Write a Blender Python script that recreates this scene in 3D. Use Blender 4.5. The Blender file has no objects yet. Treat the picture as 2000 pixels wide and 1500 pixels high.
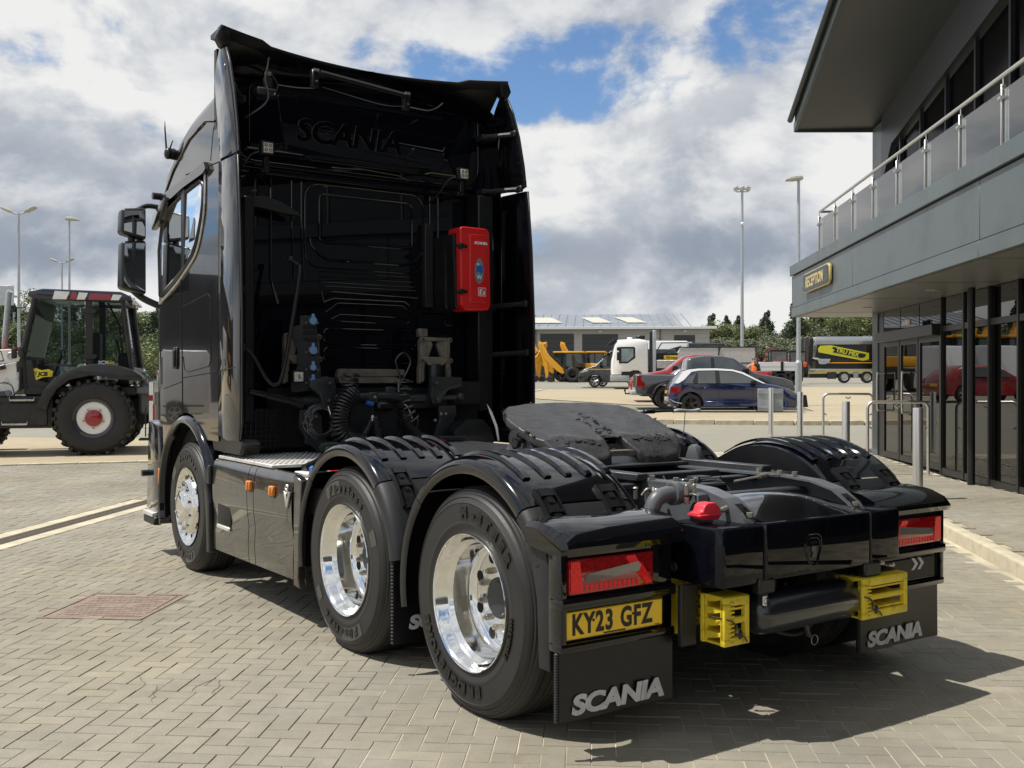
import bpy, bmesh, math, random
from mathutils import Vector, Matrix
import numpy as np
random.seed(7)
PI = math.pi
C = bpy.context.scene.collection
SC = bpy.context.scene
# ------------------------------------------------------------------ camera
cam = bpy.data.cameras.new('camera'); co = bpy.data.objects.new('camera', cam); C.objects.link(co)
co.location = (0, 0, 1.502); co.rotation_euler = (PI/2 - 0.0027, 0, 0.0776)
cam.sensor_width = 36; cam.lens = 35.9; cam.clip_start = 0.05; cam.clip_end = 3000
SC.camera = co
# ------------------------------------------------------------------ sky and sun
SUN = Vector((-0.517, -0.105, 1.0)).normalized()
w = bpy.data.worlds.new('World'); SC.world = w; w.use_nodes = True
N = w.node_tree.nodes; L = w.node_tree.links; N.clear()
def nn(t, **k):
    n = N.new(t)
    for a, b in k.items(): setattr(n, a, b)
    return n
def mth(op, a, b=None, c=None, clamp=False):
    n = nn('ShaderNodeMath', operation=op); n.use_clamp = clamp
    for i, v in enumerate((a, b, c)):
        if v is None: continue
        if isinstance(v, (int, float)): n.inputs[i].default_value = v
        else: L.new(v, n.inputs[i])
    return n.outputs[0]
tc = nn('ShaderNodeTexCoord'); sep = nn('ShaderNodeSeparateXYZ'); L.new(tc.outputs['Generated'], sep.inputs[0])
def noise(vec, scale, detail, rough, dist=0.0, off=(0, 0, 0), sc3=(1, 1, 1)):
    mp = nn('ShaderNodeMapping'); mp.inputs['Location'].default_value = off; mp.inputs['Scale'].default_value = sc3
    L.new(vec, mp.inputs[0])
    n = nn('ShaderNodeTexNoise'); n.inputs['Scale'].default_value = scale; n.inputs['Detail'].default_value = detail
    n.inputs['Roughness'].default_value = rough; n.inputs['Distortion'].default_value = dist
    L.new(mp.outputs[0], n.inputs['Vector']); return n.outputs[0]
def sm(v, a, b):
    n = nn('ShaderNodeMapRange'); n.interpolation_type = 'SMOOTHSTEP'
    n.inputs[1].default_value = a; n.inputs[2].default_value = b; L.new(v, n.inputs[0]); return n.outputs[0]
G = tc.outputs['Generated']; SC3 = (1.0, 1.0, 1.6)
CO = (6.6, 10.3, 1.4)
d0 = noise(G, 4.2, 12, 0.60, 0.2, CO, SC3)
d1 = noise(G, 4.2, 6, 0.56, 0.2, (CO[0]+0.02, CO[1], CO[2]-0.055), SC3)
big = noise(G, 1.6, 4, 0.5, 0.0, (1.7, 2.2, 5.0), (1, 1, 2.0))
# gaps of blue where the clouds part (directions in the sky)
def spot(d, width):
    dv = Vector(d).normalized(); n = nn('ShaderNodeVectorMath', operation='DOT_PRODUCT')
    L.new(tc.outputs['Generated'], n.inputs[0]); n.inputs[1].default_value = dv
    return sm(n.outputs['Value'], math.cos(width), 1.0)
gaps = None
for dv_, wd_, st_ in (((-.215, .986, .303), .05, .9), ((-.170, .99, .296), .05, 1), ((-.1275, .993, .288), .05, 1), ((-.0675, .998, .296), .055, 1), ((-.0025, 1.003, .300), .055, 1), ((.0625, 1.007, .306), .05, .9),
                      ((.125, 1.01, .325), .05, .5), ((.185, 1.016, .335), .05, .6), ((.2425, 1.022, .242), .03, .5), ((-.9, -.3, .5), .25, .9), ((.3, -1, .6), .3, .8), ((-.2, .3, 1), .3, .8)):
    g_ = mth('MULTIPLY', spot(dv_, wd_*1.25), st_); gaps = g_ if gaps is None else mth('MAXIMUM', gaps, g_)
cover = mth('SUBTRACT', mth('ADD', d0, mth('MULTIPLY', big, 0.22)), mth('MULTIPLY', gaps, 0.175))
mask = sm(cover, 0.42, 0.53)
relief = mth('SUBTRACT', d0, d1)
lit = sm(relief, -0.11, 0.11)
# broad grey undersides, flattened into bands low in the sky
bank = noise(G, 2.6, 6, 0.6, 0.3, (3.2, 9.4, 1.0), (0.8, 0.8, 2.6))
base = sm(bank, 0.40, 0.62)
def gauss(v, c_, w_):
    q = mth('DIVIDE', mth('SUBTRACT', v, c_), w_); return mth('POWER', 2.718, mth('MULTIPLY', mth('MULTIPLY', q, q), -1.0))
zw_ = mth('ADD', sep.outputs[2], mth('MULTIPLY', mth('SUBTRACT', big, 0.5), 0.10))
band = mth('MULTIPLY', gauss(zw_, 0.125, 0.030), sm(d1, 0.30, 0.55))
high = sm(zw_, 0.33, 0.42)
bright = mth('ADD', 0.42, mth('MULTIPLY', lit, 0.54))
bright = mth('ADD', bright, mth('MULTIPLY', mth('SUBTRACT', 1.0, sm(cover, 0.55, 0.75)), 0.14))
bright = mth('MULTIPLY', bright, mth('SUBTRACT', 1.06, mth('MULTIPLY', base, 0.24)))
bright = mth('MULTIPLY', bright, mth('SUBTRACT', 1.0, mth('MULTIPLY', band, 0.36)))
bright = mth('MULTIPLY', bright, mth('SUBTRACT', 1.0, mth('MULTIPLY', high, 0.12)))
ramp = nn('ShaderNodeValToRGB'); L.new(bright, ramp.inputs[0])
e = ramp.color_ramp.elements
e[0].position = 0.10; e[0].color = (0.19, 0.235, 0.32, 1)
e[1].position = 0.95; e[1].color = (0.96, 0.96, 0.95, 1)
k = ramp.color_ramp.elements.new(0.35); k.color = (0.37, 0.42, 0.50, 1)
k = ramp.color_ramp.elements.new(0.62); k.color = (0.67, 0.70, 0.745, 1)
sky = nn('ShaderNodeTexSky', sky_type='NISHITA'); sky.sun_disc = False
sky.sun_elevation = math.radians(62); sky.sun_rotation = math.radians(258.5); sky.altitude = 100
sky.air_density = 1.0; sky.dust_density = 0.6; sky.ozone_density = 2.0
bg1 = nn('ShaderNodeBackground'); bg1.inputs[1].default_value = 0.11; tn = nn('ShaderNodeMix', data_type='RGBA', blend_type='MULTIPLY'); tn.inputs[0].default_value = 1; tn.inputs[7].default_value = (0.80, 0.94, 1.08, 1); L.new(sky.outputs[0], tn.inputs[6]); L.new(tn.outputs[2], bg1.inputs[0])
bg2 = nn('ShaderNodeBackground'); bg2.inputs[1].default_value = 0.80; L.new(ramp.outputs[0], bg2.inputs[0])
mx = nn('ShaderNodeMixShader'); L.new(mask, mx.inputs[0]); L.new(bg1.outputs[0], mx.inputs[1]); L.new(bg2.outputs[0], mx.inputs[2])
wo = nn('ShaderNodeOutputWorld'); L.new(mx.outputs[0], wo.inputs[0])
sl = bpy.data.lights.new('sun', 'SUN'); so = bpy.data.objects.new('sun', sl); C.objects.link(so)
sl.energy = 4.6; sl.angle = math.radians(0.6); sl.color = (1.0, 0.95, 0.87)
so.rotation_euler = SUN.to_track_quat('Z', 'Y').to_euler(); so.location = (-5, 0, 12)
SC.view_settings.view_transform = 'Standard'; SC.view_settings.look = 'None'
SC.view_settings.exposure = 0.17; SC.view_settings.gamma = 1; SC.view_settings.use_curve_mapping = False
try: SC.cycles.max_bounces = 8; SC.cycles.transparent_max_bounces = 24
except Exception: pass
# ------------------------------------------------------------------ materials
def mat(name, col, rough=0.5, metal=0.0, coat=0.0, var=0.0, vscale=8.0, bump=0.0, bscale=60.0, rvar=0.0, emit=None, spec=None,
        dirt=None, dscale=3.0, dlo=0.5, dhi=0.75, wave=0.0, wscale=1.2, trans=0.0):
    m = bpy.data.materials.new(name); m.use_nodes = True; nt = m.node_tree; b = nt.nodes['Principled BSDF']
    b.inputs['Base Color'].default_value = (*col, 1); b.inputs['Roughness'].default_value = rough
    b.inputs['Metallic'].default_value = metal; b.inputs['Coat Weight'].default_value = coat; b.inputs['Coat Roughness'].default_value = 0.02
    if spec is not None: b.inputs['Specular IOR Level'].default_value = spec
    if trans: b.inputs['Transmission Weight'].default_value = trans
    if emit: b.inputs['Emission Color'].default_value = (*emit[:3], 1); b.inputs['Emission Strength'].default_value = emit[3]
    tcn = nt.nodes.new('ShaderNodeTexCoord')
    def nz(scale, det=4, r=0.55):
        n = nt.nodes.new('ShaderNodeTexNoise'); n.inputs['Scale'].default_value = scale; n.inputs['Detail'].default_value = det
        n.inputs['Roughness'].default_value = r; nt.links.new(tcn.outputs['Object'], n.inputs['Vector']); return n.outputs[0]
    def mr(v, a, b_, c, d):
        n = nt.nodes.new('ShaderNodeMapRange'); n.inputs[1].default_value = a; n.inputs[2].default_value = b_
        n.inputs[3].default_value = c; n.inputs[4].default_value = d; nt.links.new(v, n.inputs[0]); return n.outputs[0]
    src = None
    if var:
        hs = nt.nodes.new('ShaderNodeHueSaturation'); hs.inputs['Color'].default_value = (*col, 1)
        nt.links.new(mr(nz(vscale), 0.3, 0.7, 1-var, 1+var), hs.inputs['Value']); src = hs.outputs[0]
    if dirt:
        mxn = nt.nodes.new('ShaderNodeMix'); mxn.data_type = 'RGBA'
        if src: nt.links.new(src, mxn.inputs[6])
        else: mxn.inputs[6].default_value = (*col, 1)
        mxn.inputs[7].default_value = (*dirt, 1)
        f = mr(nz(dscale, 8, 0.65), dlo, dhi, 0, 1); nt.links.new(f, mxn.inputs[0]); src = mxn.outputs[2]
        nt.links.new(mr(f, 0, 1, rough, max(rough, 0.7)), b.inputs['Roughness'])
    if src: nt.links.new(src, b.inputs['Base Color'])
    if rvar: nt.links.new(mr(nz(vscale*0.7), 0.3, 0.7, max(0.0, rough-rvar), rough+rvar), b.inputs['Roughness'])
    nrm = None
    if bump:
        bn = nt.nodes.new('ShaderNodeBump'); bn.inputs['Strength'].default_value = bump; bn.inputs['Distance'].default_value = 0.01
        nt.links.new(nz(bscale, 5, 0.6), bn.inputs['Height']); nrm = bn
    if wave:
        wn = nt.nodes.new('ShaderNodeBump'); wn.inputs['Strength'].default_value = wave; wn.inputs['Distance'].default_value = 0.05
        nt.links.new(nz(wscale, 1, 0.4), wn.inputs['Height'])
        if nrm: nt.links.new(nrm.outputs[0], wn.inputs['Normal'])
        nrm = wn
    if nrm:
        nt.links.new(nrm.outputs[0], b.inputs['Normal'])
        if coat: nt.links.new(nrm.outputs[0], b.inputs['Coat Normal'])
    return m
def glassmat(name, tint=(0.75, 0.8, 0.8), alpha=0.25, rough=0.0, diffuse=(0.02, 0.02, 0.02)):
    """thin pane: fresnel reflection over a partly see-through tint"""
    m = bpy.data.materials.new(name); m.use_nodes = True; nt = m.node_tree; nt.nodes.clear()
    o = nt.nodes.new('ShaderNodeOutputMaterial'); t = nt.nodes.new('ShaderNodeBsdfTransparent'); t.inputs[0].default_value = (*tint, 1)
    d = nt.nodes.new('ShaderNodeBsdfDiffuse'); d.inputs[0].default_value = (*diffuse, 1)
    g = nt.nodes.new('ShaderNodeBsdfGlossy'); g.inputs[1].default_value = rough; g.inputs[0].default_value = (1, 1, 1, 1)
    m1 = nt.nodes.new('ShaderNodeMixShader'); m1.inputs[0].default_value = alpha
    nt.links.new(t.outputs[0], m1.inputs[1]); nt.links.new(d.outputs[0], m1.inputs[2])
    f = nt.nodes.new('ShaderNodeFresnel'); f.inputs[0].default_value = 1.6
    m2 = nt.nodes.new('ShaderNodeMixShader'); nt.links.new(f.outputs[0], m2.inputs[0])
    nt.links.new(m1.outputs[0], m2.inputs[1]); nt.links.new(g.outputs[0], m2.inputs[2]); nt.links.new(m2.outputs[0], o.inputs[0])
    return m
M = {}
M['gloss'] = mat('black_gloss_paint', (0.0022, 0.0024, 0.0038), 0.14, coat=1.0, spec=0.12, wave=0.007, wscale=1.6, rvar=0.05, vscale=5)
M['gloss_r'] = mat('black_gloss_paint_rear', (0.0030, 0.0036, 0.0065), 0.35, coat=0.6, spec=0.0, wave=0.012, wscale=1.6)
M['gloss2'] = mat('black_gloss_paint_worn', (0.004, 0.004, 0.005), 0.3, coat=0.9, spec=0.1, wave=0.02, wscale=2.6, dirt=(0.05, 0.047, 0.04), dscale=5, dlo=0.62, dhi=0.95)
M['satin'] = mat('black_satin_plastic', (0.0075, 0.0078, 0.009), 0.34, bump=0.08, bscale=300, var=0.25, dirt=(0.025, 0.023, 0.02), dscale=4, dlo=0.55, dhi=1.0)
M['matte'] = mat('dark_grey_plastic', (0.013, 0.0135, 0.0155), 0.48, bump=0.15, bscale=350, var=0.2, dirt=(0.035, 0.032, 0.028), dscale=6, dlo=0.55, dhi=1.0)
M['dark'] = mat('underbody_black', (0.006, 0.006, 0.006), 0.8)
M['steel'] = mat('painted_chassis_grey', (0.10, 0.11, 0.122), 0.36, coat=0.35, var=0.15, dirt=(0.09, 0.08, 0.066), dscale=7, dlo=0.5, dhi=0.85, bump=0.1, bscale=120)
M['steel2'] = mat('dark_painted_steel', (0.028, 0.031, 0.036), 0.42, var=0.2, dirt=(0.05, 0.045, 0.04), dscale=9, dlo=0.5, dhi=0.85)
M['cast'] = mat('bare_cast_bracket', (0.20, 0.175, 0.145), 0.65, metal=0.3, var=0.2, bump=0.3, bscale=90, dirt=(0.08, 0.065, 0.05), dscale=12)
M['tankp'] = mat('air_tank_paint', (0.010, 0.012, 0.018), 0.3, coat=0.8, dirt=(0.03, 0.028, 0.026), dscale=5, dlo=.6, dhi=1.0)
M['bolt'] = mat('zinc_bolt', (0.35, 0.33, 0.28), 0.45, metal=0.8, var=0.2, vscale=40)
M['chrome'] = mat('polished_rim', (0.86, 0.86, 0.84), 0.10, metal=1.0, rvar=0.05, vscale=9, wave=0.02, wscale=9, dirt=(0.42, 0.39, 0.33), dscale=22, dlo=0.62, dhi=0.95)
M['alu'] = mat('dull_aluminium', (0.55, 0.54, 0.52), 0.42, metal=0.85, var=0.12, dirt=(0.25, 0.23, 0.2), dscale=9, bump=0.1, bscale=70)
M['tread'] = mat('chequer_plate', (0.62, 0.61, 0.58), 0.5, metal=0.35, var=0.2, dirt=(0.2, 0.18, 0.15), dscale=8, dlo=0.5, dhi=0.9)
M['tyre'] = mat('tyre_rubber', (0.0155, 0.015, 0.0145), 0.5, bump=0.15, bscale=160, var=0.25, vscale=5, dirt=(0.028, 0.026, 0.023), dscale=6, dlo=0.45, dhi=1.0)
M['tyre_tread'] = mat('tyre_tread_rubber', (0.022, 0.021, 0.02), 0.8, var=0.3, vscale=9, dirt=(0.07, 0.065, 0.055), dscale=7, dlo=0.4, dhi=0.9, bump=0.3, bscale=90)
M['tyre_text'] = mat('moulded_rubber_gloss', (0.005, 0.005, 0.005), 0.22)
M['tyre_band'] = mat('polished_rubber_band', (0.05, 0.05, 0.052), 0.3)
M['grease'] = mat('greasy_cast_plate', (0.030, 0.030, 0.032), 0.34, bump=0.42, bscale=30, var=0.45, vscale=10, dirt=(0.06, 0.055, 0.046), dscale=9, dlo=0.5, dhi=1.0)
M['grease2'] = mat('black_grease', (0.017, 0.0165, 0.016), 0.36, bump=1.0, bscale=50, rvar=0.15, vscale=30)
M['yellow'] = mat('yellow_plastic', (0.72, 0.56, 0.03), 0.45, var=0.12, dirt=(0.16, 0.12, 0.02), dscale=14, dlo=0.55, dhi=0.85, bump=0.1, bscale=70)
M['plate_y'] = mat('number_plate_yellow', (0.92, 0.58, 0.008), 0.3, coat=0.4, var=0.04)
M['ink'] = mat('black_lettering', (0.006, 0.006, 0.006), 0.35)
M['red_lens'] = mat('red_lamp_lens', (0.30, 0.004, 0.006), 0.12, coat=1.0, var=0.35, vscale=60)
M['red_led'] = mat('red_led_strip', (0.72, 0.012, 0.012), 0.25, coat=0.6, bump=0.9, bscale=160, var=0.4, vscale=260, emit=(1, 0.01, 0.01, 0.10))
M['grey_lens'] = mat('smoked_clear_lens', (0.17, 0.15, 0.145), 0.12, coat=1.0, var=0.1, vscale=20)
M['amber'] = mat('amber_reflector', (0.75, 0.22, 0.01), 0.2, coat=0.6, var=0.3, vscale=120, bump=0.5, bscale=200)
M['red'] = mat('red_plastic', (0.62, 0.012, 0.014), 0.32, var=0.05, bump=0.06, bscale=200)
M['red_soft'] = mat('red_rubber', (0.72, 0.03, 0.05), 0.4, var=0.06)
M['white_print'] = mat('white_print', (0.55, 0.56, 0.58), 0.5, var=0.15, vscale=25, dirt=(0.22, 0.22, 0.22), dscale=30, dlo=0.55, dhi=0.9)
M['white'] = mat('white_plastic', (0.75, 0.75, 0.74), 0.4)
M['blue_cap'] = mat('blue_socket_cap', (0.16, 0.30, 0.52), 0.45, var=0.1)
M['blue'] = mat('blue_plastic', (0.02, 0.13, 0.5), 0.4)
M['green'] = mat('green_hose', (0.02, 0.22, 0.08), 0.4)
M['hose'] = mat('black_hose', (0.022, 0.022, 0.024), 0.28, coat=.3)
M['lampface'] = mat('work_lamp_face', (0.52, 0.52, 0.46), 0.2, coat=1, var=0.35, vscale=90)
M['mirror'] = mat('mirror_glass', (0.30, 0.32, 0.33), 0.02, metal=1.0)
M['cab_glass'] = glassmat('cab_glass', (0.5, 0.56, 0.54), 0.2)
M['cab_dark'] = mat('cab_interior', (0.03, 0.03, 0.03), 0.8)
M['stainless'] = mat('brushed_stainless', (0.72, 0.70, 0.66), 0.34, metal=0.9)
M['galv'] = mat('galvanised_steel', (0.40, 0.43, 0.45), 0.5, metal=0.35, var=0.12, vscale=10)
M['headlamp'] = mat('lamp_head', (0.42, 0.40, 0.35), 0.45, var=0.2)
# ------------------------------------------------------------------ mesh tools
NOSPLIT = ('lettering', 'print', 'marking', 'crack', 'scratch', 'stud', 'clots', 'grate_bars', 'rib_band', 'bead', 'pictogram', 'sticker', 'bristle', 'edge', 'wiring', 'hose_bundle', 'badge', 'implement', 'fuel', 'seat_and', 'underbody', 'emblem', 'led_row', 'strip')
class MB:
    """collects shapes; build() links them as ONE mesh object"""
    def __init__(s): s.v = []; s.f = []; s.mi = []; s.mats = []; s.fl = []
    def m(s, mt):
        if mt not in s.mats: s.mats.append(mt)
        return s.mats.index(mt)
    def add(s, vs, fs, mt, flat=None):
        o = len(s.v); i = s.m(mt); s.v += [tuple(v) for v in vs]
        for f in fs: s.f.append([a+o for a in f]); s.mi.append(i)
        s.fl += flat if flat else [False]*len(fs)
    def frombm(s, bm, mt, mtx=None, fx=None):
        flat = None
        if fx: bm.normal_update(); flat = [fx(f.normal) for f in bm.faces]
        if mtx is not None: bm.transform(mtx)
        bm.verts.ensure_lookup_table(); bm.verts.index_update()
        s.add([v.co for v in bm.verts], [[v.index for v in f.verts] for f in bm.faces], mt, flat); bm.free()
    def box(s, x, y, z, mt, bev=0.0, seg=2, rot=None, piv=None):
        x0, x1 = sorted(x); y0, y1 = sorted(y); z0, z1 = sorted(z)
        bm = bmesh.new(); bmesh.ops.create_cube(bm, size=1)
        for v in bm.verts:
            v.co = Vector(((x0+x1)/2+v.co.x*(x1-x0), (y0+y1)/2+v.co.y*(y1-y0), (z0+z1)/2+v.co.z*(z1-z0)))
        if bev: bmesh.ops.bevel(bm, geom=bm.edges[:], offset=min(bev, (x1-x0)*.49, (y1-y0)*.49, (z1-z0)*.49), segments=seg, profile=0.5, affect='EDGES')
        mtx = None
        if rot is not None:
            p = Vector(piv if piv else ((x0+x1)/2, (y0+y1)/2, (z0+z1)/2))
            mtx = Matrix.Translation(p) @ rot @ Matrix.Translation(-p)
        s.frombm(bm, mt, mtx, lambda n: max(abs(n.x), abs(n.y), abs(n.z)) > .999); return s
    def prism(s, pts, ax, a0, a1, mt, bev=0.0, seg=2):
        """outline pts in the plane across axis ax: x -> (y,z), y -> (x,z), z -> (x,y)"""
        bm = bmesh.new()
        def P(p, a): return {'x': (a, p[0], p[1]), 'y': (p[0], a, p[1]), 'z': (p[0], p[1], a)}[ax]
        A = [bm.verts.new(P(p, a0)) for p in pts]; B = [bm.verts.new(P(p, a1)) for p in pts]; n = len(pts)
        bm.faces.new(A); bm.faces.new(B[::-1])
        for i in range(n): bm.faces.new((A[i], B[i], B[(i+1) % n], A[(i+1) % n]))
        bmesh.ops.recalc_face_normals(bm, faces=bm.faces[:])
        if bev: bmesh.ops.bevel(bm, geom=bm.edges[:], offset=bev, segments=seg, profile=0.5, affect='EDGES', clamp_overlap=True)
        s.frombm(bm, mt, None, lambda n: abs(n['xyz'.index(ax)]) > .999); return s
    def tube(s, path, r, mt, seg=10, cap=True, closed=False):
        P = [Vector(p) for p in path]; n = len(P); vs = []; fs = []
        R = r if isinstance(r, (list, tuple)) else [r]*n
        t0 = (P[1]-P[0]).normalized(); up = Vector((0, 0, 1)) if abs(t0.z) < 0.9 else Vector((1, 0, 0))
        nrm = t0.cross(up).normalized()
        for i in range(n):
            if closed: t = (P[(i+1) % n]-P[i-1])
            else: t = (P[min(i+1, n-1)]-P[max(i-1, 0)])
            if t.length < 1e-9: t = t0
            t.normalize(); nrm = (nrm-t*nrm.dot(t)); nrm = nrm.normalized() if nrm.length > 1e-6 else t.orthogonal().normalized()
            bn = t.cross(nrm)
            for j in range(seg):
                a = 2*PI*j/seg; vs.append(P[i]+(nrm*math.cos(a)+bn*math.sin(a))*R[i])
        m_ = n if closed else n-1
        for i in range(m_):
            for j in range(seg):
                a = i*seg+j; b = i*seg+(j+1) % seg; c = ((i+1) % n)*seg+(j+1) % seg; d = ((i+1) % n)*seg+j
                fs.append((a, b, c, d))
        if cap and not closed: fs.append(tuple(range(seg))[::-1]); fs.append(tuple((n-1)*seg+j for j in range(seg)))
        s.add(vs, fs, mt); return s
    def cyl(s, p0, p1, r, mt, seg=16, r1=None): return s.tube([p0, p1], [r, r if r1 is None else r1], mt, seg)
    def lathe(s, prof, ax, cen, mt, seg=48, a0=0.0, a1=2*PI, flip=False):
        """prof = [(along axis, radius)]"""
        cen = Vector(cen); vs = []; fs = []; n = len(prof); full = abs(a1-a0-2*PI) < 1e-6; k = seg if full else seg+1
        for i in range(k):
            a = a0+(a1-a0)*i/seg; ca, sa = math.cos(a), math.sin(a)
            for (h, r) in prof:
                p = {'x': (h, r*ca, r*sa), 'y': (r*ca, h, r*sa), 'z': (r*ca, r*sa, h)}[ax]; vs.append(cen+Vector(p))
        for i in range(seg):
            for j in range(n-1):
                a = i*n+j; b = ((i+1) % k)*n+j
                f = (a, a+1, b+1, b); fs.append(f[::-1] if flip else f)
        s.add(vs, fs, mt); return s
    def disc(s, cen, ax, r, mt, seg=24):
        cen = Vector(cen); vs = []
        for i in range(seg):
            a = 2*PI*i/seg; c, d = r*math.cos(a), r*math.sin(a)
            vs.append(cen+Vector({'x': (0, c, d), 'y': (c, 0, d), 'z': (c, d, 0)}[ax]))
        s.add(vs, [tuple(range(seg))], mt); return s
    def ball(s, cen, r, mt, seg=12, sc=(1, 1, 1)):
        bm = bmesh.new(); bmesh.ops.create_uvsphere(bm, u_segments=seg, v_segments=max(6, seg//2), radius=1)
        s.frombm(bm, mt, Matrix.Translation(Vector(cen)) @ Matrix.Diagonal((r*sc[0], r*sc[1], r*sc[2], 1))); return s
    def merge(s, o, mtx=None):
        for mt in o.mats: s.m(mt)
        off = len(s.v); s.v += [tuple((mtx @ Vector(v)) if mtx is not None else v) for v in o.v]
        for f, i in zip(o.f, o.mi): s.f.append([a+off for a in f]); s.mi.append(s.mats.index(o.mats[i]))
        s.fl += o.fl; return s
    def mesh(s, name, smooth=38):
        me = bpy.data.meshes.new(name); me.from_pydata(s.v, [], s.f)
        for mt in s.mats: me.materials.append(M[mt] if isinstance(mt, str) else mt)
        me.polygons.foreach_set('material_index', s.mi)
        if smooth:
            me.polygons.foreach_set('use_smooth', [not q for q in s.fl]); me.update()
            me.set_sharp_from_angle(angle=math.radians(smooth))
        me.update(); return me
    def clusters(s):
        n = len(s.v)
        if n > 26000: return None
        par = list(range(n))
        def find(x):
            while par[x] != x: par[x] = par[par[x]]; x = par[x]
            return x
        for f in s.f:
            r = find(f[0])
            for q in f[1:]: par[find(q)] = r
        cl = {}
        for i_, v in enumerate(s.v):
            r = find(i_); bb = cl.get(r)
            if bb is None: cl[r] = [v[0], v[1], v[2], v[0], v[1], v[2]]
            else:
                for k_ in range(3):
                    if v[k_] < bb[k_]: bb[k_] = v[k_]
                    if v[k_] > bb[k_+3]: bb[k_+3] = v[k_]
        roots = list(cl)
        if len(roots) < 2 or len(roots) > 160: return None
        g_ = {r: r for r in roots}
        def gf(x):
            while g_[x] != x: x = g_[x]
            return x
        e_ = .003
        for i_, r in enumerate(roots):
            A = cl[r]
            for q in roots[i_+1:]:
                B = cl[q]
                if all(A[k_]-e_ <= B[k_+3] and B[k_]-e_ <= A[k_+3] for k_ in range(3)): g_[gf(q)] = gf(r)
        out = {}
        for fi, f in enumerate(s.f): out.setdefault(gf(find(f[0])), []).append(fi)
        return list(out.values()) if 1 < len(out) <= 60 else None
    def build(s, name, parent=None, smooth=38, label=None):
        if parent is not None and not any(w_ in name for w_ in NOSPLIT):
            cs = s.clusters()
            if cs:
                first = None
                for fl_ in cs:
                    m_ = MB(); mp = {}
                    for fi in fl_:
                        nf = []
                        for i_ in s.f[fi]:
                            if i_ not in mp: mp[i_] = len(m_.v); m_.v.append(s.v[i_])
                            nf.append(mp[i_])
                        m_.f.append(nf); m_.mi.append(m_.m(s.mats[s.mi[fi]])); m_.fl.append(s.fl[fi])
                    o = m_.build_one(name, parent, smooth, label); first = first or o
                return first
        return s.build_one(name, parent, smooth, label)
    def build_one(s, name, parent=None, smooth=38, label=None):
        o = bpy.data.objects.new(name, s.mesh(name, smooth)); C.objects.link(o)
        if parent is not None: o.parent = parent
        if label: o['label'] = label
        return o
def tag(o, label=None, cat=None, group=None, kind=None):
    if label: o['label'] = label
    if cat: o['category'] = cat
    if group: o['group'] = group
    if kind: o['kind'] = kind
    return o
def thing(name, loc, rz, label, cat, group=None):
    o = bpy.data.objects.new(name, None); C.objects.link(o); o.location = loc; o.rotation_euler = (0, 0, rz)
    o.empty_display_size = 0.2
    return tag(o, label, cat, group)
def struct(mb, name, smooth=0):
    return tag(mb.build(name, None, smooth), kind='structure')
KIDS = {}
def copytree(o, loc, rz, label=None):
    n = o.copy(); C.objects.link(n); n.location = loc; n.rotation_euler = (0, 0, rz)
    if label: n['label'] = label
    for c in list(o.children):
        d = c.copy(); C.objects.link(d); d.parent = n
        for g in list(c.children):
            h = g.copy(); C.objects.link(h); h.parent = d
    return n
_tx = {}
def text(mb, body, mt, mtx, size=1.0, ext=0.01, off=0.0, shear=0.0, bev=0.0, sx=1.0, align='LEFT', space=1.0, res=3):
    """print lettering as thin raised geometry; mtx maps text plane (x right, y up, z out) to place"""
    cu = bpy.data.curves.new('t', 'FONT'); cu.body = body; cu.size = size; cu.extrude = ext; cu.offset = off; cu.shear = shear
    cu.bevel_depth = bev; cu.resolution_u = res; cu.align_x = align; cu.space_character = space
    ob = bpy.data.objects.new('t', cu); C.objects.link(ob)
    dg = bpy.context.evaluated_depsgraph_get(); me = bpy.data.meshes.new_from_object(ob.evaluated_get(dg))
    mm = mtx @ Matrix.Diagonal((sx, 1, 1, 1))
    mb.add([mm @ v.co for v in me.vertices], [list(p.vertices) for p in me.polygons], mt)
    bpy.data.objects.remove(ob); bpy.data.curves.remove(cu); bpy.data.meshes.remove(me)
def frame(o, x, y):
    """matrix with origin o, text-x along x, text-y along y"""
    x = Vector(x).normalized(); y = Vector(y); y = (y-x*y.dot(x)).normalized(); z = x.cross(y)
    m = Matrix((x, y, z)).transposed().to_4x4(); m.translation = Vector(o); return m
def arc(cx, cy, r, a0, a1, n):
    return [(cx+r*math.cos(math.radians(a0+(a1-a0)*i/n)), cy+r*math.sin(math.radians(a0+(a1-a0)*i/n))) for i in range(n+1)]
def rrect(x0, x1, y0, y1, r, n=4):
    return arc(x1-r, y1-r, r, 0, 90, n)+arc(x0+r, y1-r, r, 90, 180, n)+arc(x0+r, y0+r, r, 180, 270, n)+arc(x1-r, y0+r, r, 270, 360, n)
def smooth_path(pts, n=6):
    P = [Vector(p) for p in pts]; P = [P[0]*2-P[1]]+P+[P[-1]*2-P[-2]]; out = []
    for i in range(1, len(P)-2):
        for k_ in range(n):
            t = k_/n; a, b, c, d = P[i-1:i+3]
            out.append(0.5*((2*b)+(c-a)*t+(2*a-5*b+4*c-d)*t*t+(3*b-3*c+d-a)*t**3))
    out.append(P[-2]); return out
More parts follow.
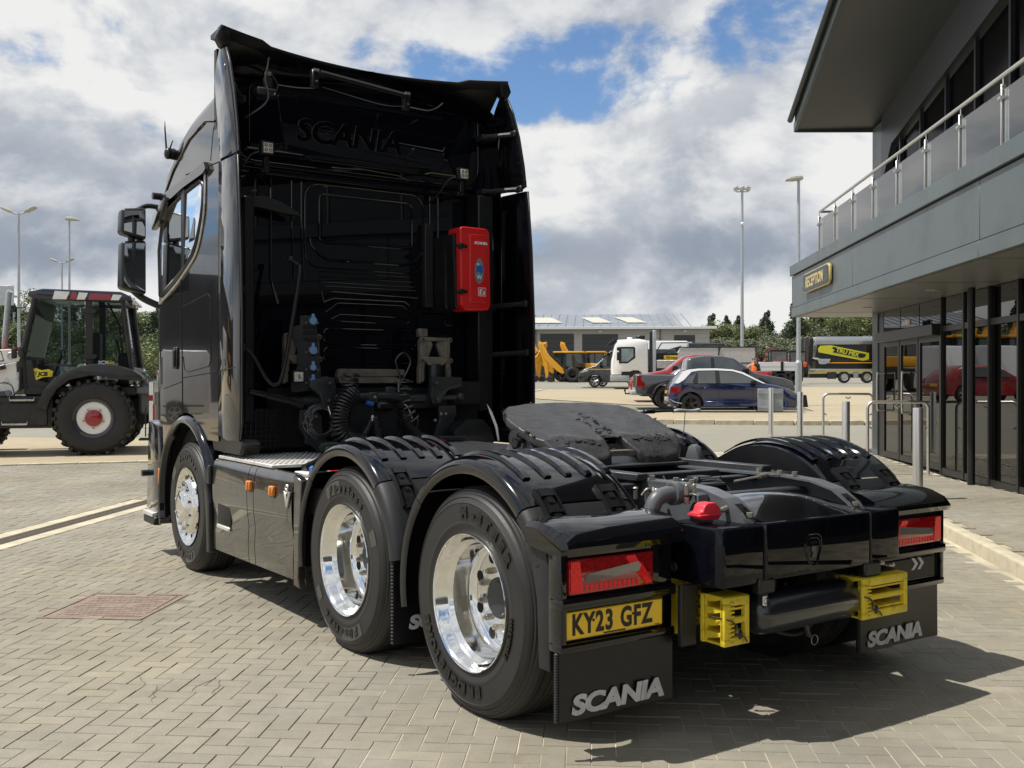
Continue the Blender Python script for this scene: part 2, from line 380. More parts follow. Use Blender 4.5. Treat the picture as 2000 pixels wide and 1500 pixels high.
def helix(path, rad, turns, n=10):
    """coil wound round a path"""
    P = smooth_path(path, 12); L_ = [0.0]
    for i in range(1, len(P)): L_.append(L_[-1]+(P[i]-P[i-1]).length)
    out = []; tot = int(turns*n); j = 0; nr = None
    for i in range(tot+1):
        d = L_[-1]*i/tot
        while j < len(P)-2 and L_[j+1] < d: j += 1
        u = (d-L_[j])/max(1e-9, L_[j+1]-L_[j]); p = P[j].lerp(P[j+1], u); t = (P[j+1]-P[j]).normalized()
        if nr is None: nr = t.orthogonal().normalized()
        nr = (nr-t*nr.dot(t)).normalized(); bn = t.cross(nr); a = 2*PI*i/n
        out.append(p+(nr*math.cos(a)+bn*math.sin(a))*rad)
    return out
HT = [(-200, 0), (12, 0), (24, .2), (60, 1.15), (95, 1.38), (130, 2.4), (400, 6), (3000, 12)]
def H(v):
    for (a, h0), (b, h1) in zip(HT, HT[1:]):
        if v <= b: return h0+(h1-h0)*max(0, v-a)/(b-a)
    return HT[-1][1]
# ================================================================== SETTING
def paving_mat(name, ca, cb, joint, sc, dirt=(0.12, 0.11, 0.09)):
    m = bpy.data.materials.new(name); m.use_nodes = True; nt = m.node_tree; b = nt.nodes['Principled BSDF']
    tcn = nt.nodes.new('ShaderNodeTexCoord')
    br = nt.nodes.new('ShaderNodeTexBrick'); br.inputs['Scale'].default_value = sc; br.inputs['Color1'].default_value = (*ca, 1)
    br.inputs['Color2'].default_value = (*cb, 1); br.inputs['Mortar'].default_value = (*joint, 1); br.inputs['Mortar Size'].default_value = 0.03
    br.inputs['Bias'].default_value = 0; br.inputs['Brick Width'].default_value = 0.5; br.inputs['Row Height'].default_value = 0.25
    nt.links.new(tcn.outputs['Object'], br.inputs[0])
    n = nt.nodes.new('ShaderNodeTexNoise'); n.inputs['Scale'].default_value = 0.35; n.inputs['Detail'].default_value = 8; nt.links.new(tcn.outputs['Object'], n.inputs[0])
    r = nt.nodes.new('ShaderNodeMapRange'); r.inputs[1].default_value = .42; r.inputs[2].default_value = .8; nt.links.new(n.outputs[0], r.inputs[0])
    x = nt.nodes.new('ShaderNodeMix'); x.data_type = 'RGBA'; nt.links.new(r.outputs[0], x.inputs[0]); nt.links.new(br.outputs[0], x.inputs[6]); x.inputs[7].default_value = (*dirt, 1)
    nt.links.new(x.outputs[2], b.inputs['Base Color']); b.inputs['Roughness'].default_value = 0.85
    return m
M['pave_far'] = paving_mat('grey_block_paving_far', (0.285, 0.27, 0.222), (0.25, 0.235, 0.19), (0.2, 0.185, 0.145), 2.5, (0.21, 0.20, 0.165))
M['pave_beige'] = paving_mat('buff_block_paving_far', (0.46, 0.38, 0.25), (0.38, 0.32, 0.22), (0.26, 0.22, 0.15), 2.5, (0.33, 0.28, 0.19))
M['sand'] = mat('jointing_sand', (0.42, 0.375, 0.28), 0.95, var=0.35, vscale=2.2, bump=0.2, bscale=200)
M['sand_d'] = mat('washed_out_joints', (0.25, 0.225, 0.17), 0.95, var=0.4, vscale=1.6)
M['kerb'] = mat('concrete_kerb', (0.50, 0.45, 0.33), 0.85, var=0.15, vscale=5, bump=0.2, bscale=150, dirt=(0.28, 0.25, 0.18), dscale=4, dlo=0.5, dhi=0.85)
M['line'] = mat('painted_line', (0.62, 0.57, 0.42), 0.8, var=0.2, vscale=30)
M['rust'] = mat('rusty_cast_iron', (0.235, 0.175, 0.140), 0.75, var=0.3, vscale=20, bump=0.3, bscale=120, dirt=(0.24, 0.20, 0.155), dscale=8)
M['grate'] = mat('cast_drain_grate', (0.10, 0.085, 0.065), 0.7, var=0.3, vscale=30)
M['void'] = mat('deep_gap', (0.012, 0.011, 0.01), 0.9)
def brickmat():
    m = bpy.data.materials.new('paving_block'); m.use_nodes = True; nt = m.node_tree; b = nt.nodes['Principled BSDF']
    A = nt.nodes.new('ShaderNodeAttribute'); A.attribute_name = 'tone'; O = nt.nodes.new('ShaderNodeObjectInfo')
    g = nt.nodes.new('ShaderNodeNewGeometry')
    ad = nt.nodes.new('ShaderNodeMath'); ad.operation = 'ADD'; nt.links.new(A.outputs['Fac'], ad.inputs[0]); nt.links.new(O.outputs['Random'], ad.inputs[1])
    fr = nt.nodes.new('ShaderNodeMath'); fr.operation = 'FRACT'; nt.links.new(ad.outputs[0], fr.inputs[0])
    rp = nt.nodes.new('ShaderNodeValToRGB'); nt.links.new(fr.outputs[0], rp.inputs[0]); e = rp.color_ramp.elements
    e[0].color = (0.246, 0.228, 0.178, 1); e[1].color = (0.292, 0.266, 0.204, 1); k = e.new(0.5); k.color = (0.260, 0.240, 0.188, 1)
    k = e.new(0.93); k.color = (0.275, 0.252, 0.195, 1)
    def nz(s, d, r=0.6):
        n = nt.nodes.new('ShaderNodeTexNoise'); n.inputs['Scale'].default_value = s; n.inputs['Detail'].default_value = d; n.inputs['Roughness'].default_value = r
        nt.links.new(g.outputs['Position'], n.inputs['Vector']); return n.outputs[0]
    def mr(v, a, b_, c, d):
        n = nt.nodes.new('ShaderNodeMapRange'); n.inputs[1].default_value = a; n.inputs[2].default_value = b_; n.inputs[3].default_value = c; n.inputs[4].default_value = d
        nt.links.new(v, n.inputs[0]); return n.outputs[0]
    m1 = nt.nodes.new('ShaderNodeMath'); m1.operation = 'MULTIPLY'; nt.links.new(mr(nz(0.7, 8), .3, .75, .76, 1.20), m1.inputs[0]); nt.links.new(mr(nz(160, 3), .3, .7, .86, 1.16), m1.inputs[1])
    m2 = nt.nodes.new('ShaderNodeMath'); m2.operation = 'MULTIPLY'; nt.links.new(m1.outputs[0], m2.inputs[0]); nt.links.new(mr(nz(9, 5), .3, .7, .9, 1.08), m2.inputs[1])
    v = nt.nodes.new('ShaderNodeTexVoronoi'); v.inputs['Scale'].default_value = 70; nt.links.new(g.outputs['Position'], v.inputs['Vector'])
    sp = mr(v.outputs['Distance'], .0, .16, 1.45, 1.0)
    m3 = nt.nodes.new('ShaderNodeMath'); m3.operation = 'MULTIPLY'; nt.links.new(m2.outputs[0], m3.inputs[0]); nt.links.new(sp, m3.inputs[1])
    st = nt.nodes.new('ShaderNodeMath'); st.operation = 'MULTIPLY'; nt.links.new(m3.outputs[0], st.inputs[0]); nt.links.new(mr(nz(2.3, 9, .7), .60, .72, 1.0, .72), st.inputs[1])
    hs = nt.nodes.new('ShaderNodeHueSaturation'); nt.links.new(rp.outputs[0], hs.inputs['Color']); nt.links.new(st.outputs[0], hs.inputs['Value']); nt.links.new(mr(nz(.45, 4), .35, .65, .75, 1.2), hs.inputs['Saturation'])
    nt.links.new(hs.outputs[0], b.inputs['Base Color']); b.inputs['Roughness'].default_value = 0.82
    bn = nt.nodes.new('ShaderNodeBump'); bn.inputs['Strength'].default_value = 0.35; bn.inputs['Distance'].default_value = 0.006
    nt.links.new(nz(210, 4), bn.inputs['Height']); nt.links.new(bn.outputs[0], b.inputs['Normal']); return m
M['brick'] = brickmat()
# ground: one sheet that reaches the horizon and climbs gently away from the truck
vs = [-300, -60, -8, 0, 12, 18, 24, 36, 48, 60, 78, 95, 112, 130, 200, 400, 1500]; us = [-1200, -200, -60, -20, 0, 20, 60, 200, 1200]
g = MB(); vv = [(u, v, H(v)-0.012) for v in vs for u in us]; nu = len(us)
ff = [(j*nu+i, j*nu+i+1, (j+1)*nu+i+1, (j+1)*nu+i) for j in range(len(vs)-1) for i in range(nu-1)]
g.add(vv, ff, 'pave_far'); ground = struct(g, 'ground')
def sheet(name, poly, mt, dz, kind='structure', parent=None):
    """flat area following the slope: cut poly (convex) into strips along v"""
    bm = bmesh.new(); f = bm.faces.new([bm.verts.new((p[0], p[1], 0)) for p in poly])
    for hv, _ in HT[1:-2]:
        bmesh.ops.bisect_plane(bm, geom=bm.verts[:]+bm.edges[:]+bm.faces[:], plane_co=(0, hv, 0), plane_no=(0, 1, 0))
    for v in bm.verts: v.co.z = H(v.co.y)+dz
    bmesh.ops.recalc_face_normals(bm, faces=bm.faces[:])
    if bm.faces and sum(f.normal.z for f in bm.faces) < 0: bmesh.ops.reverse_faces(bm, faces=bm.faces[:])
    mb = MB(); mb.frombm(bm, mt); o = mb.build(name, parent, 0)
    if parent is None: tag(o, kind=kind)
    return o
# ---------------- paving blocks
def kerb_u(v):
    T_ = [(-5, 3.05), (6, 3.12), (8, 3.25), (10.4, 3.40), (13, 3.58), (17, 3.72), (22, 3.7), (27, 3.7)]
    for (a, b), (c, d) in zip(T_, T_[1:]):
        if v <= c: return b+(d-b)*(v-a)/(c-a)
    return T_[-1][1]
def kf(v): return 1.0 if v < 12.5 else max(0.06, 1-(v-12.5)/3.2*.94)
def near_line(u): return 16.55+(u+9.98)*0.357 if u < -5.2 else 18.2+(u+5.2)*0.1     # kerb towards the loader
def herring(u0, u1, v0, v1, keep, zoff, j=0.004):
    out = []
    for x in range(int(u0*10), int(u1*10)):
        for y in range(int(v0*10), int(v1*10)):
            k_ = (x-y) % 4
            if k_ == 0: a = (x*.1, y*.1, .2, .1)
            elif k_ == 3: a = (x*.1, y*.1, .1, .2)
            else: continue
            cx, cy = a[0]+a[2]/2, a[1]+a[3]/2
            if keep(cx, cy): out.append((a, cx, cy))
    return out
def inview(u, v, m=0.56): 
    k_ = math.atan2(u, v)+0.0776
    return v > 2.1 and abs(k_) < 0.66
MH = lambda u, v: -3.55 < u < -2.80 and 6.22 < v < 7.0
DR = lambda u, v: -5.80 < u < -5.22
def keepb(u, v): return inview(u, v) and u < kerb_u(v)-0.10 and v < min(near_line(u), 19) and not MH(u, v) and not DR(u, v)
allb = herring(-11, 4, 2, 19, keepb, 0)
allb.sort(key=lambda t: t[2]+0.12*abs(t[1])+(0 if t[2] > 3.75 and abs(math.atan2(t[1], t[2])+.0776) < .47 else 50))
def block_mesh(w_, d_):
    g_ = 0.0018; c = 0.0020; zt = 0.0; zb = -0.012
    x0, x1, y0, y1 = -w_/2+g_, w_/2-g_, -d_/2+g_, d_/2-g_
    v = [(x0+c, y0+c, zt), (x1-c, y0+c, zt), (x1-c, y1-c, zt), (x0+c, y1-c, zt), (x0, y0, zt-.004), (x1, y0, zt-.004), (x1, y1, zt-.004), (x0, y1, zt-.004),
         (x0, y0, zb), (x1, y0, zb), (x1, y1, zb), (x0, y1, zb)]
    f = [(0, 1, 2, 3)]+[(4+i, 4+(i+1) % 4, (i+1) % 4, i) for i in range(4)]+[(8+i, 8+(i+1) % 4, 4+(i+1) % 4, 4+i) for i in range(4)]
    return v, f
def single(w_, d_):
    v, f = block_mesh(w_, d_); me = bpy.data.meshes.new('paving_block'); me.from_pydata(v, [], f); me.materials.append(M['brick'])
    a = me.attributes.new('tone', 'FLOAT', 'FACE'); a.data.foreach_set('value', [0.0]*len(f)); me.update(); return me
mh_, mv_ = single(.2, .1), single(.1, .2)
rng = random.Random(3)
for (a, cx, cy) in allb[:300]:
    o = bpy.data.objects.new('paving_block', mh_ if a[2] > .15 else mv_); C.objects.link(o); o.parent = ground
    o.location = (cx, cy, H(cy)+rng.uniform(-.0015, .0015)); o.rotation_euler = (rng.gauss(0, .004), rng.gauss(0, .004), rng.gauss(0, .004))
def block_field(name, blocks, z0, parent, tonef=lambda u, v: 0.0):
    V_ = []; F_ = []; T_ = []
    for (a, cx, cy) in blocks:
        v, f = block_mesh(a[2], a[3]); o_ = len(V_); dz = rng.uniform(-.0015, .0015); tx, ty, tr = rng.gauss(0, .005), rng.gauss(0, .005), rng.gauss(0, .005)
        for p in v: V_.append((cx+p[0]-p[1]*tr, cy+p[1]+p[0]*tr, z0*kf(cy)+H(cy)+p[2]+dz+p[0]*tx+p[1]*ty))
        for q in f: F_.append([o_+i for i in q])
        T_ += [rng.random()]*len(f)
    me = bpy.data.meshes.new(name); me.from_pydata(V_, [], F_); me.materials.append(M['brick'])
    a = me.attributes.new('tone', 'FLOAT', 'FACE'); a.data.foreach_set('value', T_); me.update()
    o = bpy.data.objects.new(name, me); C.objects.link(o); o.parent = parent; o['kind'] = 'stuff'; return o
block_field('paving_blocks', allb[300:], 0, ground)
sheet('jointing_sand', [(-11.3, 2), (-.75, 2), (-2.4, 20), (-11.3, 20)], 'sand_d', -0.0044, parent=ground); sheet('jointing_sand', [(-.75, 2), (3.3, 2), (3.7, 20), (-2.4, 20)], 'sand', -0.0032, parent=ground)
sheet('jointing_sand', [(-11.3, 2), (3.3, 2), (3.7, 20), (-11.3, 20)], 'sand_d', -0.0085, parent=ground)
# crazed, sunken joints where a block has cracked
ck = MB(); 
for (u, v, l, a) in ((-2.05, 4.62, .30, 1.9), (-1.95, 4.82, .22, 1.3), (-1.80, 4.74, .26, 1.8), (-2.2, 4.9, .18, 2.2)):
    pth = []; 
    for i in range(7):
        t = i/6; pth.append((u+math.cos(a)*l*t+rng.gauss(0, .006), v+math.sin(a)*l*t+rng.gauss(0, .006), H(v)+.0012))
    ck.tube(pth, 0.0012, 'grate', 4)
ck.build('crack', ground, 0)
# ---------------- drain channel
dr = bpy.data.objects.new('drain_channel', None); C.objects.link(dr); dr['kind'] = 'structure'
for (u0, u1) in ((-5.78, -5.62), (-5.40, -5.24)):
    v = 7.0
    while v < 17.6:
        b = MB(); b.box((u0, u1), (v+.006, v+.994), (H(v)-.011, H(v)+.004), 'kerb', .004, 1); b.build('channel_edge', dr, 0); v += 1.0
b = MB(); b.box((-5.62, -5.40), (7, 17.6), (-.011, -.0075), 'void'); b.build('channel_bed', dr, 0)
gb = MB(); v = 7.0
while v < 17.6:
    gb.box((-5.605, -5.415), (v+.008, v+.028), (H(v)-.0072, H(v)-.001), 'grate'); v += .04
gb.box((-5.615, -5.60), (7, 17.6), (-.0072, .000), 'grate'); gb.box((-5.42, -5.405), (7, 17.6), (-.0072, .000), 'grate'); gb.box((-5.517, -5.503), (7, 17.6), (-.0072, -.0005), 'grate')
tag(gb.build('grate_bars', dr, 0), kind='stuff')
# ---------------- manhole cover
mc = thing('manhole_cover', (0, 0, 0), 0, 'rusty brown square cast iron manhole cover set in the paving left of the truck', 'manhole cover')
b = MB(); b.prism([(-3.46, 6.27), (-2.86, 6.32), (-2.89, 6.95), (-3.49, 6.90)], 'z', -.011, .000, 'rust', .003, 1); b.build('cover_plate', mc)
b = MB()
for i in range(15):
    for j in range(11):
        u = -3.43+i*.037+(.018 if j % 2 else 0); v = 6.32+j*.054
        if u < -2.93 and not (6.55 < v < 6.66 and -3.3 < u < -3.05): b.box((u, u+.026), (v, v+.022), (0, .0022), 'rust')
tag(b.build('raised_studs', mc, 0), kind='stuff')
b = MB()
for s_ in ((-3.52, -3.49), (-2.86, -2.83)): b.box(s_, (6.24, 6.98), (-.011, .001), 'rust')
b.box((-3.52, -2.83), (6.225, 6.255), (-.011, .0012), 'rust'); b.box((-3.52, -2.83), (6.965, 6.99), (-.011, .0012), 'rust'); b.build('cover_frame', mc, 0)
# ---------------- right-hand pavement and kerb
pv = [(kerb_u(v), v) for v in (-6, 6, 8, 10.4, 12.5, 13, 14, 15, 15.7, 17, 19.5)]
mbp = MB()
for (u0, v0), (u1, v1) in zip(pv, pv[1:]):
    vsd = [v0]+[h for h, _ in HT if v0 < h < v1]+[v1]
    for a, b_ in zip(vsd, vsd[1:]):
        ua = u0+(u1-u0)*(a-v0)/(v1-v0); ub = u0+(u1-u0)*(b_-v0)/(v1-v0)
        mbp.add([(ua+.12, a, H(a)+.12*kf(a)-.012), (14, a, H(a)+.12*kf(a)-.012), (14, b_, H(b_)+.12*kf(b_)-.012), (ub+.12, b_, H(b_)+.12*kf(b_)-.012)], [(0, 1, 2, 3)], 'sand')
pavement = struct(mbp, 'pavement')
def keepp(u, v): return inview(u, v) and kerb_u(v)+.17 < u < 5.22 and v < 19.4
block_field('paving_blocks', herring(3, 5.4, 7, 21, keepp, 0), .12, pavement)
kb = bpy.data.objects.new('kerb', None); C.objects.link(kb); kb['kind'] = 'structure'
v = 5.2
while v < 16.5:
    u0, u1 = kerb_u(v), kerb_u(v+.9); a = math.atan2(u1-u0, .9)
    b = MB(); b.box((-.0, .125), (.004, .896), (-.13, .125), 'kerb', .022, 3)
    o = b.build('kerb_stone', kb); o.location = (u0, v, H(v)+.12*(kf(v)-1)); o.rotation_euler = (math.atan2(H(v+.9)-H(v)+.12*(kf(v+.9)-kf(v)), .9), 0, -a); v += .9
# far kerbed islands, parking bays
sheet('island', [(1.2, 28.9), (5.5, 28.4), (9, 29.0), (22, 32.0), (22, 33.2), (1.2, 33.2)], 'pave_beige', .10)
sheet('parking_apron', [(7.4, 34.5), (30, 36), (30, 60), (9, 60)], 'pave_beige', .012)
sheet('parking_apron', [(-3.4, 47), (-2.2, 44), (1.6, 39), (3.2, 39), (3.4, 56), (-2.4, 56)], 'pave_beige', .012)
kb2 = bpy.data.objects.new('island_kerb', None); C.objects.link(kb2); kb2['kind'] = 'structure'
path = [(1.2, 28.9), (3.4, 28.6), (5.5, 28.4), (7.4, 28.6), (9, 29.0), (12, 30.0), (16, 31.3), (22, 32)]
for (a, b_), (c, d) in zip(path, path[1:]):
    n = max(1, int(math.hypot(c-a, d-b_)/.9))
    for i in range(n):
        p = (a+(c-a)*i/n, b_+(d-b_)*i/n); q = (a+(c-a)*(i+1)/n, b_+(d-b_)*(i+1)/n); l = math.hypot(q[0]-p[0], q[1]-p[1])
        b = MB(); b.box((.006, l-.006), (-.13, 0), (-.1, .115), 'kerb', .015, 1); o = b.build('kerb_stone', kb2)
        o.location = (p[0], p[1], H(p[1])); o.rotation_euler = (0, 0, math.atan2(q[1]-p[1], q[0]-p[0]))
# buff yard beyond the kerb on the left, with its kerb line and bay lines
sheet('yard', [(-60, -1.3+0.0), (-40, 5.8), (-9.98, 16.6), (-5.2, 18.3), (1.0, 19.2), (1.0, 22.3), (-60, 25)], 'pave_beige', .006)
kb3 = bpy.data.objects.new('yard_kerb', None); C.objects.link(kb3); kb3['kind'] = 'structure'
p = Vector((-16, 14.4)); e_ = Vector((-5.2, 18.25)); n = 12
for i in range(n):
    a = p.lerp(e_, i/n); b_ = p.lerp(e_, (i+1)/n); l = (b_-a).length
    b = MB(); b.box((.006, l-.006), (-.10, .02), (-.05, .03), 'kerb', .01, 1); o = b.build('kerb_stone', kb3)
    o.location = (a.x, a.y, H(a.y)); o.rotation_euler = (0, 0, math.atan2(b_.y-a.y, b_.x-a.x))
lines = [[(-40, 26.4), (-2, 26.6), (-2, 26.72), (-40, 26.52)], [(9.2, 24.6), (9.32, 24.6), (13.8, 29), (13.65, 29)], [(7.8, 25.6), (11, 27.9), (10.9, 28.0), (7.7, 25.72)],
         [(-4.6, 44), (-4.4, 44), (-2.6, 56), (-2.8, 56)], [(3.2, 30.6), (9.4, 30.6), (9.4, 30.7), (3.2, 30.7)], [(11.5, 36.2), (11.65, 36.2), (14.6, 42), (14.4, 42)]]
for ln in lines: sheet('bay_line', ln, 'line', .016 if ln[0][1] != 30.6 else .106)
# ================================================================== RECEPTION BUILDING
M['clad'] = mat('grey_metal_cladding', (0.090, 0.113, 0.119), 0.42, coat=0.15, var=0.05, vscale=1.2, dirt=(0.078, 0.096, 0.098), dscale=1.3, dlo=0.5, dhi=0.9, wave=0.02, wscale=0.8)
M['clad_d'] = mat('dark_grey_metal', (0.040, 0.046, 0.048), 0.4, var=0.06, vscale=1.5)
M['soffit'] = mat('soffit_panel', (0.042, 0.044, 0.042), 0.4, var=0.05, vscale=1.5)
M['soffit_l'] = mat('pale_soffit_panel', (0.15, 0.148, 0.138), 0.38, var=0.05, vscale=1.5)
M['mull'] = mat('black_window_frame', (0.012, 0.013, 0.014), 0.35)
M['dkglass'] = glassmat('tinted_glazing', (0.10, 0.095, 0.08), 0.55, diffuse=(.006, .006, .005))
M['dkglass2'] = mat('dark_upper_glazing', (0.002, 0.002, 0.003), 0.15, spec=0.04)
M['clrglass'] = glassmat('balustrade_glass', (0.86, 0.91, 0.91), 0.09, diffuse=(0.5, 0.55, 0.55))
M['inner'] = mat('dark_interior', (0.03, 0.027, 0.02), 0.7, var=0.3, vscale=2)
M['gold'] = mat('gold_lettering', (0.62, 0.50, 0.20), 0.35, metal=0.2)
bd = thing('reception_building', (0, 0, 0), 0, 'two storey grey clad reception building with glass balcony and dark glazing right of the truck', 'building')
GU = 5.3; VE = 19.8; VN = -3.0
# fascia band with its panels, one by one
fb = MB(); fb.box((4.06, 9.5), (VN, 20.74), (2.80, 3.60), 'clad_d'); fb.build('fascia_frame', bd, 0)
sv = [20.8, 16.05, 10.9, 5.75, .6, VN]
for a, b_ in zip(sv, sv[1:]):
    b = MB(); b.box((4.0, 4.05), (b_+.006, a-.006), (2.965, 3.585), 'clad', .004, 1); b.build('cladding_panel', bd)
    b = MB(); b.box((3.985, 4.05), (b_+.002, a-.002), (2.78, 2.955), 'clad', .004, 1); b.build('trim_panel', bd)
b = MB(); b.box((4.0, 9.5), (20.75, 20.80), (2.80, 3.585), 'clad', .003, 1); b.build('cladding_panel', bd)
b = MB(); b.box((3.96, 9.5), (VN, 20.84), (3.60, 3.80), 'clad', .006, 1); b.build('parapet_cap', bd)
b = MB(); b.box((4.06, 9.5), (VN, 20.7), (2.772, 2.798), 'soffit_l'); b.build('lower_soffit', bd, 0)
b = MB()
for v in (19.2, 16.05, 13.5, 10.9, 8.3): b.box((4.06, 5.3), (v-.004, v+.004), (2.7695, 2.772), 'void')
b.build('soffit_joint', bd, 0)
for v in (18.0, 14.6, 11.2, 7.8):
    b = MB(); b.lathe([(0, .085), (-.008, .085), (-.010, .07), (-.003, .055), (-.003, 0)], 'z', (4.72, v, 2.772), 'alu', 20); b.build('downlight', bd)
# sign
sg = MB(); zc_ = 3.30
pts = [(17.32, 3.44), (17.30, 3.20), (17.42, 3.13), (19.26, 3.13), (19.40, 3.16), (19.32, 3.29), (19.40, 3.45), (19.26, 3.48), (17.42, 3.48)]
sg = MB(); sg.prism([(p[0], p[1]) for p in pts], 'x', 3.93, 3.98, 'gold', .006, 1)
s1 = sg.build('sign_board', bd, label='dark sign with gold rim reading RECEPTION')
cx, cy = 18.35, 3.305
b = MB(); b.prism([(cx+(p[0]-cx)*.975, cy+(p[1]-cy)*.88) for p in pts], 'x', 3.918, 3.93, 'clad_d'); b.build('sign_face', s1)
b = MB(); text(b, 'RECEPTION', 'gold', frame((3.917, 19.12, 3.215), (0, -1, 0), (0, 0, 1)), .265, .004, .007, .18, sx=1.02); b.build('sign_lettering', s1)
# balcony floor, balustrade
post_v = [19.0-1.19*i for i in range(17)]
for v in post_v:
    b = MB(); b.box((4.12, 4.17), (v-.012, v+.012), (3.80, 4.50), 'stainless', .004, 1); b.tube([(4.145, v, 4.5), (4.145, v, 4.57)], .008, 'stainless', 8)
    b.tube([(4.12, v-.04, 4.36), (4.12, v+.04, 4.36)], .022, 'stainless', 8); b.build('baluster', bd)
for a, b_ in zip(post_v, post_v[1:]):
    b = MB(); b.box((4.14, 4.152), (b_+.03, a-.03), (3.84, 4.44), 'clrglass'); b.build('glass_pane', bd, 0)
for u0, u1 in ((4.2, 5.2),):
    b = MB(); b.box((u0, u1), (18.99, 19.002), (3.84, 4.44), 'clrglass'); b.build('glass_pane', bd, 0)
b = MB(); b.tube([(4.145, VN, 4.59), (4.145, 18.97, 4.59), (4.19, 19.0, 4.59), (5.3, 19.0, 4.59)], .024, 'stainless', 12); b.build('handrail', bd)
# upper storey
def zw(v): return 6.28+(VE-v)*.152            # roof line at the wall
def ze(v): return 6.28+(VE-v)*.31             # roof line at the eave
b = MB(); b.box((GU, GU+.5), (19.2, VE), (3.8, 6.27), 'clad', .004, 1); b.build('corner_pier', bd)
b = MB(); b.prism([(19.2, zw(19.2)), (-3, zw(-3)), (-3, zw(-3)-.62), (18.6, 5.72), (19.2, 5.10)], 'x', GU, GU+.2, 'clad_d'); b.build('sloping_beam', bd, 0)
b = MB(); b.prism([(19.2, 5.2), (18.65, 5.66), (-3, zw(-3)-.66), (-3, 3.8), (19.2, 3.8)], 'x', GU+.12, GU+.16, 'dkglass2'); b.build('upper_glazing', bd, 0)
for v in (18.3, 17.2, 16.0, 14.8, 13.6, 12.4, 11.2, 10.0):
    b = MB(); b.box((GU+.06, GU+.12), (v-.03, v+.03), (3.8, zw(v)-.60), 'mull'); b.build('mullion', bd, 0)
b = MB(); b.prism([(19.2, 4.75), (-3, 6.9), (-3, 6.82), (19.2, 4.67)], 'x', GU+.08, GU+.119, 'mull'); b.build('sloping_transom', bd, 0)
rf = MB(); UE = 3.86
def ruled(mb, z_off_e, z_off_w, mt, ue=UE, uw=9.5, n=14):
    vs_ = []; 
    for i in range(n+1):
        v = VE-(VE-VN)*i/n; vs_ += [(ue, v, ze(v)+z_off_e), (GU, v, zw(v)+z_off_w), (uw, v, zw(v)+z_off_w-.3)]
    mb.add(vs_, [(3*i+k_, 3*i+k_+1, 3*i+k_+4, 3*i+k_+3) for i in range(n) for k_ in range(2)], mt)
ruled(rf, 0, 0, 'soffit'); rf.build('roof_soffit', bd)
rt = MB(); ruled(rt, .30, .45, 'clad'); rt.build('roof', bd)
ev = MB(); ev.add([(UE-.02, VE+.02, ze(VE)-.03), (UE-.02, VN, ze(VN)-.03), (UE-.02, VN, ze(VN)+.12), (UE-.02, VE+.02, ze(VE)+.12), (UE+.04, VE+.02, ze(VE)-.03), (UE+.04, VN, ze(VN)-.03)], [(0, 1, 2, 3), (0, 4, 5, 1)], 'clad'); ev.build('eave_trim', bd, 0)
gt = MB(); gt.tube([(UE-.08, VE+.06, ze(VE)+.20), (UE-.08, VN, ze(VN)+.20)], .055, 'clad_d', 10); gt.build('gutter', bd)
ee = MB(); ee.prism([(UE, 6.24), (9.5, 6.14), (9.5, 6.7), (GU, 6.75), (UE, 6.58)], 'y', VE, VE+.03, 'clad_d'); ee.build('verge_trim', bd, 0)
# ground floor glazing
b = MB(); b.box((GU, GU+.45), (19.45, VE), (0.1, 2.771), 'clad', .004, 1); b.build('corner_column', bd)
b = MB(); b.box((GU+.02, GU+.4), (19.12, 19.44), (0.1, 2.771), 'mull'); b.build('door_jamb', bd, 0)
gv = [15.93-.935*i for i in range(20)]
for v in gv:
    b = MB(); b.box((GU-.03, GU+.07), (v-.025, v+.025), (0.1, 2.771), 'mull', .003, 1); b.build('mullion', bd, 0)
for a, b_ in zip(gv, gv[1:]):
    b = MB(); b.box((GU+.01, GU+.02), (b_+.026, a-.026), (0.2, 2.24), 'dkglass'); b.build('window_pane', bd, 0)
    b = MB(); b.box((GU+.01, GU+.02), (b_+.026, a-.026), (2.34, 2.76), 'dkglass'); b.build('window_pane', bd, 0)
b = MB(); b.box((GU-.02, GU+.06), (VN, 15.9), (2.25, 2.335), 'mull'); b.box((GU-.02, GU+.06), (VN, 15.9), (0.1, 0.195), 'mull'); b.build('transom', bd, 0)
b = MB(); b.tube([(5.14, 14.3, .1), (5.14, 14.3, 2.772)], .05, 'mull', 14); b.build('round_post', bd)
dh = MB(); dh.box((GU-.14, GU+.1), (15.98, 19.1), (2.20, 2.38), 'mull', .01, 1); dh.box((GU-.16, GU-.13), (17.0, 17.4), (2.42, 2.50), 'alu'); dh.build('door_head', bd)
for i, (a, b_) in enumerate(((19.08, 18.12), (18.08, 17.1), (17.06, 16.0))):
    d = MB(); d.box((GU, GU+.05), (b_, b_+.07), (.14, 2.2), 'mull'); d.box((GU, GU+.05), (a-.07, a), (.14, 2.2), 'mull'); d.box((GU, GU+.05), (b_+.07, a-.07), (2.12, 2.2), 'mull'); d.box((GU, GU+.05), (b_+.07, a-.07), (.14, .24), 'mull')
    do = d.build('door', bd, 0)
    p = MB(); p.box((GU+.02, GU+.03), (b_+.07, a-.07), (.24, 2.12), 'dkglass'); p.build('door_glass', do, 0)
    if i < 2:
        hv = b_+.86 if i == 0 else b_+.40
        h = MB(); h.tube(smooth_path([(GU, hv, .98), (GU-.10, hv, .98), (GU-.13, hv, 1.03), (GU-.13, hv, 1.60), (GU-.10, hv, 1.65), (GU, hv, 1.65)], 4), .017, 'stainless', 10); h.build('door_handle', do)
for a, b_ in ((19.08, 18.12), (18.08, 17.1), (17.06, 16.0)):
    b = MB(); b.box((GU+.02, GU+.03), (b_, a), (2.39, 2.765), 'dkglass'); b.build('window_pane', bd, 0)
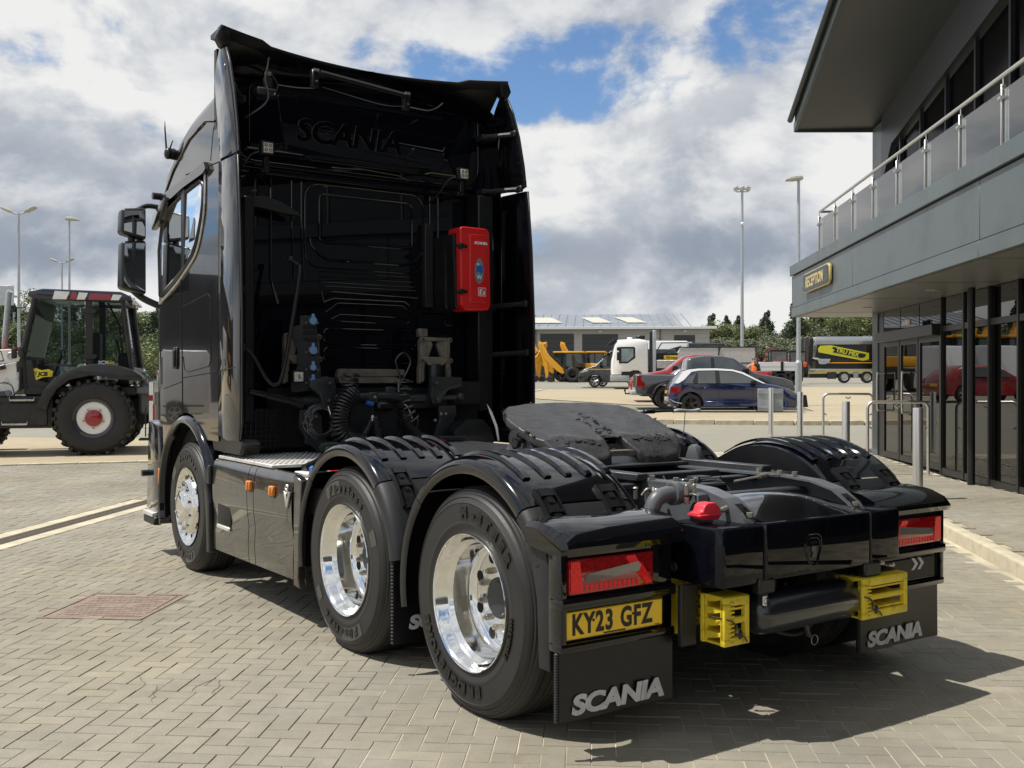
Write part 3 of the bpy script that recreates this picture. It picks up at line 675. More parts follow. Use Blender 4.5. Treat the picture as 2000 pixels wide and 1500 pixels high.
b = MB(); b.box((9.2, 9.4), (VN, 19.6), (.1, 2.77), 'inner'); b.box((GU+.3, 9.4), (19.45, 19.6), (.1, 2.77), 'inner'); b.box((GU+.3, 9.4), (VN, 19.6), (2.70, 2.765), 'inner'); b.build('inner_wall', bd, 0)
b = MB(); b.box((7.2, 7.3), (6, 8.4), (.12, 1.15), 'inner'); b.box((7.0, 7.5), (11.5, 13.5), (.12, 1.1), 'inner', .02, 1); b.build('reception_desk', bd, 0)
b = MB(); b.box((9.4, 12), (VN, 19.7), (.1, 6.0), 'clad_d'); b.build('rear_wall', bd, 0)
# ---------------- bollards and hoop rails
def bollard(u, v, h, r, label):
    t = thing('bollard', (u, v, H(v)+.12*kf(v)), 0, label, 'bollard', 'stainless bollards along the pavement')
    b = MB(); b.lathe([(0, r), (h-.012, r), (h-.004, r-.003), (h, r-.010), (h, 0)], 'z', (0, 0, 0), 'stainless', 28); b.build('post', t)
    b = MB(); b.lathe([(0, r+.03), (.008, r+.028), (.008, r-.002)], 'z', (0, 0, 0), 'stainless', 28); b.build('base_ring', t); return t
bollard(3.80, 12.25, 1.07, .057, 'nearest stainless steel bollard, on the pavement behind the right tail light')
bollard(3.78, 15.55, 1.13, .057, 'stainless bollard between the two hoop rails')
bollard(4.06, 20.3, 1.15, .057, 'stainless bollard left of the hoop rails, in line with the lamp post')
b4 = bollard(4.19, 24.3, 1.13, .057, 'farthest stainless bollard, with a square grey sign plate behind it')
b = MB(); b.box((-.29, .30), (.09, .11), (.58, 1.11), 'galv', .004, 1); b.build('sign_plate', b4)
b = MB(); b.box((-.29, .30), (.075, .09), (1.0, 1.015), 'galv'); b.box((-.29, .30), (.075, .09), (.66, .675), 'galv'); b.box((-.03, .03), (.05, .09), (.5, 1.0), 'galv'); b.build('sign_bracket', b4)
def hoop(u0, u1, v, label):
    t = thing('hoop_rail', (u0, v, H(v)+.02), 0, label, 'guard rail', 'hoop guard rails beside the entrance')
    w_ = u1-u0; r = .1; P = [(0, 0, 0), (0, 0, 1.1-r)]+[(r-r*math.cos(a*PI/12), 0, 1.1-r+r*math.sin(a*PI/12)) for a in range(1, 7)]
    P += [(w_-r+r*math.sin(a*PI/12), 0, 1.1-r+r*math.cos(a*PI/12)) for a in range(0, 7)]+[(w_, 0, 0)]
    b = MB(); b.tube(P, .024, 'stainless', 14); b.build('rail', t)
    for p in ((.02, .72), (w_-.02, .72), (w_*.55, 1.04), (w_*.45, 1.04)):
        b = MB(); b.tube([(p[0]-.0, 0, p[1]), (p[0]+(.045 if p[0] < w_/2 else -.045), 0, p[1]-.03)], .014, 'stainless', 8); b.build('fixing_lug', t)
hoop(4.20, 5.10, 15.95, 'near stainless hoop rail in front of the dark entrance doors')
hoop(4.48, 5.42, 20.2, 'far stainless hoop rail beyond the building corner')
# ================================================================== THE TRUCK
TRK = thing('semi_truck', (0.423, 5.347, 0), 0.673, 'black six wheeled tractor unit with polished rims and yellow number plate, seen from behind', 'truck')
def P_(name, mb, parent=TRK, smooth=38, label=None): return mb.build(name, parent, smooth, label)
WC = .505; RT = .520
AX = (0.0, 1.322, 4.263)
def tyre(mb, x0, x1, y, side):
    """x0 outer face, x1 inner face"""
    s = 1 if x1 > x0 else -1; w_ = abs(x1-x0)
    prof = [(0.035, .292), (0.012, .30), (0.0, .325), (-.004, .345), (-.007, .350), (-.0075, .36), (-.006, .364), (-.006, .37), (-.008, .42), (-.006, .446), (-.0085, .449), (-.0055, .453), (-.001, .460), (.006, .471), (.003, .474), (.008, .478), (.012, .483), (.018, .485), (.020, .495), (.030, .500), (.032, .508), (.045, RT-.004), (.055, RT)]
    mb.lathe([(s*h, r) for h, r in prof], 'x', (x0, y, WC), 'tyre', 72, flip=(s < 0))
    t = [(.055, RT)]
    for g in (.085, .128, w_/2, w_-.128, w_-.085): t += [(g-.005, RT), (g-.004, RT-.013), (g+.004, RT-.013), (g+.005, RT)]
    t += [(w_-.055, RT)]
    t = sorted(t)
    mb.lathe([(s*h, r) for h, r in t], 'x', (x0, y, WC), 'tyre_tread', 72, flip=(s < 0))
    mb.lathe([(s*(w_-h), r) for h, r in prof[::-1]], 'x', (x0, y, WC), 'tyre', 72, flip=(s < 0))
    for k in range(60):         # shoulder sipes
        a = 2*PI*k/60; c, d = math.cos(a), math.sin(a)
        q = [(s*.040, .506), (s*.062, RT+.001)]
        vs = []
        for da in (-.012, .012):
            for h, r in q: vs.append((x0+h, y+math.cos(a+da)*r, WC+math.sin(a+da)*r))
        mb.add([(v[0]-s*.0012, v[1], v[2]) for v in vs], [(0, 1, 3, 2)], 'ink')
def curved_text(mb, s, r, a_start, a_step, mt, x, y, size, sx=1.0, inward=True, ext=.003, shear=0, off=.0045):
    a = a_start
    for ch in s:
        # facing -x (left side of the truck); view right = -y ; letters' feet toward the hub when inward
        rad = Vector((0, math.cos(a), math.sin(a))); 
        up = rad if inward else -rad
        right = Vector((-1, 0, 0)).cross(up)*-1
        o = Vector((x, y, WC))+rad*(r if inward else r)
        mm = frame(o, right, up)
        if ch != ' ': text(mb, ch, mt, mm, size, ext, off, shear, sx=sx, align='CENTER')
        w_ = {'I': .55, 'i': .5, 'M': 1.2, '-': .8, 'r': .7, 't': .75, 'f': .7, '.': .4, ' ': .6}.get(ch, 1.0)
        a += a_step*w_
def wheel_dish(y, name='wheel', xo=-1.245, s=1, texts=(), dual=True, band=()):
    """deep dished polished wheel; s=1 for the left side of the truck"""
    tb = MB(); tyre(tb, xo, xo+s*.31, y, s); wt = P_(name, tb, label=None)
    tb2 = None
    if texts:
        t = MB()
        for a in texts: curved_text(t, *a[:4], 'tyre_text', xo-.0105, y, *a[4:])
        t.build('sidewall_lettering', wt)
    if band:
        t = MB()
        for (a0, a1, r0, r1) in band:
            n = 14; vs = []
            for i in range(n+1):
                a = math.radians(a0+(a1-a0)*i/n)
                for r in (r0, r1): vs.append((xo-.0092, y+r*math.cos(a), WC+r*math.sin(a)))
            t.add(vs, [(2*i, 2*i+1, 2*i+3, 2*i+2) for i in range(n)], 'tyre_band')
        t.build('sidewall_band', wt)
    r = MB()
    prof = [(.020, .292), (-.004, .303), (-.010, .309), (-.004, .312), (.012, .3095)]
    r.lathe([(s*h, q) for h, q in prof], 'x', (xo, y, WC), 'chrome', 72)
    prof = [(-.010, .309), (-.006, .303), (.012, .300), (.022, .290), (.046, .287), (.058, .276), (.074, .262), (.15, .258), (.168, .252), (.182, .238), (.186, .226)]
    r.lathe([(s*h, q) for h, q in prof], 'x', (xo, y, WC), 'chrome', 72)
    prof = [(.186, .226), (.184, .215), (.178, .195), (.175, .175), (.175, .155), (.168, .150), (.168, .13), (.168, .04)]
    r.lathe([(s*h, q) for h, q in prof], 'x', (xo, y, WC), 'chrome', 72)
    ro = r.build('rim', wt)
    hh = MB()
    for k in range(8):
        a = 2*PI*(k+.5)/8; cy, cz = y+.190*math.cos(a), WC+.190*math.sin(a)
        hh.lathe([(s*.1745, .0325), (s*.1725, .031), (s*.1725, .0275)], 'x', (xo, cy, cz), 'chrome', 20)
        hh.lathe([(s*.1722, .0285), (s*.1722, 0)], 'x', (xo, cy, cz), 'void', 20)
    hh.build('hand_hole', wt)
    hb = MB(); hb.lathe([(s*.168, .096), (s*.160, .094), (s*.156, .082), (s*.148, .078), (s*.144, .06), (s*.143, 0)], 'x', (xo, y, WC), 'steel2', 36)
    hb.build('hub', wt)
    nb = MB()
    for k in range(10):
        a = 2*PI*k/10+.4; cy, cz = y+.135*math.cos(a), WC+.135*math.sin(a)
        nb.tube([(xo+s*.168, cy, cz), (xo+s*.148, cy, cz)], .016, 'bolt', 6); nb.tube([(xo+s*.148, cy, cz), (xo+s*.136, cy, cz)], .010, 'bolt', 8)
    nb.build('wheel_nut', wt)
    if dual:
        t = MB(); tyre(t, xo+s*.345, xo+s*.655, y, s); t.build('inner_tyre', wt)
    b = MB(); b.lathe([(s*.2, .25), (s*.2, .02)], 'x', (xo, y, WC), 'dark', 30); b.lathe([(s*.31, .29), (s*.2, .25)], 'x', (xo, y, WC), 'dark', 30); b.build('brake_drum', wt)
    return wt
R_ = math.radians
wheel_dish(AX[0], texts=[('M-STEER', .385, R_(86), R_(9.6), .060, 1.15, True), ('BRIDGESTONE', .372, R_(256), R_(8.6), .062, 1.1, True), ('315/80R22.5', .350, R_(182), R_(2.9), .020, 1, True)])
wheel_dish(AX[1], texts=[('Firestone', .382, R_(66), R_(8.4), .062, 1.05, True, .003, .2), ('Firestone', .382, R_(244), R_(8.4), .062, 1.05, True, .003, .2)],
           band=[(58, 84, .372, .442), (236, 272, .372, .442), (150, 162, .372, .44), (318, 330, .372, .43)], dual=False)
for y in AX[:2]: wheel_dish(y, xo=1.245, s=-1, dual=(y == 0))
# front wheels: proud disc with nut ring and hub cap
def wheel_front(xo, s, texts):
    y = AX[2]; tb = MB(); tyre(tb, xo, xo+s*.31, y, s); wt = P_('wheel', tb)
    if texts:
        t = MB()
        for a in texts: curved_text(t, *a[:4], 'tyre_text', xo-.0105, y, *a[4:])
        t.build('sidewall_lettering', wt)
        b = MB(); n = 12
        for a0, a1 in ((28, 44), (238, 272)):
            vs = []
            for i in range(n+1):
                a = math.radians(a0+(a1-a0)*i/n)
                for r in (.372, .442): vs.append((xo-.0092, y+r*math.cos(a), WC+r*math.sin(a)))
            b.add(vs, [(2*i, 2*i+1, 2*i+3, 2*i+2) for i in range(n)], 'tyre_band')
        b.build('sidewall_band', wt)
    r = MB()
    prof = [(.02, .292), (-.006, .309), (0, .303), (.018, .296), (.03, .28), (.058, .268), (.066, .258), (.05, .247), (.01, .222), (-.012, .208), (-.022, .195), (-.022, .145), (-.016, .14), (-.022, .132), (-.045, .122), (-.062, .105), (-.068, .07), (-.070, 0)]
    r.lathe([(s*h, q) for h, q in prof], 'x', (xo, y, WC), 'chrome', 64); r.build('rim', wt)
    h = MB(); nb = MB()
    for k in range(10):
        a = 2*PI*k/10; cy, cz = y+.232*math.cos(a), WC+.232*math.sin(a)
        h.lathe([(s*.012, .024), (s*.016, 0)], 'x', (xo, cy, cz), 'void', 16)
        a += .31; cy, cz = y+.1675*math.cos(a), WC+.1675*math.sin(a)
        nb.tube([(xo-s*.022, cy, cz), (xo-s*.046, cy, cz)], [.018, .015], 'chrome', 10); nb.tube([(xo-s*.046, cy, cz), (xo-s*.052, cy, cz)], [.013, .006], 'chrome', 10)
    h.build('hand_hole', wt); nb.build('wheel_nut', wt)
wheel_front(-1.245, 1, [('Firestone', .382, R_(66), R_(8.4), .058, 1.05, True, .003, .2), ('Firestone', .382, R_(246), R_(8.4), .058, 1.05, True, .003, .2)])
wheel_front(1.245, -1, [])
# ---------------- axles, rails, cross members
b = MB()
for y in AX: b.tube([(-.95, y, .5), (.95, y, .5)], .07, 'dark', 12)
b.ball((0, 0, .5), .24, 'dark', 16, (1, 1, .9)); P_('axle', b)
def lerp_(T_, t):
    for (a0, b0), (a1, b1) in zip(T_, T_[1:]):
        if t <= a1: return b0+(b1-b0)*(t-a0)/(a1-a0)
    return T_[-1][1]
def rail(x):
    s = 1 if x > 0 else -1; b = MB()
    top = [(5.2, 1.02), (0.9, 1.02), (-.45, 1.025), (-.62, 1.015), (-.75, .985), (-.84, .93), (-.88, .885)]
    bot = [(-.86, .80), (-.5, .76), (.9, .75), (5.2, .75)]
    b.prism(top+bot, 'x', x-.005*s, x+.005*s, 'steel')
    for i in range(len(top)-1):
        (y0, z0), (y1, z1) = top[i], top[i+1]
        # flange, inward, following the drop of the tail
        b.add([(x+.006*s, y0, z0+.007), (x-.085*s, y0, z0+.007), (x-.085*s, y1, z1+.007), (x+.006*s, y1, z1+.007), (x+.006*s, y0, z0-.003), (x-.085*s, y0, z0-.003), (x-.085*s, y1, z1-.003), (x+.006*s, y1, z1-.003)],
              [(0, 1, 2, 3), (7, 6, 5, 4), (0, 3, 7, 4), (1, 5, 6, 2), (3, 2, 6, 7)], 'steel')
    b.box((x-.08*s, x), (-.5, 5.2), (.745, .755), 'steel'); o = P_('chassis_rail', b, smooth=60)
    sl = MB(); q_ = lambda y: lerp_([(-.88, .885), (-.84, .93), (-.75, .985)], y)+.0085
    sl.add([(x-.066*s, -.862, q_(-.862)), (x-.020*s, -.862, q_(-.862)), (x-.020*s, -.84, q_(-.84)), (x-.066*s, -.84, q_(-.84)), (x-.020*s, -.79, q_(-.79)), (x-.066*s, -.79, q_(-.79))], [(0, 1, 2, 3), (3, 2, 4, 5), (3, 2, 1, 0), (5, 4, 2, 3)], 'void'); sl.build('slot', o)
    bb = MB()
    for (yy, zz, dx) in ((-.855, .925, .045), (-.40, 1.04, .045), (-.50, 1.04, .05), (-.25, 1.04, .03)):
        bb.tube([(x-dx*s, yy, zz-.008), (x-dx*s, yy, zz+.012)], .015, 'bolt', 6)
    bb.build('bolt', o)
rail(-.40); rail(.40)
b = MB()
for y in (-.55, .35, .95, 1.9, 2.7): b.box((-.39, .39), (y, y+.08), (.78, .98), 'steel2', .01, 1)
b.box((-.39, .39), (-.5, 3.3), (.70, .74), 'dark'); b.box((-.32, .32), (.3, .75), (.8, 1.0), 'steel2', .02, 1); P_('cross_member', b)
b = MB(); b.box((-1.0, 1.0), (-.3, 1.7), (.62, .66), 'dark'); b.box((-.55, .55), (3.4, 5.3), (.55, 1.2), 'dark'); b.box((-1.15, 1.15), (3.62, 5.4), (.9, 1.12), 'dark'); P_('underbody', b)
b = MB()   # air bags and bits beside the rails
for x in (-.55, .55):
    for y in (-.35, .5, 1.0, 1.7): b.lathe([(0, .1), (.05, .13), (.14, .135), (.2, .12), (.22, .08)], 'z', (x, y, .62), 'dark', 20)
for x in (-.5, .5): b.box((x-.05, x+.05), (-.15, .25), (.78, .98), 'steel2', .01, 1)
P_('air_bag', b)
# ---------------- fenders
def arcpt(y0, r, th): a = R_(th); return (y0+r*math.cos(a), WC+r*math.sin(a))
def fender(y0, s, name, shelf, th_end, lab):
    """s=-1 left; outer lip at |x|=1.25, inner edge |x|=.66"""
    R0 = .648; cross = [(1.262, -.062), (1.266, -.028), (1.258, -.008), (1.238, .006), (1.20, .014), (1.12, .018), (.95, .020), (.78, .016), (.70, .006), (.672, -.012), (.662, -.045)]
    def strip(mb, t0, t1, mt, n=20, d=0.0, cr=cross):
        vs = []; m_ = len(cr)
        for i in range(n+1):
            th = t0+(t1-t0)*i/n
            for (x, dr_) in cr:
                y, z = arcpt(y0, R0+dr_+d, th); vs.append((s*x, y, z))
            for (x, dr_) in cr[::-1]:
                y, z = arcpt(y0, R0+dr_+d-.006, th); vs.append((s*x*(1 if abs(x) < 1 else .996), y, z))
        k = 2*m_
        fs = [(i*k+j, i*k+(j+1) % k, (i+1)*k+(j+1) % k, (i+1)*k+j) for i in range(n) for j in range(k)]
        fs += [tuple(range(k))[::-1], tuple(n*k+j for j in range(k))]
        if s < 0: fs = [f[::-1] for f in fs]
        mb.add(vs, fs, mt)
    b = MB(); strip(b, 44, 133.4, 'gloss', 32); fo = P_(name, b, label=lab)
    # ribs pressed across the crown
    for k in range(5):
        xr = .71+k*.1125; mb = MB(); n = 18; vs = []
        for i in range(n+1):
            t = i/n; th = 60+t*60; h = .0005+.015*min(1, 2.2*t)*(1-max(0, t-.96)/.04*.4); wd = .003+.012*t
            for dx, dh in ((-wd-.006, -.001), (-wd, h), (wd, h), (wd+.006, -.001)):
                y, z = arcpt(y0, R0+.0185+dh, th); vs.append((s*(xr+dx), y, z))
        fs = [(i*4+j, i*4+j+1, i*4+j+5, i*4+j+4) for i in range(n) for j in range(3)]+[(n*4, n*4+1, n*4+2, n*4+3)]
        if s < 0: fs = [f[::-1] for f in fs]
        mb.add(vs, fs, 'gloss'); mb.build('rib', fo)
    # front and rear lower sections, matt
    b = MB(); strip(b, -12, 43.4, 'satin', 16, -.004); b.build('front_section', fo)
    b = MB(); strip(b, 134, th_end, 'matte', 14, -.004); b.build('rear_section', fo)
    # latch straps
    for xr in (1.13, .80):
        lb = MB(); t = 127.5
        for (w_, h_, dt) in ((.040, .020, 3.5), (.030, .012, 5.5), (.040, .022, 1.0), (.030, .014, 6.5), (.036, .020, 3.5)):
            vs = []
            for th in (t, t+dt):
                for dx, dh in ((-w_, .012), (-w_*.85, .018+h_), (w_*.85, .018+h_), (w_, .012)):
                    y, z = arcpt(y0, R0+dh, th); vs.append((s*(xr+dx), y, z))
            fs = [(0, 1, 5, 4), (1, 2, 6, 5), (2, 3, 7, 6), (0, 3, 2, 1), (4, 5, 6, 7)]
            if s < 0: fs = [f[::-1] for f in fs]
            lb.add(vs, fs, 'satin'); t += dt+.5
        for dx in (-.045, .045):
            vs = []
            for i in range(9):
                th = 127+i*2.7
                for ddx, dh in ((-.005, .01), (-.004, .034), (.004, .034), (.005, .01)):
                    y, z = arcpt(y0, R0+dh, th); vs.append((s*(xr+dx+ddx), y, z))
            fs = [(i*4+j, i*4+j+1, i*4+j+5, i*4+j+4) for i in range(8) for j in range(3)]
            if s < 0: fs = [f[::-1] for f in fs]
            lb.add(vs, fs, 'satin')
        lo = lb.build('latch', fo)
        hb = MB()
        for th in (131.5, 138.5, 144):
            y, z = arcpt(y0, R0+.036, th); y2, z2 = arcpt(y0, R0+.036, th+2.6)
            hb.add([(s*(xr-.016), y, z), (s*(xr+.016), y, z), (s*(xr+.016), y2, z2), (s*(xr-.016), y2, z2)], [(0, 1, 2, 3), (3, 2, 1, 0)], 'void')
        hb.build('latch_hole', lo)
    return fo
fender(AX[0], -1, 'rear_fender', True, 156, None); fender(AX[0], 1, 'rear_fender', True, 156, None)
fender(AX[1], -1, 'middle_fender', False, 172, None); fender(AX[1], 1, 'middle_fender', False, 172, None)
# inner liner sides of the wheel boxes
for s in (-1, 1):
    b = MB()
    for y0 in AX[:2]:
        pts = [arcpt(y0, .642, t) for t in range(0, 181, 10)]
        b.prism(pts+[(y0-.62, .505), (y0-.4, .75), (y0+.4, .75)], 'x', s*.655, s*.662, 'satin')
    P_('wheel_liner', b)
# rear outer skirts running down behind the rear wheel, tail housings, lamps
for s in (-1, 1):
    b = MB()
    outer = [(-.545, .90), (-.60, .86), (-.628, .76), (-.64, .34), (-.56, .34), (-.545, .62), (-.48, .86)]
    b.prism(outer, 'x', s*1.262, s*1.215, 'matte', .01, 2); P_('fender_skirt', b)
    # shelf hood above the lamp
    hb = MB(); n = 10; vs = []
    sec = [(-.50, .945), (-.56, .948), (-.66, .935), (-.735, .905), (-.765, .872), (-.768, .850), (-.755, .826), (-.70, .822), (-.50, .85)]
    xs = [.655, .675, 1.02, 1.21, 1.262, 1.285]; sc_ = [.0, 0, 0, .0, .012, .035]
    for x, q in zip(xs, sc_):
        for (y, z) in sec: vs.append((s*x, y*(1-q*.6) if y < -.6 else y, z-q*(1 if z > .86 else .2)))
    m_ = len(sec); fs = [(i*m_+j, i*m_+(j+1) % m_, (i+1)*m_+(j+1) % m_, (i+1)*m_+j) for i in range(len(xs)-1) for j in range(m_)]
    fs += [tuple(range(m_)), tuple((len(xs)-1)*m_+j for j in range(m_))[::-1]]
    if s > 0: fs = [f[::-1] for f in fs]
    hb.add(vs, fs, 'gloss'); P_('tail_hood', hb, smooth=30)
    # tail panel: frame round lamp and plate
    t = MB()
    t.box((s*1.236, s*1.268), (-.722, -.635), (.46, .835), 'gloss', .008, 2)
    t.box((s*.665, s*.785), (-.705, -.64), (.46, .84), 'gloss', .008, 2)
    t.box((s*.785, s*1.232), (-.712, -.64), (.80, .84), 'gloss', .006, 1)
    t.box((s*.665, s*1.27), (-.735, -.64), (.600, .648), 'gloss', .012, 2)
    t.box((s*.665, s*1.27), (-.725, -.64), (.43, .468), 'gloss', .01, 2)
    t.box((s*.70, s*1.24), (-.70, -.62), (.45, .82), 'gloss')
    tp = P_('tail_panel', t)
    lm = MB(); lm.box((s*.788, s*1.232), (-.728, -.66), (.656, .798), 'red_lens', .012, 2); lo = P_('tail_light', lm)
    l2 = MB(); l2.prism([(s*1.225, .668), (s*1.165, .664), (s*1.180, .79), (s*1.225, .79)], 'y', -.7295, -.731, 'red_led')
    l2.prism([(s*.80, .67), (s*.835, .665), (s*.895, .79), (s*.94, .79), (s*.94, .775), (s*.87, .735)][:5]+[(s*.86, .755)], 'y', -.7295, -.731, 'red_led')
    l2.build('led_strip', lo)
    fl_ = MB()
    for k in range(12): xk = .875+k*.024; fl_.box((s*xk, s*(xk+.013)), (-.7305, -.728), (.668, .695), 'red_led')
    fl_.build('lamp_flute', lo)
    l3 = MB(); l3.prism([(s*1.155, .705), (s*1.15, .735), (s*.875, .762), (s*.862, .742), (s*.875, .722)], 'y', -.7295, -.7312, 'grey_lens'); l3.build('reverse_lens', lo)
# number plate
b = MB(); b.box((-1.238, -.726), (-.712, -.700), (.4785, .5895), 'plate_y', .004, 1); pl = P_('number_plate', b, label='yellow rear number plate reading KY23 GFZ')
b = MB(); text(b, 'KY23 GFZ', 'ink', frame((-1.208, -.7135, .4995), (1, 0, 0), (0, 0, 1)), .112, .0006, .004, 0, sx=.76, space=1.16); b.build('plate_lettering', pl, 0)
b = MB(); b.box((-1.045, -.93), (-.7132, -.712), (.4835, .4895), 'ink'); b.box((-.77, -.745), (-.7132, -.712), (.4835, .4870), 'red_lens')
for (x, z) in ((-1.098, .545), (-.890, .545)): b.lathe([(0, .006), (-.003, .005), (-.003, 0)], 'y', (x, -.7125, z), 'ink', 10)
b.build('plate_small_print', pl, 0)
b = MB(); b.box((.70, 1.20), (-.712, -.700), (.478, .588), 'matte', .004, 1); pr = P_('black_plate', b)
b = MB(); text(b, 'kFast', 'white_print', frame((.705, -.7135, .538), (1, 0, 0), (0, 0, 1)), .074, .0006, .003, 0, sx=.98)
for dx in (0, .052):
    x = .995+dx; b.prism([(x, .588), (x+.024, .588), (x+.056, .557), (x+.024, .526), (x, .526), (x+.031, .557)], 'y', -.7128, -.714, 'white_print')
b.build('plate_lettering', pr, 0)
# mud flaps
def flap(x0, x1, y, z0, z1, words, tx, parent=TRK, lab=None, tz=0, size=.085, sx=1.25):
    b = MB(); n = 12; vs = []; k = 10
    for i in range(n+1):
        for j in range(k+1):
            x = x0+(x1-x0)*i/n; z = z0+(z1-z0)*j/k; vs.append((x, y-.007*math.sin(i*.55)*(1-j/k), z))
    m_ = len(vs); vs += [(v[0], v[1]+.008, v[2]) for v in vs]
    fs = [(i*(k+1)+j, (i+1)*(k+1)+j, (i+1)*(k+1)+j+1, i*(k+1)+j+1) for i in range(n) for j in range(k)]
    fs2 = [tuple(a+m_ for a in f[::-1]) for f in fs]
    per = [i*(k+1) for i in range(n+1)]+[n*(k+1)+j for j in range(1, k+1)]+[i*(k+1)+k for i in range(n-1, -1, -1)]+[j for j in range(k-1, 0, -1)]
    side = [(per[i], per[i-1], per[i-1]+m_, per[i]+m_) for i in range(len(per))]
    b.add(vs, fs+fs2+side, 'satin'); o = b.build('mud_flap', parent, 60, lab)
    if words:
        t = MB(); text(t, words, 'white_print', frame((tx, y-.0095, z0+.026+tz), (1, 0, 0), (0, 0, 1)), size*1.06, .0012, .0050, .14, sx=sx, space=.95, res=5); t.build('flap_lettering', o, 0)
    br = MB()
    for j in range(26): br.ball((x0-.004, y+.012, z0+.006+j*(z1-z0)/26), .010, 'matte', 6, (1, 1.2, .8))
    br.build('bristle_edge', o); return o
flap(-1.262, -.66, -.70, .155, .428, 'SCANIA', -1.205, size=.098, sx=1.36)
flap(.60, 1.24, -.70, .155, .428, 'SCANIA', .645, size=.094, sx=1.30)
flap(-1.245, -.92, AX[1]-.60, .16, .62, 'SCANIA', -1.165, tz=.045, size=.088, sx=1.3)
flap(.92, 1.245, AX[1]-.60, .16, .62, '', 0)
# ---------------- rear centre box, hood, tank
b = MB(); zt = .895
ol = [(-.61, -.62), (-.61, -.905), (-.59, -.935), (-.36, -.945)]
b.prism(ol+[(-.36, -.60)], 'z', .645, zt, 'gloss_r', .012, 3); bx = P_('side_cover', b)
b = MB(); b.prism([(-.353, -.60), (-.353, -.948), (.343, -.948), (.343, -.60)], 'z', .655, .90, 'gloss_r', .010, 3); cc = P_('rear_cover', b)
b = MB(); b.prism([(.35, -.60), (.35, -.945), (.58, -.935), (.60, -.90), (.60, -.60)], 'z', .665, zt+.005, 'gloss_r', .012, 3); P_('side_cover', b)
b = MB()
for x in (-.3565, .3465): b.box((x-.002, x+.002), (-.9495, -.93), (.66, .89), 'steel2')
P_('cover_seam', b)
b = MB(); b.box((-.40, -.30), (-.955, -.90), (.60, .67), 'satin', .01, 1); b.box((.30, .42), (-.955, -.90), (.60, .67), 'satin', .01, 1)
b.box((-.36, -.33), (-.94, -.90), (.55, .62), 'steel2', .005, 1); P_('cover_bracket', b)
# emblem
em = MB(); e0 = rrect(-.046, .046, -.068, .06, .03)
sh = [(-.052, .055), (-.03, .072), (.03, .072), (.052, .055), (.056, .02), (.035, -.045), (.018, -.062), (0, -.068), (-.018, -.062), (-.035, -.045), (-.056, .02)]
em.tube([(-.055+p[0], -.9485, .76+p[1]) for p in sh], .0035, 'gloss', 6, closed=True)
em.tube([(-.055+p[0]*.8, -.9485, .758+p[1]*.8) for p in sh], .0025, 'gloss', 6, closed=True)
gr = [(-.018, -.03), (-.006, -.012), (-.018, .002), (-.012, .02), (.004, .026), (.02, .018), (.014, .006), (.02, -.012), (.008, -.034)]
em.prism([(-.055+p[0], .76+p[1]) for p in gr], 'y', -.948, -.953, 'gloss', .0015, 1)
for dx in (-.016, 0, .016): em.prism([(-.055+dx-.006, .789), (-.055+dx+.006, .789), (-.055+dx+.008, .803), (-.055+dx, .797), (-.055+dx-.008, .803)], 'y', -.948, -.952, 'gloss')
em.build('emblem', cc)
kh = MB(); kh.lathe([(0, .02), (-.006, .018), (-.006, .012), (-.002, .01), (-.002, 0)], 'x', (-.6105, -.66, .70), 'steel2', 18); kh.build('lock', bx)
# domed hood between the rail ends
hd = MB(); n = 16; m_ = 20; vs = []
for i in range(n+1):
    for j in range(m_+1):
        u = j/m_*2-1; t = i/n; y = -.93+t*.50
        half = .33*(1-.55*max(0, t-.35)/.65) if t > .35 else .33
        z = .898+.07*math.sin(min(1, t*1.25)*PI/2)+.028*(1-u*u)*math.sin(min(1, t*1.1)*PI)
        vs.append((u*half-.01, y, z))
hd.add(vs, [(i*(m_+1)+j, i*(m_+1)+j+1, (i+1)*(m_+1)+j+1, (i+1)*(m_+1)+j) for i in range(n) for j in range(m_)], 'gloss'); P_('top_hood', hd, smooth=80)
tk = MB(); tk.lathe([(-.37, 0), (-.368, .04), (-.355, .07), (-.33, .088), (-.30, .094), (.26, .094), (.285, .085), (.30, .06), (.305, 0)], 'x', (0, -.86, .50), 'tankp', 40)
to = P_('air_tank', tk)
b = MB(); b.box((-.375, -.355), (-.955, -.945), (.555, .595), 'white', .002, 1); b.box((-.352, -.36), (-.9562, -.9552), (.56, .59), 'ink'); b.lathe([(-.9565, .013), (-.9565, .010)], 'y', (-.365, 0, .575), 'ink', 20); b.build('warning_sticker', to)
b = MB(); b.tube([(-.42, -.84, .5), (-.37, -.84, .5)], .022, 'steel2', 12); b.tube([(.0, -.86, .405), (.02, -.86, .36), (.03, -.86, .355)], .012, 'steel2', 8)
b.tube([(.05+.022*math.cos(a*PI/8), -.87, .335+.022*math.sin(a*PI/8)) for a in range(16)], .0025, 'bolt', 6, closed=True)
b.tube(smooth_path([(-.2, -.8, .41), (-.05, -.85, .37), (.15, -.8, .40), (.26, -.8, .42)], 5), .010, 'hose', 8); b.build('tank_fitting', to)
b = MB()
for i in range(9):
    p0 = (rng.uniform(-.5, .5), rng.uniform(-.75, -.3), rng.uniform(.42, .6)); p1 = (p0[0]+rng.uniform(-.3, .3), p0[1]+rng.uniform(-.1, .3), rng.uniform(.42, .62))
    b.tube(smooth_path([p0, ((p0[0]+p1[0])/2, (p0[1]+p1[1])/2, min(p0[2], p1[2])-.06), p1], 5), .009, 'hose', 7)
b.box((-.5, -.42), (-.78, -.70), (.42, .60), 'steel2', .01, 1); P_('air_line', b)
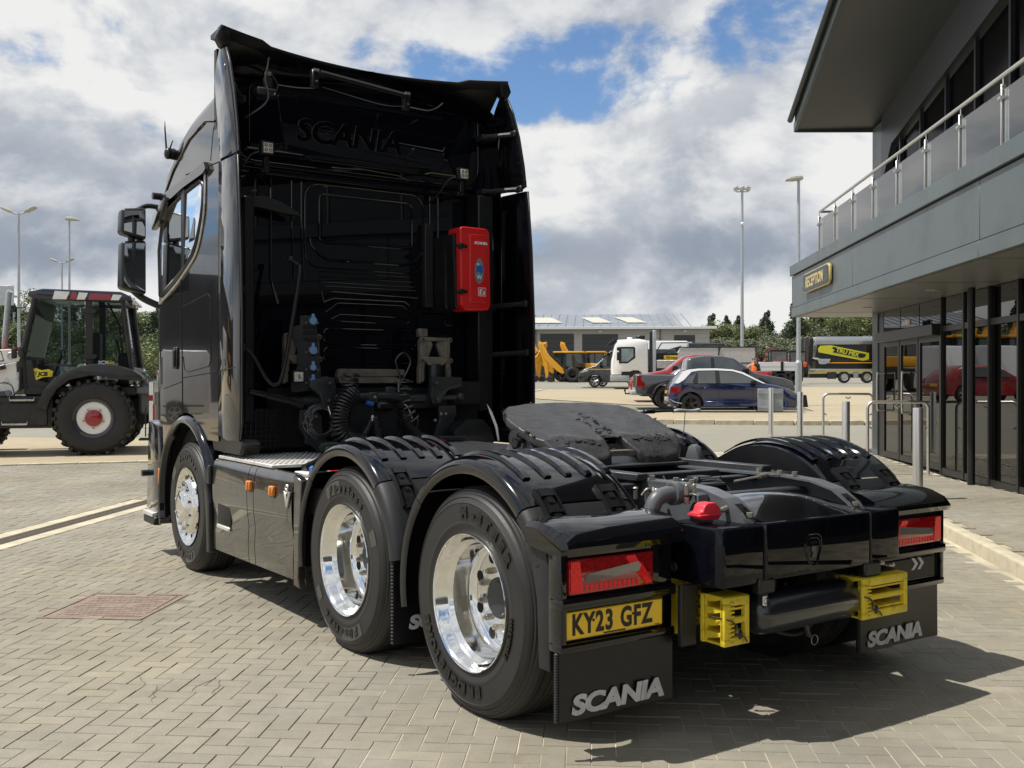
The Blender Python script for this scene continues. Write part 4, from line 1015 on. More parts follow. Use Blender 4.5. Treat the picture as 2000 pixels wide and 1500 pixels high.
# red coupling head, elbow pipe and clamp
b = MB(); b.prism([(-.60, .932), (-.60, .945), (-.575, .95), (-.565, .975), (-.545, .985), (-.505, .985), (-.475, .965), (-.468, .93), (-.48, .91), (-.57, .912)], 'y', -.80, -.735, 'red_soft', .008, 2)
b.box((-.60, -.47), (-.807, -.728), (.928, .938), 'red_soft', .003, 1); co_ = P_('coupling_cover', b)
b = MB(); b.tube([(-.47, -.77, .942), (-.435, -.77, .945)], .011, 'bolt', 8); b.tube([(-.435, -.77, .945), (-.405, -.77, .950)], .014, 'bolt', 8); b.build('coupling_pin', co_)
b = MB(); path = [(-.645, -.55, .72), (-.645, -.55, .88), (-.64, -.55, .94), (-.615, -.555, .985), (-.57, -.56, 1.0), (-.52, -.565, 1.003)]
b.tube(smooth_path(path, 6), .036, 'steel', 20); el = P_('elbow_pipe', b)
b = MB(); b.lathe([(-.54, .038), (-.54, .050), (-.535, .053), (-.50, .053), (-.495, .050), (-.49, .046), (-.45, .046), (-.44, .03)], 'x', (0, -.562, 1.003), 'steel', 28)
b.box((-.475, -.41), (-.66, -.57), (.995, 1.006), 'steel', .003, 1); b.box((-.475, -.41), (-.665, -.655), (.93, 1.003), 'steel', .003, 1)
for x in (-.50, -.455): b.tube([(x, -.62, 1.0), (x, -.62, 1.04)], .010, 'bolt', 6); b.ball((x, -.62, 1.04), .009, 'bolt', 8)
b.tube([(-.50, -.62, .96), (-.50, -.62, .99)], .014, 'bolt', 6); b.build('pipe_clamp', el)
b = MB()
for x, y in ((-.52, -.38), (-.46, -.38), (-.50, -.28)): b.tube([(x, y, .95), (x, y, 1.0)], .010, 'bolt', 6); b.ball((x, y, 1.0), .014, 'bolt', 8, (1, 1, .6))
b.tube(smooth_path([(-.55, -.38, .98), (-.53, -.40, 1.01), (-.5, -.4, .98), (-.48, -.38, 1.01)], 5), .007, 'bolt', 6); P_('rail_fitting', b)
# wiring between the rails
b = MB()
for i in range(12):
    x = rng.uniform(-.2, .1); y = -.45+rng.uniform(0, .25); pts = [(x, y, .92)]
    for k in range(4): x += rng.uniform(-.08, .08); y += rng.uniform(-.04, .08); pts.append((x, y, rng.uniform(.93, 1.03)))
    b.tube(smooth_path(pts, 5), .005, 'hose', 6)
b.box((-.2, .06), (-.33, -.24), (.94, 1.0), 'satin', .01, 1); b.box((-.02, .1), (-.2, -.1), (.95, 1.02), 'satin', .01, 1); P_('wiring', b)
b = MB(); b.tube([(.18, -.42, 1.03), (.24, -.42, 1.035)], .013, 'bolt', 10); b.tube([(.05, -.38, 1.01), (.18, -.42, 1.03)], .007, 'bolt', 6); b.tube([(.24, -.42, 1.035), (.36, -.44, 1.03)], .004, 'bolt', 6); P_('rod', b)
# ---------------- fifth wheel
fw = MB()
b = MB()  # sub frame
b.box((-.47, .47), (.30, 1.25), (1.032, 1.050), 'steel2', .004, 1)
for x in (-.43, .43): b.box((x-.035, x+.035), (-.25, 1.35), (1.028, 1.062), 'steel2', .004, 1)
b.box((-.66, .66), (-.02, .06), (.99, 1.03), 'steel2', .005, 1); b.box((-.66, .66), (-.22, -.16), (.985, 1.015), 'steel2', .005, 1); P_('subframe', b)
ol = []
def fwz(y): return 1.0+.385*y
left = [(-.040, .70), (-.054, .62), (-.058, .55), (-.062, .49), (-.078, .43), (-.10, .375), (-.15, .345), (-.26, .335), (-.38, .36), (-.46, .43), (-.505, .53), (-.525, .66), (-.52, .78), (-.485, .87), (-.41, .93), (-.27, .965), (-.11, .98)]
outline = left+[(-x, y) for x, y in left[::-1]]+[(.020, .82), (-.020, .82)]
tmp = MB(); tmp.prism(outline, 'z', -.052, 0, 'grease', .010, 3)
bm = bmesh.new(); V_ = [bm.verts.new(v) for v in tmp.v]
for f_ in tmp.f:
    try: bm.faces.new([V_[q] for q in f_])
    except ValueError: pass
big_ = [f for f in bm.faces if len(f.verts) > 4]; bmesh.ops.triangulate(bm, faces=big_)
for q in range(-24, 25): bmesh.ops.bisect_plane(bm, geom=bm.verts[:]+bm.edges[:]+bm.faces[:], plane_co=(q*.02, 0, 0), plane_no=(1, 0, 0))
for q in range(0, 50): bmesh.ops.bisect_plane(bm, geom=bm.verts[:]+bm.edges[:]+bm.faces[:], plane_co=(0, q*.02, 0), plane_no=(0, 1, 0))
from mathutils import noise as MN
for v in bm.verts:
    x, y, z0_ = v.co; top_ = max(0, 1+z0_/.052)
    n1 = MN.noise(Vector((x*9, y*9, 1))); n2 = MN.noise(Vector((x*34, y*34, 4))); n3 = MN.noise(Vector((x*80, y*80, 7)))
    edge_ = max(0, abs(x)-.30)/.18; ridge = max(0, 1-abs(y-.49-.03*math.sin(14*x))/.03)*(1 if abs(x) > .08 else .4)
    slot_ = max(0, 1-abs(x)/.10)*(1 if .42 < y < .80 else .3)
    droop = -.045*(max(0, (.49-y)/.15))**1.3 if y < .49 else 0
    lum = .0022*n1+.0008*n2+edge_*.003*n2+ridge*(.006+.006*n2)+slot_*(.004*n2+.003*n1)+.0006*n3
    v.co.z = fwz(y)+droop+z0_*(1+.25*max(0, (.5-y)/.15))+lum*top_
    if top_ < .95: v.co.x += .003*n2; v.co.y += .003*n3
bmesh.ops.recalc_face_normals(bm, faces=bm.faces[:])
fw.frombm(bm, 'grease'); fo = P_('fifth_wheel', fw, smooth=50, label='greasy dark grey fifth wheel coupling plate, tilted back')
b = MB()
for s in (-1, 1):
    pts = [(.44, fwz(.44)-.05), (.86, fwz(.86)-.05), (.84, fwz(.84)-.13), (.70, fwz(.7)-.15), (.50, fwz(.5)-.11)]
    b.prism(pts, 'x', s*.40, s*.455, 'grease', .012, 2)
b.prism([(-.3, fwz(.9)-.03), (.3, fwz(.9)-.03), (.26, fwz(.9)-.1), (-.26, fwz(.9)-.1)], 'y', .88, .93, 'grease', .01, 1)
b.box((-.14, .14), (.60, .85), (1.14, 1.21), 'grease', .02, 2); b.build('underside_rib', fo)
b = MB()
for s in (-1, 1):
    b.prism([(.48, 1.05), (.54, 1.12), (.62, 1.19), (.69, 1.20), (.76, 1.19), (.84, 1.12), (.92, 1.05)], 'x', s*.44, s*.49, 'steel', .01, 2)
    b.box((s*.49, s*.52), (.63, .67), (1.05, 1.17), 'steel', .006, 1); b.box((s*.49, s*.52), (.72, .76), (1.05, 1.17), 'steel', .006, 1)
    b.prism([(.26, 1.05), (.29, 1.13), (.32, 1.145), (.35, 1.13), (.38, 1.05)], 'x', s*.44, s*.49, 'steel', .01, 2)
P_('pedestal', b)
b = MB()
for s in (-1, 1): b.tube([(s*.46, .70, 1.19), (s*.53, .70, 1.19)], .042, 'grease', 16); b.tube([(s*.50, .66, 1.17), (s*.545, .66, 1.17)], .028, 'grease2', 10)
b.build('pivot_pin', fo)
# smears and clots of old grease: along the throat, the horns and the rim
b = MB(); r2 = random.Random(11)
def clot(x, y, r, h=.6): b.ball((x, y, fwz(y)+(-.045*max(0, (.49-y)/.15)**1.3 if y < .49 else 0)+.002), r, 'grease2', 7, (r2.uniform(.8, 2.2), r2.uniform(.8, 1.8), r2.uniform(.25, h)))
for i in range(30):
    t = r2.random(); y = .76-.36*t; x = (.045+.03*max(0, t-.5))*r2.choice((-1, 1))+r2.gauss(0, .010); clot(x, y, r2.uniform(.003, .009))
for i in range(26):
    k = r2.randrange(len(outline)-1); a, c = outline[k], outline[k+1]; t = r2.random()
    clot(a[0]+(c[0]-a[0])*t, a[1]+(c[1]-a[1])*t, r2.uniform(.003, .009), .7)
for i in range(12): clot(r2.uniform(-.45, .45), r2.uniform(.42, .92), r2.uniform(.0015, .003), .4)
for i in range(50): clot(r2.uniform(.13, .42)*r2.choice((-1, 1)), r2.gauss(.47, .018), r2.uniform(.004, .010), .35)
tag(b.build('grease_clots', fo), kind='stuff')
b = MB(); b.prism([(-.08, .52), (0, .66), (.08, .52), (.10, .40), (-.10, .40)], 'z', 1.09, 1.12, 'cast'); b.build('lock_jaw', fo)
# release handle sticking out to the right
b = MB(); b.tube([(.42, .92, 1.30), (.72, .86, 1.315), (.80, .85, 1.315)], .008, 'satin', 8); b.box((.58, .66), (.86, .90), (1.30, 1.325), 'satin', .006, 1)
lp = [(.80+.11*math.cos(a*PI/10)+.11, .85+.035*math.sin(a*PI/10), 1.315+.004*math.cos(a)) for a in range(20)]
b.tube(lp, .009, 'galv', 8, closed=True); b.tube([(.88, .83, 1.31), (.84, .80, 1.2), (.80, .78, 1.12)], .0025, 'hose', 5); P_('release_handle', b)
# ---------------- cab shell
def lerp_tab(T_, t):
    if t <= T_[0][0]: return T_[0][1]
    for (a, b_), (c, d) in zip(T_, T_[1:]):
        if t <= c: return b_+(d-b_)*(t-a)/(c-a)
    return T_[-1][1]
ZT = [(3.48, 3.82), (3.60, 3.74), (3.79, 3.70), (4.29, 3.62), (4.61, 3.51), (4.94, 3.31), (5.07, 3.05), (5.2, 2.6), (5.32, 2.2), (5.42, 2.0), (5.52, 1.9)]
WY = [(3.48, 1.25), (4.9, 1.25), (5.06, 1.243), (5.18, 1.225), (5.28, 1.19), (5.38, 1.10), (5.46, .95), (5.52, .6)]
def wy(y): return lerp_tab(WY, y)
def xs(y, z):
    w_ = wy(y); return w_-.075*max(0, (z-2.55)/1.3)**1.7-.03*max(0, (1.5-z)/.5)*0
def zbot(y):
    d = abs(y-AX[2])
    if d < .745: return max(1.06 if y < AX[2] else .30, WC+math.sqrt(max(0, .745**2-d*d)))
    return 1.06 if y < AX[2] else .30
sh = MB(); ys = [3.48+.04*i for i in range(52)]; KP = 64; rows = []
for y in ys:
    zb, zt_ = zbot(y), lerp_tab(ZT, y); row = []
    for k in range(KP):
        z = zb+(zt_-.10-zb)*k/(KP-1); row.append((xs(y, z), y, z))
    xsh = xs(y, zt_-.1)
    for a in (20, 45, 70, 90): row.append((xsh-.12+.12*math.cos(R_(a)), y, zt_-.10+.12*math.sin(R_(a))))
    for q in (.8, .55, .3, 0): row.append((xsh*q, y, zt_+.04+.12*(1-q)))
    rows.append(row)
m_ = len(rows[0])
WINO = [(5.02, 2.25), (4.62, 2.33), (4.30, 2.42), (4.12, 2.50), (4.02, 2.60), (3.93, 2.74), (3.88, 2.86), (3.88, 2.97), (3.93, 3.02), (4.32, 2.98), (4.93, 2.89), (5.03, 2.62)]
def inpoly(y, z, P):
    c_ = False
    for (a0, b0), (a1, b1) in zip(P, P[1:]+P[:1]):
        if (b0 > z) != (b1 > z) and y < (a1-a0)*(z-b0)/(b1-b0)+a0: c_ = not c_
    return c_
def hole(f, vs):
    y = sum(vs[i][1] for i in f)/4; z = sum(vs[i][2] for i in f)/4; x = abs(sum(vs[i][0] for i in f)/4)
    return (z > 2.1 and z < 3.08 and y < 5.06 and x > 1.1 and inpoly(y, z, WINO)) or (5.12 < y and 2.12 < z < 3.35)
for s in (-1, 1):
    vs = [(s*p[0], p[1], p[2]) for r in rows for p in r]
    fs = [(i*m_+j, i*m_+j+1, (i+1)*m_+j+1, (i+1)*m_+j) for i in range(len(rows)-1) for j in range(m_-1)]
    fs = [f for f in fs if not hole(f, vs)]
    if s > 0: fs = [f[::-1] for f in fs]
    sh.add(vs, fs, 'gloss')
CAB = P_('cab_shell', sh, smooth=45)
b = MB(); b.box((-.62, .62), (5.46, 5.50), (.3, 2.0), 'satin', .02, 2); P_('front_grille', b)
b = MB(); b.box((-1.0, 1.0), (5.0, 5.3), (1.85, 2.25), 'cab_dark', .05, 2); P_('dashboard', b)
b = MB()
for x in (-.65, .65): b.box((x-.25, x+.25), (4.3, 4.75), (1.7, 2.0), 'cab_dark', .06, 2); b.box((x-.23, x+.23), (4.12, 4.3), (1.95, 2.75), 'cab_dark', .06, 2)
P_('seat', b)
b = MB(); b.tube([(.65+.21*math.cos(q*PI/10), 4.98+.06*math.sin(q*PI/10), 2.32+.2*math.sin(q*PI/10)) for q in range(20)], .018, 'cab_dark', 8, closed=True); P_('steering_wheel', b)
b = MB(); b.box((-1.1, 1.1), (3.7, 3.74), (1.2, 3.4), 'cab_dark'); P_('inner_rear_wall', b)
M['side_glass'] = mat('cab_side_glass', (0.15, 0.20, 0.20), 0.03, coat=1.0, spec=0.8, var=0.25, vscale=3)
def onside(pts, off, s=-1): return [(s*(xs(y, z)+off), y, z) for y, z in pts]
def sidepoly(mb, pts, off, mt, s=-1, thick=.006):
    n = len(pts); A = onside(pts, off, s); B = onside(pts, off-thick, s)
    f = [tuple(range(n)) if s > 0 else tuple(range(n))[::-1]]
    f += [(i, (i+1) % n, (i+1) % n+n, i+n) for i in range(n)]; mb.add(A+B, f, mt)
for s in (-1, 1):
    sd = MB(); win = [(5.02, 2.22), (4.62, 2.30), (4.30, 2.39), (4.12, 2.46), (3.99, 2.56), (3.88, 2.70), (3.83, 2.85), (3.83, 3.00), (3.90, 3.055), (4.32, 3.02), (4.94, 2.93), (5.06, 2.62)]
    sd.tube([(s*(xs(y, z)+.001), y, z) for y, z in [((y-4.45)*.985+4.45, (z-2.68)*.97+2.68) for y, z in win]], .022, 'mull', 6, closed=True); sd.box((s*1.235, s*1.258), (4.30, 4.39), (2.37, 3.04), 'mull', .004, 1); wo_ = P_('side_window_frame', sd, smooth=60)
    gl = MB(); cx_, cz_ = 4.5, 2.7
    sidepoly(gl, [(5.0, 2.255), (4.62, 2.335), (4.38, 2.40), (4.38, 2.98), (4.93, 2.90), (5.03, 2.62)], .007, 'cab_glass', s)
    sidepoly(gl, [(4.30, 2.43), (4.14, 2.50), (4.02, 2.59), (3.92, 2.72), (3.87, 2.86), (3.88, 2.98), (3.93, 3.02), (4.30, 2.99)], .007, 'cab_glass', s); gl.build('side_glass', wo_, 0)
    cr = MB(); P = smooth_path([(s*(xs(y, z)+.006), y, z) for y, z in ((3.82, 3.08), (3.80, 2.92), (3.82, 2.74), (3.96, 2.52), (4.2, 2.40), (4.6, 2.27), (5.05, 2.17))], 6)
    cr.tube(P, .010, 'alu', 8); cr.build('window_trim', wo_)
    vz = MB(); sidepoly(vz, [(4.96, 3.08), (4.35, 3.11), (3.78, 3.16), (3.73, 3.10), (3.80, 3.075), (4.32, 3.045), (4.90, 2.975), (4.98, 3.0)], .035, 'gloss2', s, .04); P_('wind_deflector', vz)
    # seams of door, locker and fins
    sm_ = MB()
    def seam(pts, r=.0045, c=False):
        sm_.tube([(s*(xs(y, z)+.0005), y, z) for y, z in pts], r, 'void', 6, closed=c)
    seam([(4.41, 2.34), (4.42, 2.1), (4.38, 1.7), (4.37, 1.23)]); seam([(4.36, 1.53), (3.56, 1.57), (3.50, 1.58)]); seam([(4.35, 3.16), (3.50, 3.115)])
    seam([(4.36, 2.10), (3.72, 2.16), (3.66, 2.13), (3.65, 1.66), (3.70, 1.615), (4.22, 1.575), (4.32, 1.60), (4.35, 1.7)], .004)
    seam([(5.30, 1.40), (4.9, 1.44), (4.37, 1.5)], .004)
    seam([(3.62, 3.50), (3.70, 3.40), (3.72, 3.16)], .003); sm_.build('panel_seam', CAB)
    # roof edge crease as a thin raised lip
    lp_ = MB(); lp_.tube([(s*(xs(y, z)+.002), y, z) for y, z in ((3.66, 3.45), (3.9, 3.50), (4.3, 3.44), (4.7, 3.26), (4.98, 3.05))], .012, 'gloss', 8); lp_.build('roof_lip', CAB)
    # side fins behind the cab
    fl = MB(); fl.prism([(3.475, 1.10), (3.30, 1.075), (3.04, 1.085), (3.015, 1.2), (3.015, 2.0), (3.05, 2.6), (3.105, 3.095), (3.475, 3.105)], 'x', s*1.252, s*1.228, 'gloss', .008, 2); fl2 = P_('side_fin', fl)
    sk = MB(); sk.tube([(s*1.2495, 3.10, 1.60), (s*1.2495, 3.475, 1.575)], .0045, 'void', 6); sk.tube([(s*1.24, 3.482, 1.1), (s*1.24, 3.482, 3.1)], .007, 'void', 6); sk.build('panel_seam', fl2)
    rb = MB(); rb.prism([(3.018, 1.2), (2.985, 1.2), (2.985, 2.0), (3.02, 2.6), (3.075, 3.09), (3.108, 3.09), (3.053, 2.6), (3.018, 2.0)], 'x', s*1.246, s*1.232, 'satin', .003, 1); rb.build('rubber_edge', fl2)
    fu = MB(); fu.prism([(3.475, 3.125), (3.12, 3.115), (3.15, 3.3), (3.22, 3.56), (3.31, 3.78), (3.40, 3.93), (3.475, 3.97), (3.56, 3.86), (3.62, 3.75)], 'x', s*1.238, s*1.214, 'gloss', .008, 2); fu2 = P_('upper_side_fin', fu)
    rb = MB(); e = [(3.12, 3.12), (3.15, 3.3), (3.22, 3.56), (3.31, 3.78), (3.395, 3.92)]
    rb.prism(e+[(y-.035, z+.004) for y, z in e[::-1]], 'x', s*1.232, s*1.218, 'satin', .002, 1)
    for i in range(9): rb.box((s*1.214, s*1.2335), (3.09+i*.028, 3.13+i*.028), (3.17+i*.084, 3.174+i*.084), 'void')
    rb.build('rubber_edge', fu2)
    # fin stays
    for (y0, z0, y1, z1) in ((3.48, 3.60, 3.22, 3.60), (3.55, 3.13, 3.13, 3.12), (3.58, 2.14, 3.06, 2.15), (3.58, 1.73, 3.04, 1.74)):
        st = MB(); st.box((s*1.04, s*1.18), (3.47, 3.59), (z0-.025, z0+.025), 'matte', .006, 1)
        st.tube([(s*1.06, 3.50, z0), (s*1.10, 3.44, z0), (s*1.215, y1+.06, z1)], .022, 'matte', 8); st.box((s*1.20, s*1.228), (y1, y1+.09), (z1-.026, z1+.026), 'matte', .006, 1)
        so_ = P_('fin_stay', st); q = MB(); q.tube([(s*1.08, 3.468, z0), (s*1.08, 3.462, z0)], .012, 'bolt', 6); q.tube([(s*1.19, y1+.04, z1), (s*1.19, y1+.03, z1)], .012, 'void', 10); q.build('bolt', so_)
# cab side bottom rear: sill and arch
for s in (-1, 1):
    b = MB(); n = 40; vs = []; sec = [(.655, 1.215), (.655, 1.262), (.668, 1.285), (.690, 1.290), (.712, 1.278), (.728, 1.252), (.735, 1.20)]
    for i in range(n+1):
        th = -14+(158+14)*i/n
        for r, x in sec: y, z = AX[2]+r*math.cos(R_(th)), WC+r*math.sin(R_(th)); vs.append((s*x, y, z))
    m2 = len(sec); fs = [(i*m2+j, i*m2+j+1, (i+1)*m2+j+1, (i+1)*m2+j) for i in range(n) for j in range(m2-1)]
    if s > 0: fs = [f[::-1] for f in fs]
    b.add(vs, fs, 'gloss'); fa = P_('front_fender', b)
    b = MB(); b.prism([(3.665, .76), (3.60, .60), (3.585, .235), (3.66, .225), (3.68, .5), (3.72, .70)], 'x', s*1.284, s*1.215, 'satin', .01, 2)
    b.box((s*1.255, s*1.29), (3.575, 3.64), (.74, .88), 'satin', .012, 2); b.build('fender_tail', fa)
    b = MB(); pts = [(AX[2]+.66*math.cos(R_(t)), WC+.66*math.sin(R_(t))) for t in range(-10, 181, 10)]
    for i in range(len(pts)-1):
        (y0, z0), (y1, z1) = pts[i], pts[i+1]; b.add([(s*1.22, y0, z0), (s*.8, y0, z0), (s*.8, y1, z1), (s*1.22, y1, z1)], [(0, 1, 2, 3), (3, 2, 1, 0)], 'dark')
    b.build('wheel_liner', fa, 0)
    b = MB(); b.prism([(3.05, 1.10), (3.0, 1.05), (3.05, .985), (3.62, .985), (3.66, 1.06), (3.5, 1.10)], 'x', s*1.24, s*1.10, 'satin', .008, 1); P_('sill_trim', b)
    b = MB(); b.prism([(4.96, .36), (4.95, .78), (5.02, 1.12), (5.36, 1.16), (5.40, .70), (5.43, .34), (5.30, .26), (5.0, .28)], 'x', s*1.262, s*1.05, 'gloss', .012, 2); bu = P_('bumper_corner', b)
    b = MB(); b.box((s*1.26, s*1.275), (4.96, 5.01), (.62, .76), 'amber', .004, 1); b.build('side_marker', bu)
    b = MB(); b.box((s*1.20, s*1.30), (5.10, 5.40), (.33, .37), 'tread', .006, 1); b.box((s*1.22, s*1.29), (5.08, 5.42), (.26, .33), 'matte', .01, 1); b.build('entry_step', bu)
    b = MB(); b.tube([(s*1.26, 5.40, .69), (s*1.31, 5.40, .69)], .028, 'satin', 12); b.build('towing_cap', bu)
b = MB(); b.box((-1.05, 1.05), (5.40, 5.47), (.28, 1.1), 'satin', .03, 2); P_('front_bumper', b)
# door handle, antenna, mirrors
b = MB(); b.box((-1.262, -1.25), (4.50, 4.62), (1.60, 1.78), 'satin', .006, 1); b.box((-1.275, -1.262), (4.53, 4.56), (1.62, 1.76), 'satin', .004, 1); P_('door_handle', b)
b = MB(); b.lathe([(0, .0), (.0, .045), (.03, .048), (.055, .035), (.065, 0)], 'x', (-1.245, 4.74, 3.40), 'satin', 16, flip=True); b.ball((-1.262, 4.74, 3.40), .045, 'satin', 12, (.7, 1, 1.1))
b.tube([(-1.265, 4.77, 3.42), (-1.27, 4.80, 3.62), (-1.27, 4.80, 3.68)], [.009, .006, .002], 'satin', 8); b.tube([(-1.262, 4.70, 3.42), (-1.25, 4.64, 3.49)], [.008, .004], 'satin', 8); P_('antenna', b)
for s in (-1, 1):
    def mx_(x): return -s*-x if s < 0 else -x
    S = lambda x: x if s < 0 else -x
    for (x0, x1, z0, z1, nm) in ((-1.545, -1.335, 2.735, 2.975, 'wide_angle_mirror'), (-1.545, -1.335, 2.265, 2.695, 'main_mirror')):
        b = MB(); b.prism([(S(x0), z0+.03), (S(x0)+(.01 if s < 0 else -.01), z1), (S(x1), z1+.025), (S(x1)+(0), z0-.02)], 'y', 5.13, 5.30, 'satin', .028, 3); mo = P_(nm, b)
        g_ = MB(); g_.prism([(S(x0+.022), z0+.05), (S(x0+.026), z1-.022), (S(x1-.018), z1-.004), (S(x1-.016), z0+.012)], 'y', 5.124, 5.128, 'mirror'); g_.build('mirror_glass', mo, 0)
    b = MB(); b.tube(smooth_path([(S(-1.18), 5.22, 3.02), (S(-1.30), 5.24, 3.03), (S(-1.40), 5.24, 2.98)], 4), .022, 'satin', 10); b.tube([(S(-1.44), 5.22, 2.75), (S(-1.44), 5.22, 2.66)], .03, 'satin', 10)
    b.tube(smooth_path([(S(-1.44), 5.22, 2.30), (S(-1.34), 5.22, 2.22), (S(-1.18), 5.16, 2.14)], 4), .03, 'satin', 10); P_('mirror_arm', b)
    b = MB(); b.prism([(5.10, 2.93), (4.86, 3.0), (4.72, 3.035), (4.70, 2.99), (4.9, 2.86), (5.12, 2.80)], 'x', S(-1.30), S(-1.245), 'gloss2', .012, 2); b.tube([(S(-1.24), 5.0, 3.08), (S(-1.32), 5.0, 3.08)], .03, 'satin', 10); P_('kerb_mirror_pod', b)
# ---------------- roof deflector blade
bl = MB(); n = 30; vs = []
for i in range(n+1):
    t = i/n*2-1; x = t*1.245; sag = 1-t*t; yy = 3.44+.20*sag; zz = 4.055-.045*sag+(.02 if abs(t) > .72 else 0)
    for dy, dz in ((0.02, -.055), (-.03, -.012), (-.035, .008), (-.012, .018), (.25, .01), (.25, -.02)): vs.append((x, yy+dy-(.02 if abs(t) > .72 else 0), zz+dz))
m2 = 6; fs = [(i*m2+j, i*m2+(j+1) % m2, (i+1)*m2+(j+1) % m2, (i+1)*m2+j) for i in range(n) for j in range(m2)]+[tuple(range(m2))[::-1], tuple(n*m2+j for j in range(m2))]
bl.add(vs, fs, 'satin')
for s in (-1, 1): bl.prism([(s*1.25, 4.10), (s*1.29, 4.0), (s*1.25, 3.93), (s*1.19, 3.95), (s*1.18, 4.05)], 'y', 3.40, 3.48, 'satin', .012, 2)
P_('roof_spoiler', bl, smooth=30)
# roof underside and rear wall of the cab
b = MB(); vs = []; n = 12
for i in range(n+1):
    t = i/n*2-1; sag = 1-t*t; vs += [(t*1.22, 3.46+.20*sag, 4.03-.04*sag), (t*1.20, 3.66+.1*sag, 3.80)]
b.add(vs, [(2*i, 2*i+1, 2*i+3, 2*i+2) for i in range(n)], 'satin'); b.add(vs, [(2*i+2, 2*i+3, 2*i+1, 2*i) for i in range(n)], 'satin'); P_('spoiler_underside', b)
b = MB(); b.box((-1.215, 1.215), (3.62, 3.68), (1.06, 3.98), 'gloss_r'); wall = P_('rear_wall', b, smooth=0)
b = MB(); b.box((-1.2, 1.2), (3.57, 3.62), (3.075, 3.125), 'gloss_r', .012, 2); b.box((-1.19, 1.19), (3.585, 3.62), (3.14, 3.165), 'gloss_r', .01, 2); b.build('wall_ledge', wall)
def ring(mb, pts, r=.008, y=3.617, mt='gloss', closed=True): mb.tube([(p[0], y, p[1]) for p in pts], r, mt, 8, closed=closed)
up = MB(); up.prism(rrect(-.98, .98, 3.23, 3.80, .10, 6), 'y', 3.598, 3.62, 'gloss_r', .010, 3); u_o = up.build('upper_panel', wall)
up = MB(); up.prism([(-.70, 3.30), (-.66, 3.27), (.66, 3.27), (.72, 3.32), (.76, 3.70), (.70, 3.745), (-.72, 3.745), (-.76, 3.70)], 'y', 3.586, 3.598, 'gloss_r', .008, 3); up.build('upper_recess_panel', wall)
tx = MB(); text(tx, 'SCANIA', 'gloss', frame((-.61, 3.586, 3.375), (1, 0, 0), (0, 0, 1)), .245, .001, .006, .14, bev=.006, sx=1.10, space=.95); tx.build('embossed_lettering', wall, 30)
up = MB(); ring(up, [(-.99, 3.265), (-.55, 3.262), (-.46, 3.235)], .014, 3.60, closed=False); ring(up, [(.97, 3.262), (.60, 3.262), (.50, 3.235)], .014, 3.60, closed=False)
ring(up, [(-.3, 3.20), (0, 3.215), (.3, 3.20), (.46, 3.14)], .006, 3.60, closed=False); ring(up, rrect(-1.08, 1.08, 3.18, 3.88, .16, 5), .007, 3.618); up.build('pressed_bead', wall)
wn = MB(); ring(wn, rrect(-.40, .43, 2.60, 2.985, .05, 4), .008); ring(wn, rrect(-.52, .54, 2.40, 3.06, .12, 4), .007)
ring(wn, [(-.48, 2.64), (-.47, 2.58), (-.40, 2.50), (-.32, 2.465), (.35, 2.465), (.46, 2.50), (.53, 2.58), (.54, 2.66)], .011, closed=False)
for z in (2.37, 2.33, 2.29, 2.26): ring(wn, [(-.40, z), (.47, z)], .0045, closed=False)
ring(wn, [(-.38, 2.22), (-.36, 2.13), (-.28, 2.165), (.36, 2.165), (.45, 2.10), (.49, 2.20), (-.38, 2.22)], .008, closed=False)
ring(wn, [(-.35, 2.05), (-.24, 2.13), (.34, 2.13), (.45, 2.04)], .006, closed=False)
ring(wn, [(-.30, 2.0), (-.22, 2.04), (.36, 2.03), (.40, 2.0), (.38, 1.975), (-.30, 1.985)], .006)
for z0, z1 in ((1.80, 1.925), (1.65, 1.775)): ring(wn, rrect(-.36, .49, z0, z1, .04, 4), .007)
for x in (-.63, -.55, .60, .68): ring(wn, [(x, 3.06), (x, 2.75), (x+(.02 if x < 0 else -.02), 2.3)], .008, closed=False)
ring(wn, [(-.80, 3.06), (-.80, 2.3), (-.74, 2.1)], .012, closed=False)
for z in (2.35, 2.27, 2.02, 1.86): ring(wn, [(-1.05, z), (-.88, z)], .006, closed=False)
for z0, z1 in ((1.98, 2.03), (1.72, 1.80), (1.84, 1.9)): ring(wn, rrect(.75, .98, z0, z1, .02, 3), .005)
wn.build('pressed_bead', wall)
wp = MB(); wp.prism(rrect(-.38, .41, 2.62, 2.965, .04, 4), 'y', 3.612, 3.62, 'gloss_r', .003, 1); wp.build('blanked_window', wall)
# vertical channel on the left and lower service area
b = MB(); b.prism([(-1.10, 2.86), (-.92, 2.89), (-.78, 2.855), (-.64, 2.79), (-.62, 2.76), (-.74, 2.77), (-.95, 2.80), (-1.10, 2.79)], 'y', 3.44, 3.50, 'matte', .008, 2)
b.tube([(-1.0, 3.5, 2.80), (-1.0, 3.5, 1.75)], .018, 'satin', 8); b.box((-1.12, -1.04), (3.3, 3.6), (1.2, 2.85), 'satin', .01, 1); P_('corner_bracket', b)
b = MB(); b.box((.95, 1.10), (3.4, 3.6), (1.25, 3.08), 'satin', .01, 1); b.box((.52, .60), (3.55, 3.62), (2.12, 2.82), 'matte', .006, 1); P_('corner_channel', b)
# curved intake pipe down the left
b = MB(); b.tube(smooth_path([(-.76, 3.30, 2.40), (-.735, 3.24, 2.36), (-.735, 3.2, 2.30), (-.80, 3.2, 1.9), (-.87, 3.2, 1.55), (-.92, 3.2, 1.475), (-.99, 3.2, 1.52), (-1.08, 3.22, 1.68), (-1.15, 3.25, 1.76)], 8), .016, 'matte', 12)
b.ball((-.76, 3.31, 2.41), .028, 'matte', 10); P_('breather_pipe', b)
